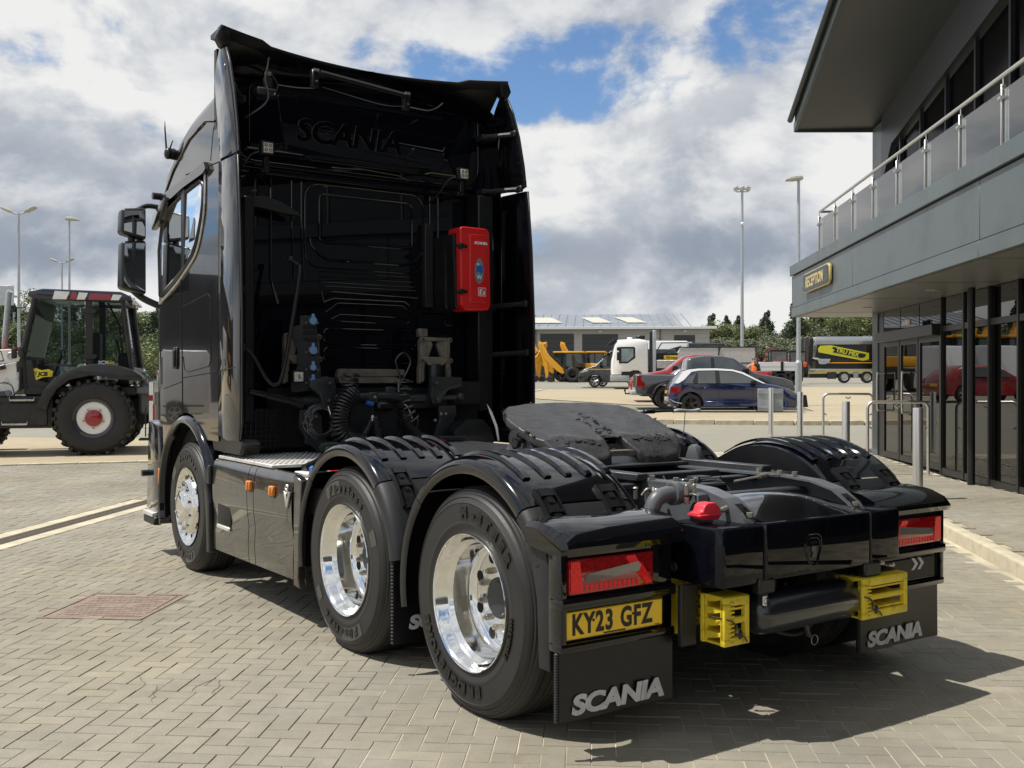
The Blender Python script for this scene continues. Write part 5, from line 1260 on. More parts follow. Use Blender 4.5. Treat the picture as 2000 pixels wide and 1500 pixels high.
# wall lamps
def wlamp(x, z, ang):
    b = MB(); b.box((x-.05, x+.05), (3.27, 3.33), (z-.05, z+.05), 'satin', .008, 2); o = P_('work_lamp', b)
    f = MB(); f.box((x-.036, x+.036), (3.262, 3.268), (z-.038, z+.036), 'lampface', .003, 1); fo_ = f.build('lamp_lens', o)
    d = MB()
    for dx in (-.017, .017):
        for dz in (-.017, .017): d.lathe([(3.2612, .013), (3.2605, .010), (3.2612, .005)], 'y', (x+dx, 0, z+dz), 'grey_lens', 10)
    d.build('led', fo_)
    q = MB(); q.box((x-.02, x+.02), (3.30, 3.34), (z-.15, z-.05), 'satin', .005, 1); q.box((x-.03, x+.03), (3.32, 3.60), (z-.17, z-.14), 'satin', .004, 1)
    q.tube(smooth_path([(x-.04, 3.32, z-.02), (x-.10, 3.36, z-.05), (x-.14, 3.45, z-.15), (x-.15, 3.58, z-.2)], 5), .006, 'hose', 6); q.build('lamp_bracket', o)
wlamp(-.95, 3.21, 0); wlamp(.73, 3.21, 0)
b = MB(); b.tube([(-.52, 3.32, 3.845), (.20, 3.32, 3.785)], .021, 'satin', 6); o = P_('light_bar', b)
q = MB()
for i in range(34): x = -.50+i*.021; q.box((x, x+.014), (3.296, 3.300), (3.826-.00178*i, 3.842-.00178*i), 'ink')
q.build('led_row', o)
q = MB()
for x, z in ((-.555, 3.80), (.225, 3.745)): q.box((x-.03, x+.025), (3.31, 3.36), (z-.08, z+.06), 'satin', .006, 1); q.tube([(x, 3.305, z-.03), (x, 3.298, z-.03)], .009, 'bolt', 6); q.box((x-.02, x+.02), (3.30, 3.36), (z+.045, z+.065), 'alu')
q.build('bar_bracket', o)
b = MB(); b.box((-1.03, -.87), (3.28, 3.36), (3.595, 3.655), 'matte', .02, 3); b.box((-.96, -.90), (3.30, 3.36), (3.66, 3.74), 'matte', .01, 2); b.box((-.955, -.915), (3.29, 3.33), (3.745, 3.775), 'cast', .004, 1)
b.tube(smooth_path([(-.93, 3.3, 3.88), (-.94, 3.3, 3.82), (-.97, 3.27, 3.70), (-.95, 3.26, 3.58), (-1.0, 3.28, 3.50), (-1.10, 3.35, 3.42)], 6), .008, 'hose', 6)
b.tube(smooth_path([(-.91, 3.3, 3.76), (-.87, 3.28, 3.68), (-.90, 3.27, 3.60)], 6), .005, 'hose', 6); b.tube(smooth_path([(-.86, 3.3, 3.69), (-.7, 3.32, 3.70), (-.56, 3.33, 3.72)], 6), .004, 'hose', 5)
b.tube(smooth_path([(.25, 3.33, 3.70), (.42, 3.34, 3.70), (.52, 3.36, 3.74), (.6, 3.4, 3.8)], 6), .006, 'hose', 6)
b.tube(smooth_path([(-.5, 3.33, 3.74), (0, 3.35, 3.69), (.22, 3.33, 3.70)], 6), .0035, 'hose', 5); b.tube(smooth_path([(-1.19, 3.42, 3.86), (-1.24, 3.36, 3.78), (-1.21, 3.35, 3.70), (-1.19, 3.36, 3.66)], 6), .006, 'hose', 6); P_('camera_pod', b)
# ---------------- red extinguisher box
b = MB(); b.prism([(.625, 2.10), (.60, 2.70), (.66, 2.72), (.66, 2.09)], 'y', 3.24, 3.46, 'satin', .012, 2); b.box((.60, .92), (3.36, 3.60), (2.10, 2.70), 'satin', .012, 2); eb = P_('extinguisher_box', b, label='red fire extinguisher box on the back of the cab')
b = MB(); b.prism([(.645, 2.12), (.635, 2.745), (.66, 2.765), (.90, 2.76), (.925, 2.735), (.935, 2.13), (.91, 2.085), (.69, 2.075)], 'y', 3.18, 3.38, 'red', .022, 4); dr_ = b.build('box_door', eb)
b = MB(); b.prism([(.72, 2.14), (.72, 2.71), (.89, 2.71), (.90, 2.14)], 'y', 3.168, 3.20, 'red', .014, 3); b.build('raised_panel', eb)
b = MB()
for z in (2.60, 2.23): b.box((.60, .70), (3.165, 3.185), (z-.014, z+.014), 'ink', .005, 1); b.box((.625, .655), (3.16, 3.185), (z-.024, z+.022), 'satin', .004, 1)
b.build('rubber_latch', eb)
b = MB(); b.prism([(.81+.042*math.cos(a*PI/12), 2.405+(.105*math.sin(a*PI/12))) for a in range(24)], 'y', 3.1655, 3.17, 'side_glass'); wi = b.build('box_window', eb)
b = MB(); b.box((.785, .845), (3.163, 3.166), (2.39, 2.45), 'blue'); text(b, 'P\nO\nW', 'white', frame((.785, 3.1645, 2.435), (1, 0, 0), (0, 0, 1)), .048, .0006, .0008); b.build('window_label', wi, 0)
b = MB(); text(b, 'SCANIA', 'white', frame((.765, 3.1665, 2.625), (1, 0, 0), (0, 0, 1)), .030, .0006, .0018, .1, sx=1.2, space=.95); b.build('box_lettering', eb, 0)
b = MB(); b.box((.80, .875), (3.1655, 3.1675), (2.20, 2.27), 'white', .001, 1); b.box((.804, .836), (3.1645, 3.166), (2.205, 2.265), 'red'); b.box((.840, .871), (3.1645, 3.166), (2.205, 2.265), 'red')
b.box((.812, .826), (3.1635, 3.165), (2.212, 2.248), 'white'); b.box((.816, .834), (3.1635, 3.165), (2.246, 2.256), 'white'); b.prism([(.848, 2.212), (.864, 2.212), (.862, 2.235), (.856, 2.252), (.85, 2.232)], 'y', 3.1635, 3.165, 'white'); b.build('box_pictogram', eb, 0)
# ---------------- socket plate and brackets behind the cab
b = MB(); b.prism([(-.70, 1.99), (-.575, 2.0), (-.56, 1.80), (-.535, 1.50), (-.58, 1.44), (-.70, 1.42), (-.77, 1.42), (-.77, 1.50), (-.72, 1.62), (-.72, 1.74), (-.78, 1.86), (-.78, 1.90), (-.70, 1.92)], 'y', 3.27, 3.29, 'steel2', .004, 1); sp_ = P_('socket_plate', b)
b = MB()
for z in (1.905, 1.865, 1.815): b.box((-.68, -.57), (3.262, 3.27), (z-.012, z+.012), 'void', .004, 1)
b.build('slot', sp_)
for z, r in ((1.955, .030), (1.735, .032), (1.605, .024), (1.505, .026)):
    b = MB(); b.lathe([(3.27, r+.014), (3.255, r+.012), (3.25, r+.004), (3.25, 0)], 'y', (-.61, 0, z), 'satin', 20, flip=False); b.lathe([(3.245, r), (3.235, r*.96), (3.233, 0)], 'y', (-.61, 0, z), 'blue_cap', 20); b.box((-.622, -.598), (3.236, 3.25), (z+r*.7, z+r+.022), 'blue_cap', .004, 1)
    for dx in (-.045, .045): b.tube([(-.61+dx, 3.27, z-.015), (-.61+dx, 3.262, z-.015)], .008, 'bolt', 6)
    b.build('socket', sp_)
b = MB(); b.box((-.80, -.71), (3.17, 3.27), (1.49, 1.58), 'satin', .008, 2); b.box((-.79, -.72), (3.162, 3.17), (1.50, 1.57), 'lampface', .004, 1); b.box((-.76, -.745), (3.160, 3.163), (1.52, 1.55), 'grey_lens'); P_('square_work_lamp', b)
def castbr(x):
    b = MB()
    for s in (-1, 1):
        b.prism([(x+s*.14, 1.84), (x+s*.095, 1.84), (x+s*.085, 1.70), (x+s*.10, 1.62), (x+s*.10, 1.50), (x+s*.15, 1.48), (x+s*.15, 1.60), (x+s*.138, 1.66), (x+s*.14, 1.75)], 'y', 3.34, 3.40, 'cast', .008, 1)
        b.prism([(x+s*.105, 1.84), (x+s*.04, 1.84), (x+s*.018, 1.80), (x+s*.06, 1.69), (x+s*.10, 1.69)], 'y', 3.35, 3.39, 'cast', .006, 1)
    b.prism([(x-.13, 1.86), (x+.13, 1.86), (x+.13, 1.83), (x-.13, 1.83)], 'y', 3.34, 3.40, 'cast', .006, 1)
    b.prism([(x-.12, 1.70), (x+.12, 1.70), (x+.12, 1.665), (x+.09, 1.655), (x+.07, 1.63), (x-.07, 1.63), (x-.09, 1.655), (x-.12, 1.665)], 'y', 3.33, 3.40, 'cast', .006, 1)
    o = P_('cab_mount_bracket', b); q = MB()
    for dx, z in ((-.13, 1.84), (.13, 1.84), (-.135, 1.67), (.135, 1.67)): q.lathe([(3.33, .022), (3.32, .018), (3.32, 0)], 'y', (x+dx, 0, z), 'cast', 14); q.tube([(x+dx, 3.32, z), (x+dx, 3.312, z)], .010, 'steel2', 6)
    q.build('bolt', o); q = MB(); q.lathe([(1.50, .065), (1.60, .07), (1.64, .05), (1.64, 0)], 'z', (x, 3.36, 0), 'satin', 20); q.build('air_spring', o)
castbr(-.655); castbr(.50)
b = MB(); b.box((.36, .44), (3.36, 3.42), (1.86, 1.93), 'cast', .008, 1); P_('bracket_lug', b)
for s, x in ((-1, -.60), (1, .52)):
    b = MB(); 
    b.prism([(x-s*.13, 1.54), (x+s*.15, 1.535), (x+s*.15, 1.46), (x+s*.02, 1.43), (x-s*.03, 1.37), (x-s*.06, 1.32), (x-s*.13, 1.32), (x-s*.145, 1.38)] if s > 0 else [(x+.07, 1.54), (x+.14, 1.53), (x+.16, 1.46), (x+.15, 1.32), (x+.10, 1.285), (x+.05, 1.30), (x+.03, 1.40), (x-.06, 1.46), (x-.05, 1.50)], 'y', 3.20, 3.26, 'steel2', .012, 2)
    o = P_('mount_link', b)
    q = MB()
    for dx, z in ((-.09*s, 1.36), (.10, 1.49) if s < 0 else (-.10, 1.49)): q.lathe([(3.20, .03), (3.19, .026), (3.19, 0)], 'y', (x+dx, 0, z), 'steel2', 16); q.tube([(x+dx, 3.19, z), (x+dx, 3.18, z)], .012, 'steel', 6)
    q.build('bolt', o)
    b = MB(); a0 = x-.13 if s < 0 else x+.12
    if s < 0: pts = [(x-.12, 1.29), (x+.0, 1.29), (x+.05, 1.24), (x+.06, 1.10), (x+.09, 1.07), (x+.09, .97), (x+.03, .97), (x-.02, 1.02), (x-.08, 1.04), (x-.08, 1.09), (x-.13, 1.16)]
    else: pts = [(x-.06, 1.30), (x+.10, 1.31), (x+.11, 1.24), (x+.06, 1.12), (x-.02, 1.0), (x-.08, .98), (x-.10, 1.06), (x-.05, 1.2)]
    b.prism(pts, 'y', 3.22, 3.26, 'steel2', .006, 1); o = P_('support_arm', b); q = MB()
    for dx, z in ((-.045, 1.24), (.0, 1.24), (-.10, 1.19)): q.tube([(x+dx, 3.22, z), (x+dx, 3.208, z)], .012, 'alu', 6)
    q.build('bolt', o)
b = MB(); b.tube([(-1.1, 3.25, 1.43), (-.80, 3.24, 1.36), (-.70, 3.24, 1.33)], [.02, .035, .04], 'satin', 12); b.tube([(-.98, 3.24, 1.40), (-.82, 3.24, 1.36)], .030, 'satin', 12); b.tube([(-.78, 3.26, 1.345), (-.4, 3.28, 1.36), (.35, 3.28, 1.36)], .035, 'steel2', 10)
b.tube([(.40, 3.26, 1.37), (.62, 3.22, 1.37)], .022, 'steel2', 10); b.ball((.65, 3.2, 1.375), .036, 'steel2', 12); P_('damper', b)
b = MB(); b.prism([(-.28, 1.60), (.30, 1.60), (.30, 1.54), (-.30, 1.535)], 'y', 3.50, 3.56, 'cast', .004, 1); b.prism([(-.32, 1.53), (.24, 1.535), (.22, 1.485), (-.30, 1.485)], 'y', 3.44, 3.56, 'cast', .004, 1); P_('heat_shield', b)
b = MB(); b.box((-.9, .95), (3.42, 3.48), (1.0, 1.45), 'dark'); b.box((-.62, .7), (3.36, 3.40), (1.28, 1.40), 'steel2', .008, 1); b.box((.62, .92), (3.3, 3.5), (1.30, 1.50), 'dark', .02, 1); P_('bulkhead', b)
b = MB(); b.prism([(-.42, 1.34), (-.02, 1.34), (-.01, 1.31), (-.01, 1.10), (-.03, 1.085), (-.40, 1.085), (-.42, 1.11)], 'y', 3.02, 3.05, 'matte', .01, 1); P_('hose_board', b)
gr_ = MB(); gr_.box((-1.16, -.84), (3.32, 3.40), (1.0, 1.30), 'dark'); go_ = P_('radiator_grille', gr_)
for i in range(9): q = MB(); x = -1.15+i*.0375; q.box((x, x+.008), (3.305, 3.32), (1.01, 1.29), 'satin'); q.build('grille_bar', go_, 0)
for i in range(8): q = MB(); z = 1.02+i*.0375; q.box((-1.155, -.845), (3.30, 3.31), (z, z+.008), 'satin'); q.build('grille_bar', go_, 0)
# manifold and coiled lines
b = MB(); b.tube([(-.42, 3.0, 1.385), (-.08, 3.0, 1.39)], .030, 'steel2', 12); b.tube([(-.45, 3.0, 1.41), (-.40, 3.0, 1.40)], .045, 'steel2', 12); b.tube([(-.1, 3.0, 1.39), (.06, 3.0, 1.37)], .036, 'steel2', 12)
b.box((-.28, -.20), (2.97, 3.03), (1.33, 1.42), 'steel2', .01, 1); b.tube([(-.24, 2.965, 1.385), (-.24, 2.955, 1.385)], .012, 'alu', 8); b.box((-.13, -.05), (2.98, 3.02), (1.41, 1.46), 'steel2', .006, 1)
b.box((-.22, -.08), (2.95, 3.02), (1.28, 1.35), 'satin', .02, 1); mo = P_('coupling_manifold', b)
b = MB(); b.tube([(-.31, 2.95, 1.345), (-.26, 2.95, 1.33)], .016, 'blue', 8); b.build('blue_connector', mo); b = MB(); b.box((-.278, -.262), (2.93, 2.945), (1.20, 1.25), 'white', .003, 1); b.tube([(-.27, 2.94, 1.25), (-.26, 2.95, 1.32)], .003, 'hose', 5); b.build('white_connector', mo)
def coil(name, path, rad, turns, r=.0065, mt='hose', n=10):
    b = MB(); b.tube(helix(path, rad, turns, n), r, mt, 6); return P_(name, b)
coil('coiled_hose', [(-.42, 3.0, 1.44), (-.43, 2.99, 1.50), (-.42, 2.98, 1.56)], .058, 4, .0075)
coil('coiled_hose', [(-.40, 2.98, 1.42), (-.47, 2.97, 1.36), (-.52, 2.96, 1.26), (-.53, 2.95, 1.17), (-.50, 2.94, 1.10), (-.42, 2.93, 1.055), (-.33, 2.93, 1.05)], .068, 24, .0085)
coil('coiled_hose', [(-.27, 2.95, 1.21), (-.31, 2.94, 1.14), (-.37, 2.93, 1.08), (-.45, 2.92, 1.045), (-.56, 2.95, 1.04), (-.68, 2.95, 1.03)], .026, 34, .006)
coil('coiled_hose', [(-.25, 2.95, 1.24), (-.24, 2.94, 1.14), (-.22, 2.93, 1.06), (-.19, 2.92, 1.03)], .026, 17, .006)
coil('coiled_hose', [(.04, 3.0, 1.54), (.03, 3.0, 1.46), (.02, 3.0, 1.38), (.04, 2.98, 1.28), (.08, 2.96, 1.2)], .062, 7, .0075)
coil('coiled_hose', [(.02, 2.97, 1.27), (.04, 2.95, 1.17), (.10, 2.92, 1.09), (.20, 2.88, 1.055), (.34, 2.82, 1.05), (.44, 2.78, 1.05)], .034, 40, .0065)
coil('coiled_hose', [(-.2, 2.9, 1.03), (-.32, 2.88, 1.025), (-.5, 2.88, 1.02)], .016, 26, .005)
b = MB()
for k in range(6):
    b.tube([(-.66+rng.uniform(-.015, .015)+(.085+.008*k)*math.cos(a*PI/14), 2.96+.006*k, 1.21+rng.uniform(-.004, .004)+(.095+.006*k)*math.sin(a*PI/14)) for a in range(28)], .008, 'hose', 6, closed=True)
b.tube(smooth_path([(-.02, 2.97, 1.48), (-.03, 2.97, 1.56), (-.06, 2.97, 1.66), (0, 2.96, 1.72), (.06, 2.96, 1.66), (.03, 2.97, 1.57), (-.01, 2.98, 1.50)], 6), .0065, 'hose', 6); b.tube([(-.03, 2.98, 1.42), (-.03, 2.98, 1.52)], .008, 'cast', 8)
b.tube(smooth_path([(.0, 2.95, 1.33), (.03, 2.94, 1.30), (.06, 2.93, 1.22)], 4), .004, 'white_print', 5)
b.tube([(-.62, 2.95, 1.32), (-.60, 2.95, 1.26)], .004, 'white', 5); b.tube([(-.53, 2.95, 1.32), (-.51, 2.95, 1.28)], .004, 'white', 5)
for i in range(14):
    p0 = (rng.uniform(-.5, .2), 3.05, rng.uniform(1.1, 1.3)); p1 = (p0[0]+rng.uniform(-.2, .2), 3.0, 1.02); b.tube(smooth_path([p0, ((p0[0]+p1[0])/2+rng.uniform(-.05, .05), 2.98, (p0[2]+p1[2])/2-.04), p1], 5), .006, 'hose', 6)
P_('hose_bundle', b)
b = MB(); b.tube([(-.66, 2.9, 1.015), (-.46, 2.9, 1.02)], .018, 'green', 8); P_('green_hose', b)
b = MB(); b.box((-.53, -.48), (3.10, 3.14), (1.10, 1.15), 'cast', .004, 1); P_('wire_clip', b)
b = MB(); b.prism([(.78, 1.32), (.83, 1.25), (.88, 1.14), (.90, 1.02), (.885, 1.02), (.86, 1.13), (.81, 1.24)], 'y', 3.0, 3.005, 'white', 0); b.prism([(.5, 1.0), (.5, 1.10), (.62, 1.20), (.78, 1.20), (.86, 1.12), (.90, 1.0)], 'y', 3.05, 3.3, 'satin', .02, 2); P_('splash_guard', b)
# ---------------- skirts, deck
bz = lambda y: .255+.01*(3.6-y)
def skirt(y0, y1, name, s):
    b = MB(); sec = [(1.235, bz(y0)), (1.258, bz(y0)+.012), (1.262, .40), (1.256, .52), (1.268, .62), (1.272, .74), (1.262, .86), (1.250, .915), (1.22, .935)]
    n = 10; vs = []
    for i in range(n+1):
        y = y0+(y1-y0)*i/n
        for k, (x, z) in enumerate(sec): vs.append((s*(x+.004*math.sin(y*3)*(1 if 1 < k < 7 else 0)), y, z if k > 1 else bz(y)+(.012 if k else 0)))
    m2 = len(sec); fs = [(i*m2+j, i*m2+j+1, (i+1)*m2+j+1, (i+1)*m2+j) for i in range(n) for j in range(m2-1)]
    if s > 0: fs = [f[::-1] for f in fs]
    b.add(vs, fs, 'skirt'); b.box((s*1.20, s*1.236), (y0, y1), (bz(y0)+.01, .92), 'satin'); return P_(name, b, smooth=60)
M['skirt_dust'] = mat('scuffed_paint', (.18, .17, .15), .7)
M['skirt'] = mat('skirt_paint_dusty', (0.012, 0.0115, 0.0105), 0.24, coat=0.8, wave=0.03, wscale=2.2, dirt=(0.075, 0.066, 0.05), dscale=2.2, dlo=0.35, dhi=1.0, rvar=.06)
for s in (-1, 1):
    skirt(2.815, 3.565, 'side_skirt', s); skirt(2.69, 2.805, 'side_skirt', s); k = skirt(2.03, 2.68, 'side_skirt', s)
    b = MB(); b.prism([(2.02, .93), (1.90, .90), (1.955, .30), (1.93, .24), (2.02, .25)], 'x', s*1.262, s*1.21, 'skirt', .006, 1); P_('skirt_end', b)
b = MB(); b.box((-1.268, -1.20), (3.17, 3.46), (.43, .625), 'void', .02, 2); P_('step_recess', b)
b = MB(); b.box((-1.275, -1.21), (3.18, 3.45), (.435, .465), 'tread', .006, 1)
for i in range(7): b.box((-1.27, -1.22), (3.20+i*.036, 3.215+i*.036), (.465, .47), 'tread')
P_('side_step', b)
for y in (2.75, 2.33):
    b = MB(); b.box((-1.295, -1.268), (y-.034, y+.034), (.77, .835), 'amber', .006, 1); o = P_('side_marker', b); q = MB(); q.box((-1.302, -1.294), (y-.012, y+.012), (.775, .83), 'amber', .003, 1); q.box((-1.28, -1.268), (y-.04, y+.04), (.762, .768), 'satin'); q.build('reflector', o)
b = MB(); b.prism([(2.14, .82), (2.115, .82), (2.085, .76), (2.055, .82), (2.03, .82), (2.07, .73), (2.085, .715), (2.10, .73)], 'x', -1.283, -1.272, 'alu', .002, 1)
for z, r in ((.845, .018), (.818, .014)): b.tube([(-1.279, 2.085+r*math.cos(a*PI/8), z+r*.85*math.sin(a*PI/8)) for a in range(16)], .006, 'alu', 6, closed=True)
P_('v8_badge', b)
b = MB()
for (y, z, l, t) in ((2.42, .50, .08, -.3), (2.30, .53, .10, .2), (2.12, .62, .10, 1.2), (2.08, .58, .05, 1.4), (2.28, .36, .12, .35), (2.2, .40, .07, .2), (2.24, .665, .012, 1)):
    b.tube([(-1.2725, y, z), (-1.2725, y-l*.5*math.cos(t), z+l*.5*math.sin(t)+.004), (-1.2725, y-l*math.cos(t), z+l*math.sin(t))], .0009, 'skirt_dust', 4)
P_('paint_scratches', b)
dk = MB(); dk.box((-1.235, -.50), (2.45, 3.52), (.935, .957), 'tread', .003, 1); dl = P_('deck_plate', dk)
st = MB()
for i in range(19):
    for j in range(27): x, y = -1.21+i*.038+(j % 2)*.019, 2.48+j*.038; st.lathe([(.957, .009), (.962, .007), (.962, 0)], 'z', (x, y, 0), 'tread', 6)
tag(st.build('deck_studs', dl), kind='stuff')
dk = MB(); dk.box((.50, 1.235), (1.95, 3.52), (.935, .957), 'tread', .003, 1); dr2 = P_('deck_plate', dk)
st = MB()
for i in range(19):
    for j in range(40): x, y = .52+i*.038+(j % 2)*.019, 1.98+j*.038; st.lathe([(.957, .009), (.962, .007), (.962, 0)], 'z', (x, y, 0), 'tread', 6)
tag(st.build('deck_studs', dr2), kind='stuff')
dk = MB(); dk.box((-.48, .48), (1.6, 2.75), (1.03, 1.045), 'steel2', .003, 1); dk.box((-1.2, 1.2), (1.6, 3.5), (.70, .86), 'dark'); P_('centre_deck', dk)
b = MB(); b.box((-1.22, -.62), (1.98, 2.42), (.86, .905), 'alu', .01, 1); b.box((-1.1, -.72), (2.18, 2.40), (.905, .915), 'white', .003, 1); b.box((-1.03, -.92), (2.26, 2.36), (.915, .917), 'yellow'); b.box((-.90, -.80), (2.24, 2.34), (.915, .917), 'red'); P_('tank_top', b)
b = MB(); b.lathe([(.90, .055), (.965, .055), (.975, .045), (.975, 0)], 'z', (-1.10, 2.02, 0), 'blue', 18); b.tube([(-1.05, 2.36, .93), (-.90, 2.40, .98), (-.82, 2.44, .95)], .03, 'satin', 8); P_('blue_tank_cap', b)
# ---------------- wheel chocks: lift out of their holders
def chock(name, loc, rz, ry, label, L_=.20, W_=.16, H_=.20):
    t = bpy.data.objects.new(name, None); C.objects.link(t); t.location = (TRK.matrix_basis @ Vector(loc)); t.rotation_euler = (0, 0, .673+rz); tag(t, label, 'wheel chock', 'yellow wheel chocks at the back of the truck')
    b = MB()
    for s in (0, 1):        # two open frame sides (x ends)
        x0 = s*(W_-.018); 
        b.box((x0, x0+.018), (0, .02), (0, H_), 'yellow', .003, 1); b.box((x0, x0+.018), (L_*.55, L_*.55+.02), (0, H_), 'yellow', .003, 1)
    F = W_
    b.box((0, F), (-.008, .020), (0, .036), 'yellow', .005, 2); b.box((0, F), (-.008, .020), (H_-.038, H_), 'yellow', .005, 2); b.box((0, .045), (-.008, .020), (.02, H_-.02), 'yellow', .005, 2); b.box((F-.026, F), (-.008, .020), (.02, H_-.02), 'yellow', .004, 1)
    b.box((.04, F-.02), (-.004, .018), (H_*.44, H_*.57), 'yellow', .006, 2); b.box((.01, F-.004), (L_*.5, L_*.5+.012), (.004, H_-.004), 'yellow', .003, 1); b.box((.010, F-.004), (.01, L_*.55), (H_-.010, H_-.001), 'yellow'); b.box((.010, F-.004), (.01, L_*.55), (.001, .010), 'yellow')
    b.build('frame', t)
    for k in range(4):      # curved webs between the cells
        q = MB(); z = H_*(k+.5)/4; hw = H_/8-.006; pts = []
        for i in range(9):
            a = i/8; pts.append((.004+a*(L_*.5-.004), z+hw-.020*math.sin(min(1, a*1.15)*PI/2)))
        for i in range(8, -1, -1):
            a = i/8; pts.append((.004+a*(L_*.5-.004), z+hw+.008))
        q.prism(pts, 'x', .002, W_-.004, 'yellow'); q.build('web', t, 30)
    for k in range(10):
        q = MB(); z = .01+k*(H_-.02)/10; q.box((.028, .05), (-.016, -.006), (z, z+.007), 'yellow'); q.build('tooth', t, 0)
    q = MB(); q.tube(smooth_path([(-.02, .06, H_*.6), (.02, -.02, H_*.55), (.06, -.02, H_*.4), (.05, -.022, H_*.28), (.10, -.02, H_*.18), (.12, -.022, H_*.06)], 6), .0035, 'hose', 6); q.ball((.075, -.024, H_*.24), .014, 'satin', 8, (1, .5, 1.5)); q.build('retaining_strap', t)
    return t
chock('wheel_chock', (-.56, -.90, .395), 0, 0, 'yellow plastic wheel chock strapped upright beside the yellow number plate', .21, .15, .205)
chock('wheel_chock', (.27, -.955, .41), 0, 0, 'yellow plastic wheel chock in front of the right mud flap, beside the air tank', .24, .335, .188)
t = bpy.data.objects.new('wheel_chock', None); C.objects.link(t); t.location = TRK.matrix_basis @ Vector((-.60, -.66, .41)); t.rotation_euler = (0, 0, .673); tag(t, 'dark yellow honeycomb wheel chock tucked behind the number plate panel', 'wheel chock', 'yellow wheel chocks at the back of the truck')
b = MB(); b.box((0, .01), (0, .16), (0, .20), 'yellow'); b.box((0, .16), (.15, .16), (0, .20), 'yellow'); b.build('back_plate', t)
for i in range(4):
    for j in range(5):
        q = MB(); cx_, cz_ = .016+i*.038, .02+j*.041+(.02 if i % 2 else 0)
        q.lathe([(0, .020), (.14, .020)], 'y', (cx_, 0, cz_), 'yellow', 8); q.lathe([(.14, .0175), (0, .0175)], 'y', (cx_, 0, cz_), 'yellow', 8); q.build('cell', t, 0)
b = MB(); b.box((-.665, -.575), (-.76, -.735), (.38, .64), 'matte', .004, 1); b.box((.28, .62), (-.84, -.82), (.42, .60), 'matte', .004, 1); b.box((.30, .60), (-.9, -.6), (.60, .61), 'matte'); P_('chock_holder', b)
# ================================================================== BACKHOE LOADER
def paint(name, col, r=.25, coat=.8, metal=0.0, **k): M[name] = mat(name, col, r, metal, coat, var=.05, wave=.01, **k); return name
paint('navy', (.012, .014, .03)); paint('white_p', (.86, .86, .84), .35, .4); paint('red_p', (.30, .010, .014)); paint('jcb_y', (.72, .34, .01), .4, .2)
M['glass_m'] = glassmat('machine_glass', (.50, .57, .56), .12)
M['glass_c'] = mat('vehicle_glass', (.035, .045, .045), .03, coat=1, spec=.7, var=.3, vscale=2)
M['frame_b'] = mat('machine_black', (.014, .015, .016), .45, var=.15, dirt=(.05, .045, .04), dscale=4, dlo=.5, dhi=.9)
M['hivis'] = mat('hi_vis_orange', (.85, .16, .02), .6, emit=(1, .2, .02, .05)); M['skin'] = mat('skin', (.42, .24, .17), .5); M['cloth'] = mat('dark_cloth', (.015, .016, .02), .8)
def lug_tyre(mb, cx, z, R, y0, y1, mt='tyre_tread'):
    w_ = y1-y0
    mb.lathe([(0.03, R*.50), (0.0, R*.62), (-.01, R*.78), (.02, R*.90), (.06, R*.95), (w_-.06, R*.95), (w_-.02, R*.90), (w_+.01, R*.78), (w_, R*.62), (w_-.03, R*.5)], 'y', (cx, y0, z), 'tyre', 48, flip=True)
    for k in range(26):
        a = 2*PI*k/26
        for (ya, yb, sh_) in ((-.005, w_*.54, .09), (w_*.46, w_+.005, -.09)):
            vs = []
            for (yy, aa) in ((ya, a), (yb, a+sh_)) if sh_ > 0 else ((ya, a+.12-sh_*0+.09), (yb, a+.12)):
                for da in (-.042, .042):
                    for r in (R*.90, R): vs.append((cx+r*math.cos(aa+da), y0+yy, z+r*math.sin(aa+da)))
            mb.add(vs, [(0, 1, 3, 2), (4, 6, 7, 5), (1, 5, 7, 3), (0, 4, 5, 1), (2, 3, 7, 6)], mt)
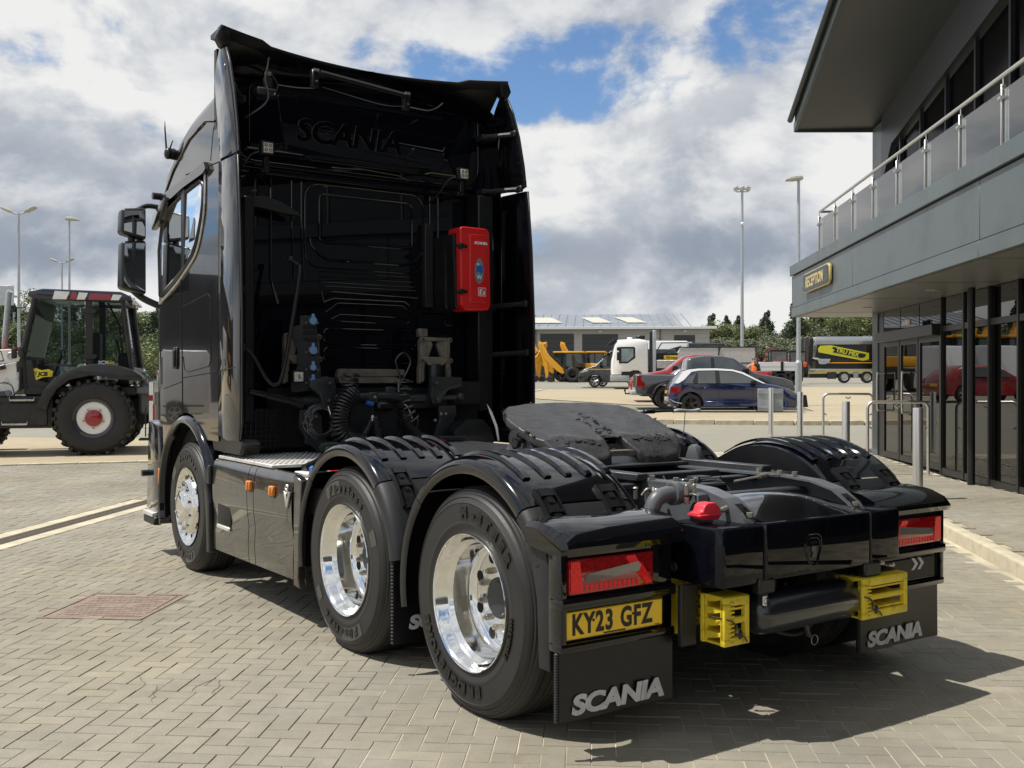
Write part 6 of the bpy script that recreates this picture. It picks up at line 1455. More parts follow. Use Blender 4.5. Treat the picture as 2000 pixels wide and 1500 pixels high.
def backhoe(loc, rz, label, body='navy', roof='navy', front=True, detail=True, arm='white_p', group=None):
    t = thing('backhoe_loader', loc, rz, label, 'digger', group)
    for y0, nm in ((0, 'rear'), (1.75, 'rear')):
        b = MB(); lug_tyre(b, 0, .70, .73, y0, y0+.45); wt = b.build('wheel', t)
        f = y0 if y0 == 0 else y0+.45; s = 1 if y0 == 0 else -1
        r = MB(); r.lathe([(s*.03, .37), (s*.015, .37), (s*.02, .33), (s*.07, .30)], 'y', (0, f, .70), 'navy' if detail else 'frame_b', 40); r.lathe([(s*.07, .305), (s*.065, .29), (s*.09, .20), (s*.09, .15)], 'y', (0, f, .70), 'white_p' if detail else 'jcb_y', 40)
        r.lathe([(s*.09, .16), (s*.05, .155), (s*.04, .14), (s*.045, 0)], 'y', (0, f, .70), 'red_p' if detail else 'frame_b', 24)
        for k in range(5): a = 2*PI*k/5+.9; r.tube([(.185*math.cos(a), f+s*.085, .70+.185*math.sin(a)), (.185*math.cos(a), f+s*.06, .70+.185*math.sin(a))], .018, 'bolt', 6)
        r.build('rim', wt)
    if front:
        for y0 in (.1, 1.75):
            b = MB(); lug_tyre(b, -2.35, .52, .53, y0, y0+.34); wt = b.build('wheel', t); r = MB(); r.lathe([(.05, .27), (.06, .12), (.04, 0)], 'y', (-2.35, y0, .52), 'white_p' if detail else 'jcb_y', 24); r.build('rim', wt)
    # chassis with steps
    b = MB(); b.box((-2.9, -.72), (.12, .9), (.52, 1.12), 'frame_b', .03, 2); b.box((-1.62, -.80), (.09, .14), (.56, 1.0), 'frame_b', .02, 1); b.box((-3.2, .9), (.75, 1.45), (.55, 1.1), 'frame_b', .03, 1); b.build('chassis', t)
    b = MB()
    for x0, x1, z in ((-1.45, -1.02, 1.045), (-1.58, -1.14, .60)): b.box((x0, x1), (.03, .12), (z-.02, z+.015), 'alu', .004, 1); b.box((x0, x0+.01), (.03, .12), (z, z+.05), 'alu'); b.box((x1-.01, x1), (.03, .12), (z, z+.05), 'alu')
    b.build('step', t)
    # cab
    y0, y1 = .18, 2.0
    F = {'bf': (-1.20, 1.25), 'mf': (-1.26, 1.85), 'tf': (-1.02, 2.98), 'tr': (.50, 2.93), 'br': (.66, 1.62), 'b0': (-.78, 1.22)}
    def bar(p, q, r=.04, nm='pillar'):
        b = MB()
        for yy in (y0, y1): b.tube([(p[0], yy, p[1]), (q[0], yy, q[1])], r, 'frame_b', 8)
        return b
    b = MB()
    for p, q, r in (('bf', 'mf', .06), ('mf', 'tf', .055), ('tf', 'tr', .05), ('tr', 'br', .05)):
        for yy in (y0, y1): b.tube([(F[p][0], yy, F[p][1]), (F[q][0], yy, F[q][1])], r, 'frame_b', 8)
    for yy in (y0, y1): b.box((-.155, -.03), (yy-.03, yy+.03), (1.65, 2.95), 'frame_b', .01, 1)
    for x, z in ((-1.02, 2.98), (.50, 2.93), (-1.26, 1.85), (.66, 1.62)): b.tube([(x, y0, z), (x, y1, z)], .045, 'frame_b', 8)
    b.build('cab_frame', t)
    b = MB(); b.box((-1.22, -.72), (y0-.02, y0+.05), (1.14, 1.38), 'frame_b', .03, 2); b.box((-1.24, .75), (y0+.1, y1), (1.12, 1.30), 'frame_b', .03, 1); b.build('cab_base', t)
    b = MB(); b.prism([(-1.14, 1.40), (-1.20, 1.86), (-.96, 2.93), (-.17, 2.93), (-.17, 1.62), (-.60, 1.45), (-.78, 1.28), (-1.05, 1.28)], 'y', y0-.012, y0-.004, 'glass_m'); b.build('door_glass', t, 0)
    b = MB(); b.prism([(-1.16, 1.30), (-1.20, 1.75), (-1.09, 1.78), (-1.02, 1.42), (-.80, 1.36), (-.78, 1.28)], 'y', y0-.03, y0-.012, 'frame_b', .006, 1); b.prism([(-.86, 1.72), (-.30, 1.70), (-.30, 1.66), (-.86, 1.69)], 'y', y0-.03, y0-.01, 'frame_b'); b.build('door_frame', t)
    b = MB(); b.prism([(-.02, 1.68), (-.02, 2.90), (.45, 2.90), (.62, 1.66), (.35, 1.68)], 'y', y0-.012, y0-.004, 'glass_m'); b.build('quarter_glass', t, 0)
    b = MB(); b.prism([(-1.20, 1.86), (-.97, 2.93), (-.96, 2.93), (-1.19, 1.86)], 'y', y0, y1, 'glass_m'); b.build('windscreen', t, 0)
    b = MB(); b.prism([(.62, 1.66), (.46, 2.9), (.47, 2.9), (.63, 1.66)], 'y', y0, y1, 'glass_m'); b.build('rear_glass', t, 0)
    b = MB()
    for yy in (y0-.03,):
        for z in (1.86, 2.72): b.prism([(-.24, z+.03), (-.09, z+.07), (.06, z+.02), (.02, z-.04), (-.09, z-.06), (-.22, z-.03)], 'y', yy-.02, yy+.01, 'frame_b', .006, 1)
    b.build('door_hinge', t)
    # roof
    b = MB(); b.prism([(-1.16, 2.99), (-1.12, 3.08), (-.9, 3.12), (.48, 3.09), (.66, 3.0), (.68, 2.92), (-1.05, 2.92)], 'y', y0-.08, y1+.08, roof, .03, 3); ro = b.build('roof', t)
    if detail:
        q = MB()
        for (xa, xb, m_) in ((-.72, -.42, 'white_p'), (-.42, -.30, 'red_p'), (-.30, -.10, 'white_p'), (-.10, .30, 'red_p'), (.30, .50, 'white_p')):
            zz = lambda x: 3.10-.045*(x+.72); q.add([(xa, y0-.086, 2.925), (xb-.06 if m_ != 'red_p' else xb, y0-.086, 2.925), (xb, y0-.084, zz(xb)-.02), (xa+.04, y0-.084, zz(xa)-.02), (xb, y1, zz(xb)+.016), (xa+.04, y1, zz(xa)+.016)], [(0, 1, 2, 3), (3, 2, 4, 5)], m_)
        q.build('roof_stripe', ro)
        q = MB(); q.ball((.66, y0+.0, 2.88), .05, 'frame_b', 10); q.ball((.69, y0-.01, 2.88), .036, 'lampface', 10); q.ball((-1.13, y0, 2.98), .05, 'lampface', 10); q.build('work_light', t)
        q = MB()
        for (x, z) in ((-1.36, 1.90), (-1.24, 1.93)): q.box((x-.045, x+.045), (y0-.20, y0-.12), (z-.09, z+.10), 'frame_b', .025, 2); q.tube([(x, y0-.1, z+.02), (x+.12, y0, z+.02)], .012, 'frame_b', 6)
        q.tube([(-1.20, y0-.05, 2.76), (-1.34, y0-.22, 2.74), (-1.34, y0-.22, 2.55)], .012, 'frame_b', 6); q.box((-1.37, -1.31), (y0-.25, y0-.21), (2.46, 2.66), 'mirror', .02, 2); q.build('cab_mirror', t)
    # interior
    b = MB(); b.box((-.55, -.10), (.8, 1.35), (1.3, 1.55), 'frame_b', .05, 2); b.box((-.14, .0), (.82, 1.33), (1.5, 2.35), 'frame_b', .05, 2); b.box((.35, .55), (.75, 1.45), (1.3, 1.95), 'frame_b', .04, 1); b.box((-1.1, -.9), (.7, 1.5), (1.3, 1.75), 'frame_b', .05, 1)
    b.tube([(-.86, 1.1, 1.5), (-.72, 1.1, 1.9)], .025, 'frame_b', 8); b.tube([(-.70+.0*math.cos(a*.4), 1.1+.17*math.cos(a*.4), 1.93+.17*math.sin(a*.4)*.5) for a in range(16)], .014, 'frame_b', 6)
    for yy in (.8, 1.4): b.tube([(.38, yy, 1.9), (.33, yy, 2.2)], .02, 'frame_b', 6)
    b.tube([(.2, .5, 2.9), (.40, .5, 2.5), (.43, .5, 2.3)], .02, 'frame_b', 6); b.build('seat_and_controls', t)
    # wing
    b = MB(); ol = [(-.98, .92), (-.86, 1.22), (-.66, 1.46), (-.36, 1.64), (0, 1.72), (.40, 1.70), (.68, 1.62), (.86, 1.50), (.89, 1.44), (.86, 1.40), (.5, 1.42), (.3, 1.47), (-.05, 1.50), (-.4, 1.42), (-.62, 1.25), (-.74, 1.05), (-.80, .85)]
    b.prism(ol, 'y', -.06, .5, 'frame_b', .03, 2); b.build('rear_wing', t)
    b = MB(); b.box((.78, 1.05), (.3, 1.9), (.75, 1.40), 'steel', .05, 1); b.box((.75, 1.0), (.1, 2.1), (1.15, 1.30), 'steel', .03, 1); b.box((.95, 1.06), (.6, 1.6), (.45, 1.2), 'frame_b', .03, 1); b.build('rear_frame', t)
    for yy in (.14, 1.95):
        b = MB(); b.box((.98, 1.05), (yy-.05, yy+.05), (.34, 1.38), 'white_p', .008, 1); b.box((.975, 1.055), (yy-.055, yy+.055), (1.02, 1.13), 'red_p', .004, 1); b.box((1.05, 1.09), (yy-.04, yy+.04), (.42, .95), 'red_p', .004, 1); lg = b.build('stabiliser_leg', t)
        q = MB(); q.box((.80, 1.20), (yy-.16, yy+.16), (.27, .31), 'frame_b', .015, 1); q.tube([(.92, yy-.05, .34), (.92, yy-.05, .9)], .014, 'frame_b', 6); q.build('foot_pad', lg)
    # bonnet, loader arm and rams
    b = MB(); b.prism([(-1.26, 1.9), (-1.28, 1.24), (-2.9, 1.2), (-2.95, 1.70), (-2.7, 1.82), (-1.4, 2.0)], 'y', .55, 1.6, body, .04, 2); b.prism([(-1.28, 1.99), (-2.7, 1.84), (-2.75, 1.88), (-1.30, 2.05)], 'y', .54, 1.61, 'red_p' if detail else body); b.build('bonnet', t)
    for yy in ((.16, .30), (1.85, 1.99)):
        b = MB(); b.prism([(-1.27, 1.86), (-1.33, 1.95), (-1.45, 1.99), (-2.2, 1.93), (-3.3, 1.55), (-3.4, 1.3), (-3.2, 1.25), (-2.2, 1.6), (-1.42, 1.74), (-1.30, 1.76)], 'y', yy[0]-.05, yy[0], arm, .01, 1); la = b.build('loader_arm', t)
        b = MB(); b.prism([(-1.36, 1.75), (-1.31, 1.25), (-1.42, 1.12), (-2.0, 1.12), (-2.0, 1.6)], 'y', yy[0], yy[1], arm, .01, 1); b.build('arm_tower', t)
        if detail and yy[0] < 1:
            q = MB(); q.lathe([(yy[0]-.055, .07), (yy[0]-.065, .06), (yy[0]-.06, .03), (yy[0]-.04, .03), (yy[0]-.04, 0)], 'y', (-1.43, 0, 1.865), 'alu', 20); q.build('pivot_pin', la)
            q = MB(); q.add([(-1.98, yy[0]-.0515, 1.70), (-1.545, yy[0]-.0515, 1.765), (-1.595, yy[0]-.0515, 1.955), (-1.98, yy[0]-.0515, 1.92)], [(0, 1, 2, 3)], 'ink')
            q.add([(-1.99, yy[0]-.0525, 1.72), (-1.565, yy[0]-.0525, 1.782), (-1.605, yy[0]-.0525, 1.935), (-1.99, yy[0]-.0525, 1.90)], [(0, 1, 2, 3)], 'white_p')
            text(q, 'JCB', 'ink', frame((-2.01, yy[0]-.0535, 1.725), (1, 0, .14), (0, 0, 1)), .17, .001, .008, .1, sx=1.15); q.build('arm_lettering', la, 0)
    b = MB(); b.tube([(-1.58, .07, 1.65), (-2.3, .07, 1.45)], .045, 'red_p' if detail else body, 12); b.tube([(-1.52, .07, 1.67), (-1.60, .07, 1.645)], .05, 'ink', 12); b.tube([(-1.47, .07, 1.17), (-2.2, .07, 1.12)], .05, 'navy' if detail else body, 12); b.ball((-1.46, .05, 1.17), .062, 'steel', 10); b.build('hydraulic_ram', t)
    if detail:
        b = MB(); b.tube([(-1.27, .1, 1.65), (-1.28, .1, 1.2)], .022, 'frame_b', 8); b.tube(smooth_path([(-1.36, .08, 1.12), (-1.42, .06, 1.32), (-1.6, .06, 1.36), (-1.75, .06, 1.25)], 6), .010, 'hose', 6); b.tube([(-1.30, .08, 1.56), (-1.30, .08, 1.30)], .018, 'alu', 8); b.build('hydraulic_hose', t)
        b = MB(); p3 = [(-1.58, .108, 1.34), (-1.42, .108, 1.34), (-1.50, .108, 1.46)]
        b.tube(p3, .004, 'ink', 4, closed=True); text(b, '3C70', 'ink', frame((-1.565, .106, 1.35), (1, 0, 0), (0, 0, 1)), .045, .0005, .001); b.build('arm_marking', t, 0)
        b = MB(); text(b, '3CX', 'white', frame((.06, y0-.0125, 1.72), (1, 0, 0), (0, 0, 1)), .085, .001, .004, .1, sx=1.1); text(b, 'eco', 'yellow', frame((.22, y0-.0125, 1.72), (1, 0, 0), (0, 0, 1)), .085, .001, .004, .1, sx=1.05); b.build('window_lettering', t, 0)
        b = MB(); b.prism([(-1.10, 1.46), (-1.12, 1.60), (-1.02, 1.64), (-.92, 1.60), (-.80, 1.62), (-.72, 1.58), (-.74, 1.48), (-.90, 1.47), (-1.04, 1.40)], 'y', y0-.014, y0-.0125, 'yellow'); text(b, 'JCB', 'ink', frame((-.98, y0-.015, 1.495), (1, 0, 0), (0, 0, 1)), .10, .0008, .006, .15, sx=1.05)
        for i in range(3): b.prism([(-1.09+.03*i, 1.50), (-1.08+.03*i, 1.50), (-1.06+.03*i, 1.58), (-1.075+.03*i, 1.58)], 'y', y0-.0155, y0-.0145, 'ink')
        b.build('door_sticker', t, 0)
        b = MB(); b.box((-.13, -.06), (y0-.034, y0-.03), (1.66, 1.74), 'navy'); b.box((-.125, -.065), (y0-.0355, y0-.034), (1.692, 1.708), 'red_p'); b.box((-.10, -.09), (y0-.0355, y0-.034), (1.665, 1.735), 'red_p'); b.build('flag_sticker', t, 0)
        b = MB(); b.tube(smooth_path([(-1.72, 1.0, 1.9), (-1.70, .9, 2.2), (-1.66, .9, 2.7), (-1.63, .9, 3.05), (-1.60, .88, 3.12)], 5), .055, 'galv', 12); b.build('exhaust_stack', t)
    return t
JC = backhoe((-9.30, 18.45, H(18.5)), .33, 'blue and white backhoe loader with red striped cab roof, left of the truck')
# ================================================================== ROAD VEHICLES
def body_shell(mb, sil, W, belt, tum, mt, edge=.05):
    """side outline sil [(x,z)] swept across the width, edges rounded, cabin leaning in above the belt"""
    n = len(sil); cx_ = sum(p[0] for p in sil)/n; cz_ = sum(p[1] for p in sil)/n; rows = []
    def off(i, d):
        a = Vector(sil[i-1]); b_ = Vector(sil[i]); c = Vector(sil[(i+1) % n]); e1 = (b_-a).normalized(); e2 = (c-b_).normalized()
        nr = Vector((e1.y+e2.y, -(e1.x+e2.x))); nr = nr.normalized() if nr.length > 1e-6 else Vector((0, 0)); return b_-nr*d
    A = sum(sil[i-1][0]*sil[i][1]-sil[i][0]*sil[i-1][1] for i in range(n)); sg_ = 1 if A > 0 else -1
    for (yy, d) in ((-W/2, edge), (-W/2+edge*.4, edge*.35), (-W/2+edge*1.3, 0), (-W/4, -.012), (0, -.02), (W/4, -.012), (W/2-edge*1.3, 0), (W/2-edge*.4, edge*.35), (W/2, edge)):
        r = []
        for i in range(n):
            p = off(i, d*sg_); k_ = max(0, p.y-belt); y_ = yy*(1-tum*k_/max(.01, W/2)*1.0) if k_ > 0 else yy; r.append((p.x, y_, p.y))
        rows.append(r)
    vs = [p for r in rows for p in r]; fs = [(i*n+j, i*n+(j+1) % n, (i+1)*n+(j+1) % n, (i+1)*n+j) for i in range(len(rows)-1) for j in range(n)]
    fs += [tuple(range(n))[::-1], tuple((len(rows)-1)*n+j for j in range(n))]
    if sg_ < 0: fs = [f[::-1] for f in fs]
    bm = bmesh.new(); V_ = [bm.verts.new(v) for v in vs]
    for f in fs: bm.faces.new([V_[i] for i in f])
    bmesh.ops.recalc_face_normals(bm, faces=bm.faces[:]); mb.frombm(bm, mt)
def sidepl(mb, pts, W, belt, tum, mt, off=.006, s=-1, th=.01):
    def Y(z): k_ = max(0, z-belt); return s*((W/2)*(1-tum*k_/(W/2))+off)
    n = len(pts); A = [(x, Y(z), z) for x, z in pts]; B = [(x, Y(z)-s*th, z) for x, z in pts]
    bm = bmesh.new(); V_ = [bm.verts.new(v) for v in A+B]; bm.faces.new(V_[:n]); bm.faces.new(V_[n:][::-1])
    for i in range(n): bm.faces.new((V_[i], V_[n+i], V_[n+(i+1) % n], V_[(i+1) % n]))
    bmesh.ops.recalc_face_normals(bm, faces=bm.faces[:]); mb.frombm(bm, mt)
def wheels(t, xs_, W, R, rim_mt, spokes=5, tw=.22, rr=.66):
    for x in xs_:
        for s in (-1, 1):
            y = s*(W/2-.03); b = MB(); b.lathe([(0, R*rr), (s*.0, R*.8), (-s*.01, R*.93), (-s*.03, R), (-s*tw+s*.02, R), (-s*tw, R*.9), (-s*tw, R*.5)], 'y', (x, y, R), 'tyre', 32, flip=(s > 0)); wt = b.build('wheel', t)
            r = MB(); r.lathe([(-s*.005, R*rr), (-s*.012, R*rr*.94), (-s*.10, R*rr*.9), (-s*.11, 0)], 'y', (x, y, R), 'ink', 28)
            r.lathe([(s*.002, R*rr), (s*.004, R*rr*.97), (-s*.02, R*rr*.90)], 'y', (x, y, R), rim_mt, 28)
            for k in range(spokes):
                a = 2*PI*k/spokes+.3
                for da in (-.13, .13):
                    p0 = (x+R*.12*math.cos(a+da*3), y-s*.02, R+R*.12*math.sin(a+da*3)); p1 = (x+R*rr*.95*math.cos(a+da), y-s*.012, R+R*rr*.95*math.sin(a+da)); r.tube([p0, p1], R*.045, rim_mt, 5)
            r.ball((x, y-s*.012, R), R*.12, rim_mt, 8, (1, .4, 1)); r.build('rim', wt)
def arch(x, R, n=9, z0=None, k=1.16):
    """arch notch points, left to right"""
    rr = R*k; z0 = z0 if z0 is not None else R*.62; a0 = math.asin((z0-R)/rr) if abs(z0-R) < rr else 0
    return [(x-rr*math.cos(a0+(PI-2*a0)*i/n), R+rr*math.sin(a0+(PI-2*a0)*i/n)) for i in range(n+1)]
def vehicle(name, loc, rz, label, cat, group, W, belt, tum, top, bottomz, wx, R, paint_, rim, wins, extra=None, wind=None, spokes=5, edge=.06, tw=.22):
    """top: outline from rear-bottom over the roof to front-bottom (rear at x=0, front +x)"""
    t = thing(name, loc, rz, label, cat, group)
    sil = list(top); bot = []
    for x in wx[::-1]: bot += arch(x, R, z0=bottomz)[::-1]
    b = MB(); body_shell(b, sil+bot, W, belt, tum, paint_, edge); bo = b.build('body', t, 40)
    for pts in wins:
        for s in (-1, 1): q = MB(); sidepl(q, pts, W-.0, belt, tum, 'glass_c', .004, s); q.build('side_window', t, 0)
    b = MB(); b.box((.25, top[-1][0]-.25), (-W/2+.12, W/2-.12), (bottomz, R*1.9), 'dark'); b.build('underbody', t, 0)
    wheels(t, wx, W, R, rim, spokes, tw)
    if extra: extra(t, bo)
    return t
def xq(t, nm, fn, lab=None): b = MB(); fn(b); return b.build(nm, t, 38, lab)
# --- blue hatchback with a white roof
paint('blue_p', (.006, .014, .062), .2, 1.0); paint('grey_p', (.055, .058, .064), .25, .9, .4); paint('silver_p', (.42, .44, .46), .25, .9, .5); paint('black_p', (.012, .013, .014), .2, 1.0)
paint('brown_p', (.06, .05, .045)); M['white_gloss'] = mat('white_car_paint', (.70, .71, .72), .25, coat=.8)
HW = 1.72
top = [(.06, .25), (.0, .42), (.0, .62), (.06, .84), (.16, .95), (.34, 1.16), (.50, 1.36), (.62, 1.395), (.95, 1.425), (1.5, 1.43), (2.0, 1.40), (2.35, 1.30), (2.72, 1.10), (3.02, .96), (3.35, .90), (3.72, .80), (3.98, .66), (4.06, .50), (4.04, .28), (3.95, .20)]
def ex(t, bo):
    W = HW
    def roof(b):
        P = [(.46, 1.345), (.62, 1.40), (.95, 1.432), (1.5, 1.437), (2.0, 1.407), (2.35, 1.307), (2.72, 1.105), (3.0, .965), (2.92, .965), (2.66, 1.085), (2.30, 1.265), (2.0, 1.352), (1.5, 1.38), (.95, 1.37), (.72, 1.33), (.48, 1.08), (.30, .965), (.17, .965), (.32, 1.16)]
        for s in (-1, 1): sidepl(b, P, W, .95, .42, 'white_gloss', .007, s, .02)
        for (x0, z0), (x1, z1) in zip(top[6:11], top[7:12]): b.add([(x0, -.60, z0+.022), (x1, -.60, z1+.022), (x1, .60, z1+.022), (x0, .60, z0+.022)], [(0, 1, 2, 3)], 'white_gloss')
    xq(t, 'white_roof', roof)
    xq(t, 'pillar', lambda b: [sidepl(b, P, W, .95, .42, 'mull', .012, s) for s in (-1, 1) for P in ([(1.46, .97), (1.46, 1.36), (1.58, 1.36), (1.60, .97)], [(.78, .97), (.74, 1.02), (.86, 1.27), (.92, 1.30), (.90, .97)])])
    xq(t, 'tail_light', lambda b: [sidepl(b, [(.03, .70), (.06, .86), (.42, .84), (.36, .70), (.2, .66)], W, .95, .4, 'red_lens', .006, s, .08) for s in (-1, 1)])
    xq(t, 'head_light', lambda b: [sidepl(b, [(3.62, .72), (3.60, .80), (3.80, .74), (3.98, .60), (3.80, .60)], W, .95, .4, 'grey_lens', .006, s, .06) for s in (-1, 1)])
    xq(t, 'door_handle', lambda b: [b.box((x, x+.16), (s*W/2-.01, s*(W/2+.025)), (.80, .83), 'blue_p', .008, 1) for s in (-1, 1) for x in (1.10, 2.02)])
    xq(t, 'door_mirror', lambda b: [b.box((2.55, 2.72), (s*(W/2-.04), s*(W/2+.14)), (.95, 1.06), 'ink', .03, 2) for s in (-1, 1)])
    xq(t, 'door_seam', lambda b: [b.tube([(x, s*(W/2+.001), .32), (x, s*(W/2+.001), .93)], .005, 'ink', 4) for s in (-1, 1) for x in (.98, 1.55, 2.62)])
    xq(t, 'sill_trim', lambda b: [b.box((1.1, 2.9), (s*(W/2-.02), s*(W/2+.012)), (.38, .40), 'blue_p', .006, 1) for s in (-1, 1)])
    xq(t, 'rear_bumper', lambda b: b.box((-.02, .10), (-.62, .62), (.30, .40), 'ink', .02, 1)); xq(t, 'number_plate', lambda b: b.box((-.012, .03), (-.26, .26), (.62, .74), 'plate_y'))
    xq(t, 'bumper_vent', lambda b: [b.tube([(.04, s*(W/2-.02), .46), (.18, s*(W/2+.004), .38), (.40, s*(W/2+.004), .33)], .016, 'silver_p', 6) for s in (-1, 1)])
M['rim_black'] = mat('black_alloy', (.02, .02, .02), .3, coat=.5); M['rim_silver'] = mat('silver_alloy', (.55, .56, .57), .35, metal=.6)
vehicle('parked_car', (2.40, 33.2, H(33.5)+.02), .03, 'dark blue hatchback with a white roof and black wheels', 'car', 'vehicles parked in the yard', HW, .95, .42, top, .22, (.70, 3.22), .315, 'blue_p', 'rim_black',
        [[(.50, 1.0), (.62, 1.16), (.90, 1.31), (1.0, 1.345), (1.5, 1.355), (2.0, 1.325), (2.28, 1.245), (2.62, 1.07), (2.80, .97), (.70, .965), (.48, .965)]], ex, edge=.07)
# --- pickups
def pickup(loc, rz, label, col, sc=1.0, tl=True):
    W = 1.86; top = [(.05, .50), (.0, .60), (.02, .75), (.04, 1.12), (.10, 1.16), (1.62, 1.14), (1.68, 1.20), (1.74, 1.62), (1.84, 1.72), (2.3, 1.78), (2.9, 1.78), (3.3, 1.70), (3.95, 1.22), (4.15, 1.16), (4.9, 1.04), (5.20, .92), (5.30, .70), (5.28, .45), (5.15, .34)]
    def ex(t, bo):
        xq(t, 'tail_light', lambda b: [(sidepl(b, [(.03, .78), (.05, 1.10), (.20, 1.12), (.17, .98), (.32, .86), (.30, .74), (.10, .74)], W, 1.2, .4, 'red_lens', .006, s, .1)) for s in (-1, 1)])
        xq(t, 'rear_bumper', lambda b: b.box((-.14, .25), (-.86, .86), (.46, .62), 'galv' if col == 'grey_p' else 'silver_p', .05, 2))
        xq(t, 'wheel_arch_trim', lambda b: [b.tube([(p[0], s*(W/2+.012), p[1]) for p in arch(x, .39, 12, .5, 1.22)], .035, 'matte', 6) for s in (-1, 1) for x in (1.05, 4.15)])
        xq(t, 'head_light', lambda b: [sidepl(b, [(4.95, .84), (4.92, .96), (5.15, .90), (5.27, .78), (5.1, .76)], W, 1.2, .4, 'grey_lens', .006, s, .06) for s in (-1, 1)])
        xq(t, 'door_mirror', lambda b: [b.box((3.55, 3.75), (s*(W/2-.04), s*(W/2+.2)), (1.16, 1.36), 'ink', .04, 2) for s in (-1, 1)])
        xq(t, 'pillar', lambda b: [sidepl(b, [(2.52, 1.20), (2.52, 1.72), (2.62, 1.72), (2.64, 1.20)], W, 1.2, .32, 'mull', .012, s) for s in (-1, 1)])
        xq(t, 'door_seam', lambda b: [b.tube([(x, s*(W/2+.001), .55), (x, s*(W/2+.001), 1.18)], .005, 'ink', 4) for s in (-1, 1) for x in (1.68, 2.6, 3.7)])
        xq(t, 'bed_rim', lambda b: b.box((.12, 1.62), (-.8, .8), (1.14, 1.165), 'ink', .01, 1)); xq(t, 'tow_ball', lambda b: (b.tube([(-.12, 0, .5), (-.28, 0, .5), (-.30, 0, .6)], .03, 'ink', 6), b.ball((-.30, 0, .62), .04, 'ink', 8)))
        xq(t, 'door_handle', lambda b: [b.box((x, x+.18), (s*W/2-.01, s*(W/2+.03)), (1.02, 1.05), col, .01, 1) for s in (-1, 1) for x in (1.9, 2.75)])
    t = vehicle('pickup_truck', loc, rz, label, 'pickup', 'vehicles parked in the yard', W, 1.2, .32, top, .42, (1.05, 4.15), .39, col, 'rim_black' if col == 'grey_p' else 'rim_silver',
            [[(1.86, 1.24), (1.88, 1.55), (1.95, 1.66), (2.3, 1.72), (2.9, 1.72), (3.22, 1.64), (3.72, 1.26), (3.72, 1.22)]], ex, tw=.26)
    t.scale = (sc, sc, sc); return t
pickup((1.50, 36.6, H(37)), .03, 'dark grey double cab pickup with rear window glazing, behind the blue hatchback', 'grey_p', 1.035)
pickup((7.15, 42.0, H(42)), PI+.02, 'red double cab pickup behind the grey pickup', 'red_p', 1.06)
topc = [(.05, .3), (0, .6), (.1, .95), (.5, 1.3), (.9, 1.45), (2.0, 1.45), (2.6, 1.3), (3.1, 1.0), (4.0, .85), (4.3, .6), (4.25, .3)]
wc = [[(.55, 1.0), (.9, 1.36), (2.0, 1.37), (2.5, 1.25), (2.9, 1.0)]]
def excar(t, bo):
    xq(t, 'tail_light', lambda b: [sidepl(b, [(.02, .75), (.10, .95), (.35, .93), (.25, .75)], 1.76, .98, .4, 'red_lens', .006, s, .08) for s in (-1, 1)])
    xq(t, 'rear_window', lambda b: b.add([(.14, -.6, 1.0), (.14, .6, 1.0), (.52, .5, 1.33), (.52, -.5, 1.33)], [(0, 1, 2, 3), (3, 2, 1, 0)], 'glass_c')); xq(t, 'number_plate', lambda b: b.box((-.02, .05), (-.26, .26), (.62, .74), 'plate_y'))
car0 = vehicle('parked_car', (2.7, 39.4, H(39.4)), .03, 'silver car seen only as a roof between the grey and red pickups', 'car', 'vehicles parked in the yard', 1.76, .98, .4, topc, .25, (.8, 3.4), .32, 'silver_p', 'rim_silver', wc, excar)
# --- vans
def van(loc, rz, label, col, topz=1.95, Lh=5.0, stripe=None, half=None, words=None):
    W = 1.95; k = Lh/5.0
    top = [(.02*k, .35), (0, .7), (.0, topz-.12), (.08, topz), (3.0*k, topz+.02), (3.35*k, topz-.1), (4.10*k, 1.28), (4.65*k, 1.08), (4.92*k, .90), (5.0*k, .6), (4.98*k, .36), (4.85*k, .28)]
    def ex(t, bo):
        xq(t, 'side_moulding', lambda b: [b.box((.2, 3.0*k), (s*(W/2-.01), s*(W/2+.012)), (.55, .60), 'matte', .006, 1) for s in (-1, 1)])
        xq(t, 'head_light', lambda b: [sidepl(b, [(4.50*k, .92), (4.46*k, 1.06), (4.72*k, 1.0), (4.92*k, .82)], W, 1.2, .3, 'lampface', .006, s, .05) for s in (-1, 1)])
        xq(t, 'door_mirror', lambda b: [b.box((3.75*k, 3.90*k), (s*(W/2-.04), s*(W/2+.2)), (1.24, 1.46), 'ink', .04, 2) for s in (-1, 1)])
        xq(t, 'windscreen', lambda b: b.add([(3.45*k, -.80, topz-.14), (3.45*k, .80, topz-.14), (4.10*k, .86, 1.30), (4.10*k, -.86, 1.30)], [(0, 1, 2, 3), (3, 2, 1, 0)], 'glass_c'))
        if stripe: xq(t, 'side_stripe', lambda b: [sidepl(b, [(.3, 1.02), (.3, 1.06), (4.45*k, 1.06), (4.45*k, 1.02)], W, 1.2, .3, stripe, .005, s) for s in (-1, 1)])
        if half:
            xq(t, 'side_livery', lambda b: [sidepl(b, [(.05, .4), (.05, topz-.08), (1.3*k, topz-.1), (2.0*k, 1.3), (3.2*k, 1.0), (3.3*k, .4)], W, 1.2, .3, 'ink', .006, s) for s in (-1, 1)])
            def lt(b): b.box((.6, 2.6*k), (-W/2-.012, -W/2-.006), (1.0, 1.35), 'plate_y'); text(b, 'Ground', 'ink', frame((.7, -W/2-.014, 1.06), (1, 0, 0), (0, 0, 1)), .34, .003, .01, .2, sx=1.25)
            xq(t, 'side_lettering', lt)
    return vehicle('van', loc, rz, label, 'van', 'vans in the yard', W, 1.2, .3, top, .3, (.95*k, 4.15*k), .34, col, 'rim_silver', [[(3.05*k, 1.24), (3.0*k, topz-.22), (3.3*k, topz-.24), (3.98*k, 1.28), (3.9*k, 1.24)]], ex)
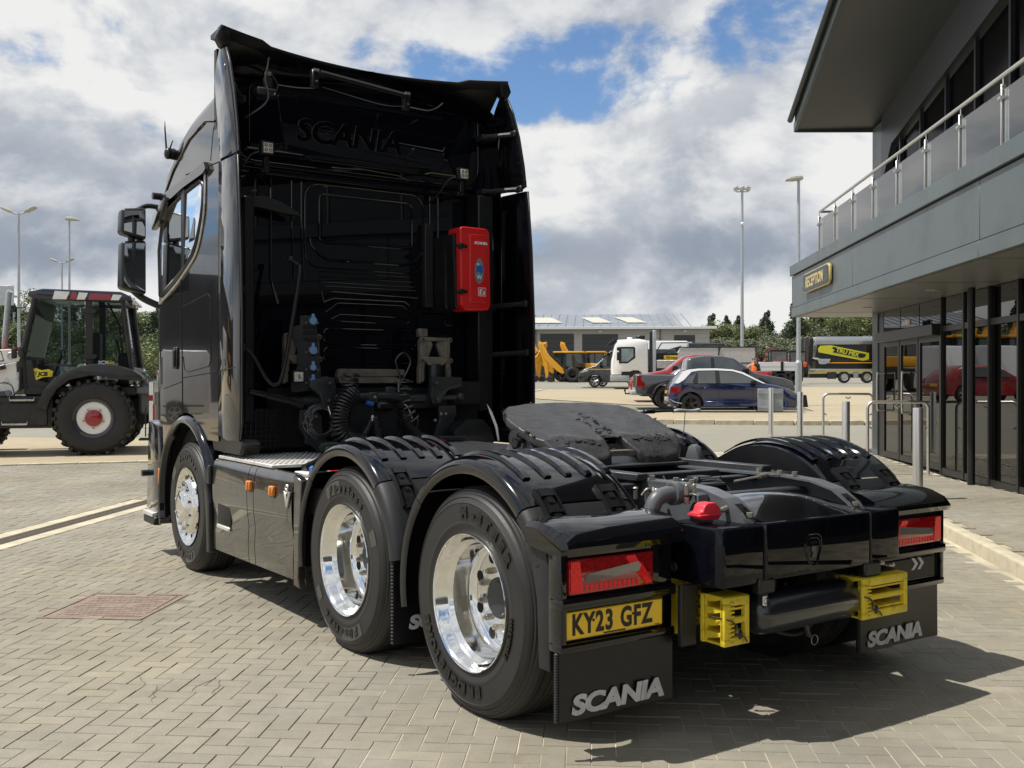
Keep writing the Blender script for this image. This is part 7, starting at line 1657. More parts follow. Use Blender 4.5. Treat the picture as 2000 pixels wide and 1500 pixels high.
van((4.85, 59.9, H(60)), PI-.02, 'black van with a yellow side stripe, its nose showing left of the white lorry cab', 'black_p', 2.2, 5.6, 'yellow')
van((5.9, 63.5, H(63)), PI, 'white high roof van behind the white lorry cab', 'white_gloss', 2.8, 6.3, None, True)
van((9.0, 70.0, H(70)), PI, 'black high roof van with yellow Ground lettering behind the white van', 'black_p', 2.85, 6.0, None, True)
# --- white dropside lorry
t = thing('lorry', (1.10, 58.0, H(57)), .0, 'white lorry cab with dark sun visor and tall grey post behind it', 'lorry', 'lorries in the yard')
def lc(b):
    body_shell(b, [(0.02, .75), (0, 1.1), (.02, 1.5), (.16, 2.45), (.34, 2.72), (1.5, 2.78), (1.95, 2.70), (2.02, 2.5), (2.04, .85), (1.75, .80), (1.5, 1.02), (1.2, 1.02), (.9, .80)], 2.3, 1.6, .05, 'white_p', .09)
lb = xq(t, 'cab', lc)
xq(t, 'side_window', lambda b: sidepl(b, [(.42, 1.42), (.42, 2.28), (.50, 2.34), (1.25, 2.34), (1.32, 2.26), (1.32, 1.72), (.9, 1.42)], 2.3, 1.6, .05, 'mull', .006, -1)); xq(t, 'side_glass', lambda b: sidepl(b, [(.56, 1.52), (.56, 2.24), (1.20, 2.24), (1.22, 1.8), (.9, 1.52)], 2.3, 1.6, .05, 'side_glass', .012, -1))
xq(t, 'sun_visor', lambda b: b.prism([(-.28, 2.30), (-.20, 2.52), (.10, 2.80), (.30, 2.82), (.30, 2.66), (.0, 2.45)], 'y', -1.1, 1.1, 'matte', .03, 2)); xq(t, 'windscreen', lambda b: b.add([(.03, -1.0, 1.6), (.03, 1.0, 1.6), (.15, .95, 2.42), (.15, -.95, 2.42)], [(0, 1, 2, 3), (3, 2, 1, 0)], 'glass_c'))
xq(t, 'door_mirror', lambda b: (b.box((.30, .46), (-1.38, -1.22), (1.58, 2.05), 'ink', .03, 1), b.box((.30, .46), (-1.38, -1.22), (2.12, 2.32), 'ink', .03, 1)))
xq(t, 'lower_trim', lambda b: (b.box((-.03, 1.0), (-1.16, 1.16), (.42, .78), 'galv', .04, 2), b.box((.55, 1.2), (-1.16, -1.1), (.75, .98), 'ink', .02, 1), b.box((.02, .40), (-1.165, -1.1), (.72, .86), 'lampface', .02, 1)))
xq(t, 'wheel', lambda b: (b.lathe([(0, .28), (-.01, .42), (.02, .48), (.25, .48), (.25, .3)], 'y', (1.35, -1.12, .48), 'tyre', 28, flip=True), b.lathe([(.0, .28), (.04, .2), (.02, 0)], 'y', (1.35, -1.12, .48), 'alu', 20)))
xq(t, 'post', lambda b: (b.box((2.28, 2.46), (-1.15, -.9), (.9, 3.25), 'galv', .02, 1), b.box((2.1, 2.28), (-1.1, -.95), (.9, 3.2), 'matte', .02, 1), b.box((2.1, 2.5), (-1.1, 1.1), (.75, 1.0), 'steel2', .02, 1)))
xq(t, 'dropside_body', lambda b: (b.box((2.5, 7.0), (-1.15, 1.15), (.95, 1.15), 'matte', .02, 1), b.box((2.5, 7.0), (-1.17, -1.13), (1.15, 1.60), 'alu', .01, 1), b.box((2.5, 7.0), (1.13, 1.17), (1.15, 1.60), 'alu', .01, 1), b.box((2.5, 4.6), (-1.0, 1.0), (1.6, 2.0), 'ink', .02, 1)))
def gr1(b): b.box((2.9, 4.3), (-1.02, -1.0), (1.66, 1.86), 'plate_y'); text(b, 'Ground', 'ink', frame((3.0, -1.023, 1.69), (1, 0, 0), (0, 0, 1)), .20, .002, .006, .2, sx=1.3)
xq(t, 'body_lettering', gr1)
xq(t, 'roof_beacon', lambda b: (b.box((.9, 1.2), (-.2, .2), (2.80, 2.90), 'white_p', .03, 1), b.box((1.4, 1.9), (-.4, .4), (2.78, 3.0), 'ink', .05, 1)))
# --- cage trailer with mesh sides
M['mesh'] = mat('perforated_mesh', (.48, .47, .45), .6, metal=.3, var=.1)
t = thing('cage_trailer', (4.35, 52.0, H(52)), 0, 'grey mesh sided cage trailer behind the pickups', 'trailer')
xq(t, 'mesh_panel', lambda b: b.prism([(0, .95), (.0, 1.9), (.12, 2.24), (2.0, 2.26), (2.0, .95)], 'y', -.02, .02, 'mesh')); xq(t, 'mesh_panel', lambda b: b.prism([(2.07, .95), (2.07, 2.26), (4.0, 2.26), (3.82, 2.1), (3.86, .95)], 'y', -.02, .02, 'mesh'))
xq(t, 'cage_frame', lambda b: (b.box((0, 4.15), (-.04, .04), (2.25, 2.30), 'ink'), b.tube([(2.02, -.03, .9), (2.02, -.03, 1.9), (2.10, -.03, 2.26)], .03, 'ink', 6), b.tube([(3.95, -.03, .6), (3.95, -.03, 1.8), (3.85, -.03, 2.26)], .045, 'steel2', 6), b.box((0, 4.0), (-.04, 1.8), (.75, .95), 'steel2'), b.box((0, 4), (-.05, -.02), (1.45, 1.50), 'ink')))
xq(t, 'wheel', lambda b: b.lathe([(0, .2), (0, .4), (.2, .4), (.2, .2)], 'y', (2.4, 0, .4), 'tyre', 20, flip=True))
# --- flat bed lorry and red tractors
t = thing('flatbed_lorry', (10.9, 70.0, H(70)), 0, 'white dropside flatbed parked left of the mixer lorry', 'lorry', 'lorries in the yard')
for x0, x1 in ((0, 1.62), (1.75, 2.95)): xq(t, 'side_panel', lambda b: (b.box((x0, x1), (-1.2, -1.16), (.98, 1.55), 'white_gloss', .01, 1), b.box((x0, x1), (-1.21, -1.2), (1.26, 1.275), 'galv')))
xq(t, 'stake', lambda b: (b.box((1.60, 1.78), (-1.23, -1.15), (.9, 1.6), 'ink', .01, 1), b.box((2.9, 3.05), (-1.23, -1.15), (.9, 1.6), 'ink', .01, 1)))
xq(t, 'chassis', lambda b: (b.box((0, 3.1), (-1.1, 1.1), (.78, .97), 'steel2', .02, 1), b.box((.2, 3.0), (-.6, .6), (.3, .8), 'dark')))
for x in (.7, 1.6, 2.6): xq(t, 'wheel', lambda b: b.lathe([(0, .25), (0, .48), (.3, .48), (.3, .2)], 'y', (x, -1.1, .48), 'tyre', 20, flip=True))
M['orange'] = mat('orange_red_paint', (.72, .07, .02), .35, coat=.4)
def tractor(loc, label):
    t = thing('tractor', loc, 0, label, 'tractor', 'small red tractors by the bank')
    xq(t, 'cab', lambda b: (b.box((-.65, .65), (-.6, .6), (1.95, 2.10), 'ink', .05, 2), [b.tube([(x, y, 1.0), (x*.92, y*.95, 2.0)], .05, 'ink', 6) for x in (-.62, .62) for y in (-.55, .55)])); xq(t, 'cab_glass', lambda b: b.box((-.58, .58), (-.56, .56), (1.1, 1.95), 'side_glass', .02, 1))
    xq(t, 'bonnet', lambda b: b.box((-.5, .5), (-1.6, -.5), (.8, 1.18), 'orange', .08, 2)); xq(t, 'wheel', lambda b: [b.lathe([(-.15, .2), (-.15, .55), (.15, .55), (.15, .2)], 'x', (x, .2, .55), 'tyre', 20) for x in (-.7, .7)]); return t
tractor((14.3, 80, H(80)+.55), 'left one of two red and black tractors beyond the white flatbed'); tractor((15.9, 81, H(81)+.5), 'right one of two red and black tractors beyond the white flatbed')
t = thing('machinery_pile', (13.6, 88, H(88)), 0, 'pile of red and dark farm implements at the foot of the bank', 'machinery')
def pile(b):
    for i in range(90): x = rng.gauss(1.5, 1.0); z = rng.uniform(.5, 3.4-abs(x-1.8)*.9 if abs(x-1.8) < 2.6 else 1.2); b.tube([(x, rng.uniform(-.5, .5), z), (x+rng.uniform(-.4, .4), rng.uniform(-.5, .5), z+rng.uniform(-.3, .3))], .05, rng.choice(['orange', 'red_p', 'ink', 'red_p']), 5)
xq(t, 'implement', pile); t.children[0]['kind'] = 'stuff'
# --- mixer lorry and hook loader
paint('tru_y', (.62, .60, .02), .35, .3)
t = thing('mixer_lorry', (18.3, 90.0, H(90)), 0, 'black and yellow volumetric concrete mixer lorry lettered TRU MIX, right of the lamp post', 'lorry', 'lorries in the yard')
xq(t, 'hopper', lambda b: (b.prism([(.55, 3.15), (.75, 3.95), (5.6, 3.95), (5.6, 3.28), (.9, 3.28)], 'y', -1.2, 1.2, 'silver_p', .05, 2)))
xq(t, 'mixer_body', lambda b: (b.prism([(.9, 3.28), (5.6, 3.28), (5.6, 1.95), (2.2, 1.85), (.7, 2.2)], 'y', -1.18, 1.18, 'black_p', .03, 1)))
def lt(b):
    b.prism([(.95, 2.95), (1.15, 3.18), (2.0, 3.22), (5.2, 2.55), (5.2, 2.02), (4.7, 1.92), (1.0, 2.62)], 'y', -1.205, -1.19, 'tru_y'); b.prism([(2.1, 2.98), (2.25, 3.08), (4.95, 2.45), (4.85, 2.22), (4.6, 2.12), (2.15, 2.62), (2.35, 2.8)], 'y', -1.215, -1.206, 'ink')
    text(b, 'TRU MIX', 'tru_y', frame((2.42, -1.218, 2.66), (1, 0, -.225), (0, 0, 1)), .48, .004, .016, .1, sx=1.02)
xq(t, 'side_lettering', lt)
xq(t, 'end_frame', lambda b: (b.prism([(-.2, 1.3), (-.15, 3.9), (.1, 4.0), (.25, 3.9), (.2, 1.4)], 'y', -1.1, -.9, 'brown_p', .04, 1), b.prism([(.3, 1.4), (.3, 3.85), (.5, 3.9), (.62, 3.8), (.55, 2.6), (.5, 1.4)], 'y', -1.1, -.8, 'ink', .04, 1), b.prism([(-.4, 1.5), (-.35, 3.8), (-.2, 3.9), (-.2, 1.5)], 'y', -1.0, 1, 'steel2')))
xq(t, 'side_rail', lambda b: (b.box((1.0, 5.6), (-1.22, -1.15), (1.68, 1.76), 'jcb_y', .01, 1), b.box((.3, 5.6), (-1.24, -1.1), (1.1, 1.2), 'galv', .01, 1), b.prism([(.4, .78), (2.3, .98), (5.6, .98), (5.6, 1.04), (2.3, 1.04), (.4, .84)], 'y', -1.26, -1.2, 'jcb_y'), b.box((.8, 5.6), (-1.0, 1.0), (1.2, 1.9), 'ink')))
xq(t, 'chute', lambda b: b.prism([(.9, 2.05), (2.0, 2.05), (1.9, 1.75), (1.55, 1.6), (1.1, 1.6)], 'y', -1.25, -.9, 'galv', .02, 1)); xq(t, 'chassis', lambda b: (b.box((.3, 5.6), (-1.0, 1.0), (.45, .8), 'ink'), b.box((1.7, 2.5), (-1.2, -1.1), (.35, .95), 'steel2', .05, 1), b.box((3.9, 4.35), (-1.2, -1.1), (.45, .95), 'galv', .05, 1)))
for x in (3.15, 5.05): xq(t, 'wheel', lambda b: (b.lathe([(0, .30), (-.01, .44), (.02, .5), (.3, .5), (.3, .3)], 'y', (x, -1.22, .5), 'tyre', 28, flip=True), b.lathe([(0, .30), (.05, .22), (.03, .1), (-.02, .09), (-.02, 0)], 'y', (x, -1.22, .5), 'alu', 20)))
t = thing('grab_lorry', (23.2, 88.5, H(88)), 0, 'lorry with yellow crane post partly hidden by the reception building', 'lorry', 'lorries in the yard')
xq(t, 'crane_post', lambda b: (b.box((.35, .55), (-1.2, -1.0), (.9, 3.4), 'jcb_y', .02, 1), b.box((.6, 1.6), (-1.1, 1), (1.0, 3.6), 'ink', .05, 1), b.box((.5, 1.2), (-1.25, -1.1), (2.3, 2.7), 'tru_y', .04, 1), b.box((.5, 1.6), (-1.2, -1.1), (1.45, 1.6), 'tru_y', .02, 1))); xq(t, 'wheel', lambda b: b.lathe([(0, .30), (-.01, .44), (.02, .5), (.3, .5), (.3, .3)], 'y', (1.3, -1.2, .5), 'tyre', 28, flip=True))
xq(t, 'lorry_cab', lambda b: b.box((1.6, 4), (-1.2, 1.1), (.6, 3.2), 'ink', .1, 2))
# --- person in hi-vis
pr_ = thing('person', (7.45, 47.6, H(47.6)), .3, 'person in an orange hi-vis vest standing at the end of the cage trailer', 'person')
def skin_body(name, verts, edges, radii, mt, parent, root=0):
    me = bpy.data.meshes.new(name); me.from_pydata(verts, edges, []); o = bpy.data.objects.new(name, me); C.objects.link(o)
    md = o.modifiers.new('s', 'SKIN'); 
    for v, r in zip(me.skin_vertices[0].data, radii): v.radius = (r, r)
    me.skin_vertices[0].data[root].use_root = True; o.modifiers.new('u', 'SUBSURF').levels = 1
    dg = bpy.context.evaluated_depsgraph_get(); m2 = bpy.data.meshes.new_from_object(o.evaluated_get(dg)); bpy.data.objects.remove(o)
    m2.materials.clear(); m2.materials.append(M[mt]); 
    for p in m2.polygons: p.use_smooth = True
    n = bpy.data.objects.new(name, m2); C.objects.link(n); n.parent = parent; return n
V_ = [(0, 0, .95), (0, 0, 1.15), (0, 0, 1.38), (0, 0, 1.52), (0, -.02, 1.62), (0, -.02, 1.74), (-.10, 0, .88), (-.12, -.03, .5), (-.13, 0, .08), (-.13, -.14, .04), (.10, 0, .88), (.12, 0, .5), (.14, .03, .08), (.14, -.11, .04),
      (-.19, 0, 1.42), (-.38, -.02, 1.28), (-.62, -.05, 1.33), (-.70, -.06, 1.34), (.19, 0, 1.42), (.27, .02, 1.15), (.27, -.06, .9), (.27, -.08, .82)]
E_ = [(0, 1), (1, 2), (2, 3), (3, 4), (4, 5), (0, 6), (6, 7), (7, 8), (8, 9), (0, 10), (10, 11), (11, 12), (12, 13), (2, 14), (14, 15), (15, 16), (16, 17), (2, 18), (18, 19), (19, 20), (20, 21)]
Rr = [.15, .15, .16, .06, .09, .09, .10, .07, .05, .045, .10, .07, .05, .045, .075, .05, .035, .04, .075, .05, .035, .04]
try: skin_body('body', V_, E_, Rr, 'skin', pr_)
except Exception as ex_: print('skin failed', ex_)
xq(pr_, 'hi_vis_vest', lambda b: b.lathe([(.98, .20), (1.1, .19), (1.3, .205), (1.44, .17), (1.50, .09)], 'z', (0, 0, 0), 'hivis', 16)); xq(pr_, 'shirt', lambda b: (b.lathe([(.98, .185), (1.44, .21), (1.52, .08)], 'z', (.05, 0, 0), 'cloth', 14), b.tube([(.2, 0, 1.42), (.28, .02, 1.17)], .065, 'cloth', 8)))
xq(pr_, 'trousers', lambda b: [(b.tube([(x*.8, 0, .98), (x, -.0, .5), (x*1.1, 0, .1)], [.13, .095, .075], 'cloth', 10), b.box((x*1.1-.06, x*1.1+.06), (-.2, .08), (0, .1), 'ink', .03, 1)) for x in (-.12, .12)]); xq(pr_, 'hair', lambda b: b.ball((0, 0, 1.70), .10, 'brown_p', 10, (1, 1, .8)))
# ================================================================== WAREHOUSE
M['wh_wall'] = mat('warehouse_cladding', (.40, .39, .37), .6, var=.05, vscale=1); M['wh_roof'] = mat('grey_metal_roof', (.20, .225, .26), .45, var=.1, vscale=.6, dirt=(.27, .29, .32), dscale=.5); M['shutter'] = mat('dark_roller_shutter', (.045, .048, .052), .5)
M['rooflight'] = mat('translucent_rooflight', (.50, .49, .42), .5)
wv = 115.0; g0 = H(wv)-.1
wh = thing('warehouse', (0, wv, g0), 0, 'long grey warehouse with dark roller doors and rooflights in its shallow roof, beyond the yard', 'building')
x0, x1 = -34, 13.1; dz_ = -g0
def W_(nm, fn, sm_=0): b = MB(); fn(b); return b.build(nm, wh, sm_)
wl = W_('wall', lambda b: b.box((x0, x1), (0, 26), (0, 7.4+dz_), 'wh_wall'))
nrow = 11
for i in range(nrow): W_('cladding_panel', lambda b: b.box((x0, x1), (-.03, 0), (.02+i*(7.3+dz_)/nrow, (i+1)*(7.3+dz_)/nrow-.03), 'wh_wall'))
rfm = W_('roof', lambda b: (b.prism([(-.7, 7.42+dz_), (-.7, 7.55+dz_), (13, 8.95+dz_+.9), (27, 7.5+dz_), (27, 7.4+dz_)], 'x', x0-.4, x1-3.6, 'wh_roof'), b.add([(x1-3.6, -.7, 7.55+dz_), (x1+.6, -.7, 7.5+dz_), (x1+.6, 26, 7.5+dz_), (x1-3.6, 13, 9.85+dz_)], [(0, 1, 2, 3)], 'rooflight')))
W_('gutter', lambda b: b.box((x0-.4, x1+.7), (-.95, -.6), (7.30+dz_, 7.58+dz_), 'white_gloss', .02, 1))
rs = lambda y: 7.56+dz_+(y+.7)*(2.3/13.7)
for i in range(46):
    W_('roof_rib', lambda b: b.prism([(-.7, rs(-.7)), (13, rs(13)), (13, rs(13)+.07), (-.7, rs(-.7)+.07)], 'x', x0+i*1.0, x0+i*1.0+.08, 'wh_roof'))
for (a, b_) in ((-6.9, -3.3), (.2, 2.4), (4.2, 6.4), (-14, -10.5), (-21, -18)): W_('rooflight', lambda b: b.add([(a, 2.8, rs(2.8)+.09), (b_, 2.8, rs(2.8)+.09), (b_-1.5, 8.6, rs(8.6)+.09), (a-1.5, 8.6, rs(8.6)+.09)], [(0, 1, 2, 3)], 'rooflight'))
for (a, b_, h_) in ((-5.75, -1.95, 6.85), (-1.03, 2.97, 6.78), (-10.6, -6.8, 6.85), (9.2, 11.5, 6.65), (-15.4, -11.6, 6.85)):
    d = W_('roller_door', lambda b: b.box((a, b_), (-.06, -.03), (0, h_+dz_), 'shutter'))
    for k in range(8): q = MB(); z = (k+1)*(h_+dz_)/9; q.box((a+.02, b_-.02), (-.075, -.06), (z, z+.04), 'matte'); q.build('shutter_slat', d, 0)
W_('downpipe', lambda b: [b.box((x, x+.12), (-.15, -.03), (0, 7.3+dz_), 'steel') for x in (-6.3, 7.6)])
W_('wall_lamp', lambda b: [b.box((x, x+.35), (-.4, -.05), (7.0+dz_, 7.15+dz_), 'white_gloss') for x in (.8, 10.2)]); W_('window', lambda b: b.box((9.5, 11.2), (-.08, -.061), (5.6+dz_, 5.9+dz_), 'white_gloss'))
# ================================================================== YELLOW DIGGERS
def ydig(loc, rz, label, arm_=True):
    t = thing('backhoe_loader', loc, rz, label, 'digger', 'yellow diggers in front of the warehouse')
    xq(t, 'wheel', lambda b: [lug_tyre(b, x, r, r, y, y+.4) for x, r in ((0, .72), (-2.2, .5)) for y in (-1.1, .7)]); xq(t, 'rim', lambda b: [b.lathe([(.02, r*.5), (.05, 0)], 'y', (x, -1.1, r), 'jcb_y', 16) for x, r in ((0, .72), (-2.2, .5))])
    xq(t, 'chassis', lambda b: (b.box((-3, .8), (-.7, .7), (.6, 1.2), 'frame_b', .05, 1), b.box((-2.9, -1.1), (-.55, .55), (1.2, 1.75), 'jcb_y', .08, 2), b.box((-.8, .8), (-1.1, -.7), (1.15, 1.5), 'jcb_y', .08, 2)))
    xq(t, 'cab_frame', lambda b: ([b.tube([(x, y, 1.2), (x*.85, y, 2.75)], .055, 'frame_b', 6) for x in (-1.0, 0, .8) for y in (-.8, .8)])); xq(t, 'cab_glass', lambda b: b.box((-.9, .7), (-.78, .78), (1.4, 2.7), 'glass_c', .03, 1))
    xq(t, 'roof', lambda b: b.box((-1.05, .85), (-.9, .9), (2.72, 2.88), 'jcb_y', .06, 2))
    if arm_:
        xq(t, 'boom', lambda b: (b.prism([(.9, .9), (1.1, 1.3), (2.4, 2.5), (3.1, 3.7), (3.35, 3.75), (3.3, 3.4), (2.9, 2.2), (1.6, 1.0), (1.1, .75)], 'y', -.18, .18, 'jcb_y', .04, 1), b.tube([(1.2, 0, 1.6), (2.6, 0, 2.9)], .07, 'frame_b', 8)))
        xq(t, 'dipper', lambda b: (b.prism([(3.0, 3.75), (3.4, 3.85), (3.45, 3.5), (2.9, 1.6), (2.75, .4), (2.5, .35), (2.45, 1.0), (2.55, 1.8), (2.85, 2.9)], 'y', -.14, .14, 'jcb_y', .03, 1))); xq(t, 'bucket', lambda b: b.prism([(2.4, .6), (2.0, .5), (1.9, .1), (2.3, .0), (2.8, .2)], 'y', -.35, .35, 'frame_b', .03, 1))
    return t
yd = ydig((-1.6, 96.5, H(96.5)), PI-.15, 'yellow digger with its arm folded up, nearest the dark roller doors')
def cpt(src, loc, rz, label): return copytree(src, loc, rz, label)
cpt(yd, (-2.6, 98.0, H(98)), PI-.30, 'yellow digger with raised arm, leftmost of the row and partly hidden by the truck')
cpt(yd, (.4, 99.5, H(99.5)), PI-.1, 'yellow digger at the right end of the row, behind the white van nose')
cpt(yd, (-7.6, 97, H(97)), .2, 'yellow digger almost hidden behind the truck cab')
# things the dark glazing mirrors: row of vehicles behind the tractor unit
for u, v, r, lab in ((-6.9, 54.5, 2.6, 'yellow digger mirrored in the glazing, first of five behind the tractor unit'), (-8.3, 55.2, 2.5, 'yellow digger mirrored in the glazing, second of five behind the tractor unit'), (-9.8, 56, 2.6, 'yellow digger mirrored in the glazing, third of five behind the tractor unit'),
                     (-11.4, 56.5, 2.5, 'yellow digger mirrored in the glazing, fourth of five behind the tractor unit'), (-13.2, 57, 2.6, 'yellow digger mirrored in the glazing, last of five behind the tractor unit')): cpt(yd, (u, v, H(v)), r, lab)
vn = vehicle('parked_car', (-3.0, 42, H(42)), 2.9, 'red hatchback mirrored in the glazing, standing behind the tractor unit', 'car', None, 1.76, .98, .4, topc, .25, (.8, 3.4), .32, 'red_p', 'rim_silver', wc, excar)
v2 = van((-5.0, 48.5, H(48)), 2.5, 'white van behind the tractor unit, farther than the red van', 'white_gloss', 2.3, 5.6); cpt(v2, (-7.4, 49, H(49)), 2.5, 'second white van behind the tractor unit, beside the first')
cpt(v2, (-24.5, 22.0, H(22)), .9, 'white van out of frame on the left, mirrored in the cab door'); cpt(v2, (-28.5, 25.5, H(25)), .9, 'second white van out of frame on the left, beyond the first'); cpt(vn, (-32.5, 29.5, H(29)), .9, 'red hatchback out of frame on the left, beyond the white vans')
cpt(yd, (-21.5, 17.5, H(17)), 2.4, 'yellow digger out of frame on the left, mirrored in the cab side')
sd_ = thing('shed', (-46, 38, H(38)), .67, 'dark grey storage shed out of frame on the left', 'building'); xq(sd_, 'wall', lambda b: b.box((-14, 14), (-5, 5), (-.2, 6.5), 'shutter')); xq(sd_, 'roof', lambda b: b.prism([(-5.4, 6.5), (5.4, 6.5), (0, 8.2)], 'x', -14.3, 14.3, 'wh_roof'))
# cars parked beyond the loader
def bgcar(loc, rz, label, col):
    t = vehicle('parked_car', loc, rz, label, 'car', 'cars parked beyond the loader', 1.76, .98, .4, topc, .25, (.8, 3.4), .32, col, 'rim_silver', wc, excar); return t
c1 = bgcar((-26.2, 62, H(62)), 1.75, 'silver hatchback seen from behind between the loader and the truck', 'silver_p')
bgcar((-24.8, 63.5, H(63.5)), 1.75, 'red car just left of the truck cab, beyond the loader', 'red_p')
paint('cyan_p', (.01, .28, .62)); bgcar((-27.2, 70, H(70)+.35), 1.75, 'bright blue car roof beyond the silver hatchback', 'cyan_p')
for i, (u, v, c_, lab) in enumerate(((-29.5, 62, 'grey_p', 'grey car seen through the loader cab, right one'), (-32, 62.5, 'silver_p', 'silver car seen through the loader cab, left one'), (-34.8, 63, 'blue_p', 'blue car beyond the loader seat'), (-37.5, 63, 'silver_p', 'silver car beyond the loader windscreen'))): bgcar((u, v, H(v)), 1.75, lab, c_)
# ================================================================== LAMP POSTS
def head(b, x, y, z, dx):
    s = 1 if dx > 0 else -1
    b.prism([(x, z), (x+s*.10, z-.03), (x+s*.55, z+.02), (x+s*.62, z+.07), (x+s*.50, z+.14), (x+s*.2, z+.12)], 'y', y-.13, y+.13, 'headlamp', .04, 2)
def lamp(loc, h, label, kind='single', r0=.085, name='lamp_post', group='lamp posts', sgn=1):
    t = thing(name, loc, 0, label, 'lamp post', group)
    b = MB(); b.tube([(0, 0, -.3), (0, 0, 1.55)], r0*1.15, 'galv', 14); b.tube([(0, 0, 1.55), (0, 0, 1.65)], [r0*1.15, r0*.75], 'galv', 14); b.tube([(0, 0, 1.6), (0, 0, h)], [r0*.75, r0*.5], 'galv', 14); b.build('post', t)
    if kind == 'double':
        for s in (-1, 1):
            q = MB(); q.tube([(0, 0, h-.05), (s*.25, 0, h), (s*.3, 0, h+.06)], .035, 'galv', 8); q.build('arm', t); q = MB(); x = s*.25; q.prism([(x, h+.02), (x+s*.10, h), (x+s*.46, h+.16), (x+s*.50, h+.24), (x+s*.40, h+.27), (x+s*.12, h+.14)], 'y', -.14, .14, 'headlamp', .04, 2); q.build('lamp_head', t)
    elif kind == 'flood':
        q = MB(); q.box((-.4, .4), (-.04, .04), (h-.25, h-.18), 'galv'); q.build('arm', t)
        for x in (-.4, 0, .38): q = MB(); q.box((x-.17, x+.17), (-.14, .08), (h-.15, h+.13), 'headlamp', .03, 1, rot=Matrix.Rotation(.4*(1 if x > 0 else -1), 4, 'Y')); q.build('floodlight', t)
        q = MB(); q.ball((0, -.1, h-2.4), .13, 'white_gloss', 10); q.build('camera_dome', t)
    else:
        q = MB(); q.tube([(0, 0, h-.02), (sgn*.06, 0, h+.05)], r0*.5, 'galv', 8); q.build('arm', t); q = MB(); s = sgn
        q.prism([(s*-.16, h+.02), (s*-.12, h+.16), (s*.2, h+.15), (s*.46, h+.05), (s*.50, h-.02), (s*.2, h-.02)], 'y', -.15, .15, 'headlamp', .04, 2); q.build('lamp_head', t)
    return t
lamp((-23.3, 40, H(40)), 7.75, 'tall grey lamp post with two splayed heads, leftmost, behind the loader bonnet', 'double')
lamp((-23.8, 45, H(45)), 8.1, 'single headed lamp post rising behind the loader cab roof', 'single', sgn=1, r0=.08)
lamp((-32.2, 60, H(60)), 7.6, 'distant lamp post with a head to each side, behind the loader cab roof', 'double')
l5 = lamp((7.64, 38.5, H(38.5)+.05), 8.3, 'street lamp standing in front of the blue hatchback, left of the reception fascia', 'single', .105, sgn=-1)
t = thing('marker_board', (7.60, 37.6, H(37.6)), 0, 'black and yellow folding marker board leaning at the foot of the street lamp', 'sign')
xq(t, 'panel', lambda b: b.prism([(-.02, 0), (.20, 0), (.14, .44), (.02, .46)], 'y', -.05, .02, 'ink', .01, 1)); xq(t, 'yellow_face', lambda b: b.box((-.17, -.02), (-.12, -.08), (.0, .46), 'tru_y', .01, 1))
xq(t, 'face_marking', lambda b: [b.box((-.15, -.04), (-.124, -.121), (z, z+.03), 'ink') for z in (.10, .2, .36)])
lamp((10.15, 70, H(70)), 13.3, 'very tall floodlight mast with small lamps at the top, right of the truck cab', 'flood', .16)
t = thing('sign_board', (-23.4, 39.5, 0), 0, 'small white sign on the leftmost lamp post', 'sign'); xq(t, 'panel', lambda b: b.box((-.35, .25), (-.12, -.09), (4.55, 5.35), 'galv', .01, 1)); xq(t, 'clamp', lambda b: b.box((-.05, .12), (-.10, .35), (4.9, 4.98), 'galv'))
# ================================================================== BANK AND TREES
M['grass'] = mat('rough_grass', (.09, .10, .03), .95, var=.35, vscale=.8, dirt=(.15, .13, .055), dscale=.35, dlo=.4, dhi=.7, bump=.8, bscale=4)
M['bark'] = mat('bark', (.07, .055, .04), .9)
def leafm(n, c, v=.45):
    m = bpy.data.materials.new(n); m.use_nodes = True; nt = m.node_tree; b = nt.nodes['Principled BSDF']
    a = nt.nodes.new('ShaderNodeAttribute'); a.attribute_name = 'tone'; r = nt.nodes.new('ShaderNodeValToRGB'); nt.links.new(a.outputs['Fac'], r.inputs[0]); e = r.color_ramp.elements
    e[0].color = (*[x*(1-v) for x in c], 1); e[1].color = (*[x*(1+v) for x in c], 1); nt.links.new(r.outputs[0], b.inputs['Base Color']); b.inputs['Roughness'].default_value = .6
    return m
M['leaf_a'] = leafm('mid_green_leaves', (.125, .165, .06)); M['leaf_b'] = leafm('grey_green_leaves', (.15, .17, .10)); M['leaf_c'] = leafm('dark_pine_needles', (.05, .08, .042)); M['leaf_d'] = leafm('olive_leaves', (.16, .18, .065))
def hill(name, prof, v0, v1, u0, u1, mt, amp=1.0):
    """bank rising from v0 to v1, crest height by u"""
    b = MB(); nu_, nv = 40, 12; vs = []
    for j in range(nv+1):
        for i in range(nu_+1):
            u = u0+(u1-u0)*i/nu_; t_ = j/nv; v = v0+(v1-v0)*t_; z = H(v0)-.3+(lerp_tab(prof, u)-H(v0))*(3*t_*t_-2*t_**3)+amp*.4*math.sin(u*.31+j)*math.sin(v*.23+i*.4)*t_
            vs.append((u, v, z))
    b.add(vs, [(j*(nu_+1)+i, j*(nu_+1)+i+1, (j+1)*(nu_+1)+i+1, (j+1)*(nu_+1)+i) for j in range(nv) for i in range(nu_)], mt); return struct(b, name, 60)
HL = [(-140, 14), (-70, 9.0), (-54, 7.2), (-42, 5.6), (-36, 4.6), (-20, 3.0)]
M['wood_floor'] = mat('woodland_floor', (.035, .045, .018), .95, var=.3, vscale=1, bump=.8, bscale=3)
hill('grass_bank', [(12, 4.5), (20, 6.6), (40, 7.0), (80, 7)], 120, 150, 10, 110, 'grass')
hill('hillside', HL, 72, 110, -140, -20, 'wood_floor')
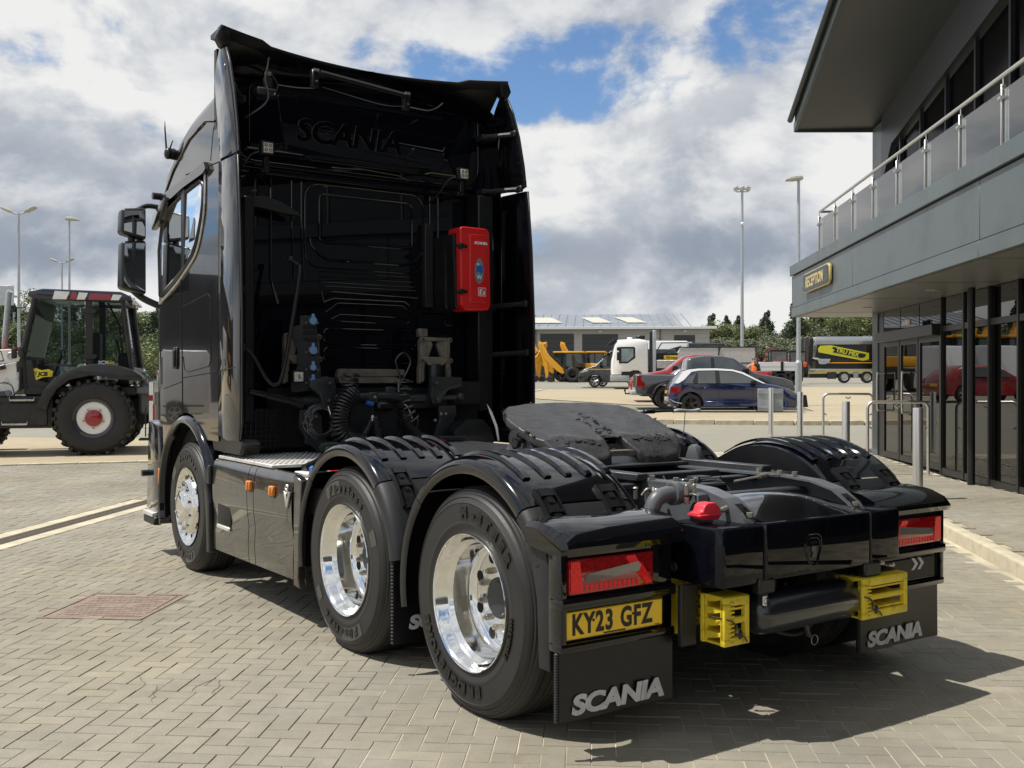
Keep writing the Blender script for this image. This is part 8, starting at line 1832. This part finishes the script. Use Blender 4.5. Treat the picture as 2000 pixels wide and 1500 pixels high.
def crown_mesh(seed, hgt, wid, mt, kind='round', n=1500, ls=.26):
    r = random.Random(seed); lobes = []
    if kind == 'pine':
        for k in range(16): z = .15+.82*k/16; rr = (1-z)*.75+.08; a = r.uniform(0, 6.28); lobes.append((math.cos(a)*rr*wid*.35, math.sin(a)*rr*wid*.35, z*hgt, rr*wid*.5, hgt*.09))
    else:
        for k in range(13):
            a = r.uniform(0, 6.28); q = r.uniform(0, 1)**.5; z = r.uniform(.22, .82); rr = wid*.5*(1-abs(z-.5)*.9); lobes.append((math.cos(a)*q*rr*.75, math.sin(a)*q*rr*.75, z*hgt, wid*r.uniform(.15, .28), hgt*r.uniform(.10, .18)))
    V_ = []; F_ = []; T_ = []
    for i in range(n):
        lx, ly, lz, lr, lh = lobes[r.randrange(len(lobes))]
        d = Vector((r.gauss(0, 1), r.gauss(0, 1), r.gauss(0, 1))).normalized()*(r.uniform(.55, 1.06)); p = Vector((lx+d.x*lr, ly+d.y*lr, lz+d.z*lh))
        s = ls*r.uniform(.6, 1.3); a = Vector((r.gauss(0, 1), r.gauss(0, 1), r.gauss(0, .6))).normalized(); b_ = a.cross(Vector((r.gauss(0, 1), r.gauss(0, 1), r.gauss(0, 1)))).normalized()
        o = len(V_); V_ += [p-a*s*.5, p+b_*s*.35, p+a*s*.5, p-b_*s*.35]; F_.append((o, o+1, o+2, o+3)); T_.append(min(1, max(0, r.gauss(.5, .22))))
    me = bpy.data.meshes.new('crown'); me.from_pydata([tuple(v) for v in V_], [], F_); me.materials.append(M[mt]); at = me.attributes.new('tone', 'FLOAT', 'FACE'); at.data.foreach_set('value', T_); me.update(); return me
def trunk_mesh(seed, hgt):
    r = random.Random(seed); b = MB(); b.tube([(0, 0, -.3), (.05, 0, hgt*.35), (.1, .05, hgt*.7)], [.03*hgt, .022*hgt, .008*hgt], 'bark', 7)
    for k in range(6): a = r.uniform(0, 6.28); z = hgt*r.uniform(.25, .6); b.tube([(.05, 0, z), (math.cos(a)*hgt*.14, math.sin(a)*hgt*.14, z+hgt*.12), (math.cos(a)*hgt*.24, math.sin(a)*hgt*.24, z+hgt*.2)], [.012*hgt, .008*hgt, .003*hgt], 'bark', 5)
    return b.mesh('trunk')
KINDS = {'a': (crown_mesh(1, 6, 6, 'leaf_a', n=2600), trunk_mesh(1, 6)), 'b': (crown_mesh(2, 4.6, 6.4, 'leaf_b', n=2600, ls=.24), trunk_mesh(2, 4.6)), 'c': (crown_mesh(3, 7.4, 4.6, 'leaf_c', 'pine', 2600, .3), trunk_mesh(3, 7.4)), 'd': (crown_mesh(4, 6.4, 7, 'leaf_d', n=3000), trunk_mesh(4, 6.4)),
         'e': (crown_mesh(5, 5, 5, 'leaf_a', n=2200), trunk_mesh(5, 5)), 'f': (crown_mesh(6, 3.4, 5.5, 'leaf_b', n=2000), trunk_mesh(6, 3.4))}
NM = {'a': 'mid green bushy tree', 'b': 'grey green spreading sallow', 'c': 'dark narrow pine', 'd': 'olive green broad tree', 'e': 'mid green small tree', 'f': 'low grey green bush'}
def tree(u, v, z, k, s, label, grp):
    t = thing('pine_tree' if k == 'c' else 'bush' if k == 'f' else 'broadleaf_tree', (u, v, z), rng.uniform(0, 6.28), label, 'tree' if k != 'f' else 'bush', grp); t.scale = (s, s, s*rng.uniform(.9, 1.1))
    for nm, me in (('crown', KINDS[k][0]), ('trunk', KINDS[k][1])): o = bpy.data.objects.new(nm, me); C.objects.link(o); o.parent = t
    return t
SPOT = ['hard by the warehouse gable', 'a little right of the warehouse', 'left of the tall floodlight mast', 'behind the floodlight mast', 'right of the floodlight mast', 'between mast and street lamp', 'just left of the street lamp', 'above the mixer lorry hopper', 'above the TRU MIX lettering', 'at the corner of the reception building']
NK = {'a': 'green bushy tree', 'b': 'grey green sallow', 'c': 'dark narrow pine', 'd': 'broad olive tree', 'e': 'small round tree', 'f': 'low grey bush'}
TIER = ['crest', 'second row', 'third row', 'front row']
for i in range(64):   # right-hand bank, left to right along its crest
    u = 15.0+i*.55+rng.uniform(-.4, .4); v = rng.uniform(139, 153); k = rng.choice('abcbdeec' if u < 32 else 'adbdabe'); s = rng.uniform(.62, .9) if u < 32 else rng.uniform(.8, 1.05)
    tree(u, v, 4.6+min(1.6, (u-15)*.10), k, s, '%s on the bank %s, %s' % (NK[k], SPOT[min(9, int((u-14)/3.3))], TIER[min(2, int((153-v)/5))]), 'trees along the bank')
for i in range(40):
    u = 15.0+i*.85+rng.uniform(-.3, .3); v = rng.uniform(130, 138); tree(u, v, 3.6+(v-130)*.12, 'f', rng.uniform(.7, 1.0), 'low grey bush on the bank, '+SPOT[min(9, int((u-14)/3.3))], 'bushes along the bank')
for i in range(170):   # wooded hillside at the left
    u = rng.uniform(-78, -24); t_ = rng.random()**.8; v = 74+38*t_; zb_ = H(72)+(lerp_tab(HL, u)-H(72))*(3*t_*t_-2*t_**3)
    k = rng.choice('acbdeac'); s = rng.uniform(.5, .85)
    where = 'left of the loader cab' if u/v < -.60 else 'seen through the loader cab' if u/v < -.47 else 'between loader and truck' if u/v < -.42 else 'hidden beyond the truck'
    tree(u, v, zb_-.6, k, s, '%s in the hillside wood, %s, %s' % (NK[k], where, 'at the foot' if t_ < .3 else 'half way up' if t_ < .65 else 'near the top'), 'trees on the hillside')
# ================================================================== SHED FAR BEHIND THE CAMERA (unseen, added to darken what the mirrors show)
ob = thing('added_shed', (30.0, -30.0, 0), .673, 'long dark grey shed added far behind the photographer to darken the mirrors', 'building')
xq(ob, 'wall', lambda b: b.box((-45, 25), (-10, 0), (-.1, 9.5), 'shutter')); xq(ob, 'roof', lambda b: b.prism([(-10.5, 9.5), (.5, 9.5), (-5, 11)], 'x', -45.5, 25.5, 'wh_roof'))
for i in range(14): xq(ob, 'cladding_panel', lambda b: b.box((-45+i*5, -40.1+i*5), (0, .05), (.1, 9.4), 'shutter', .02, 1))
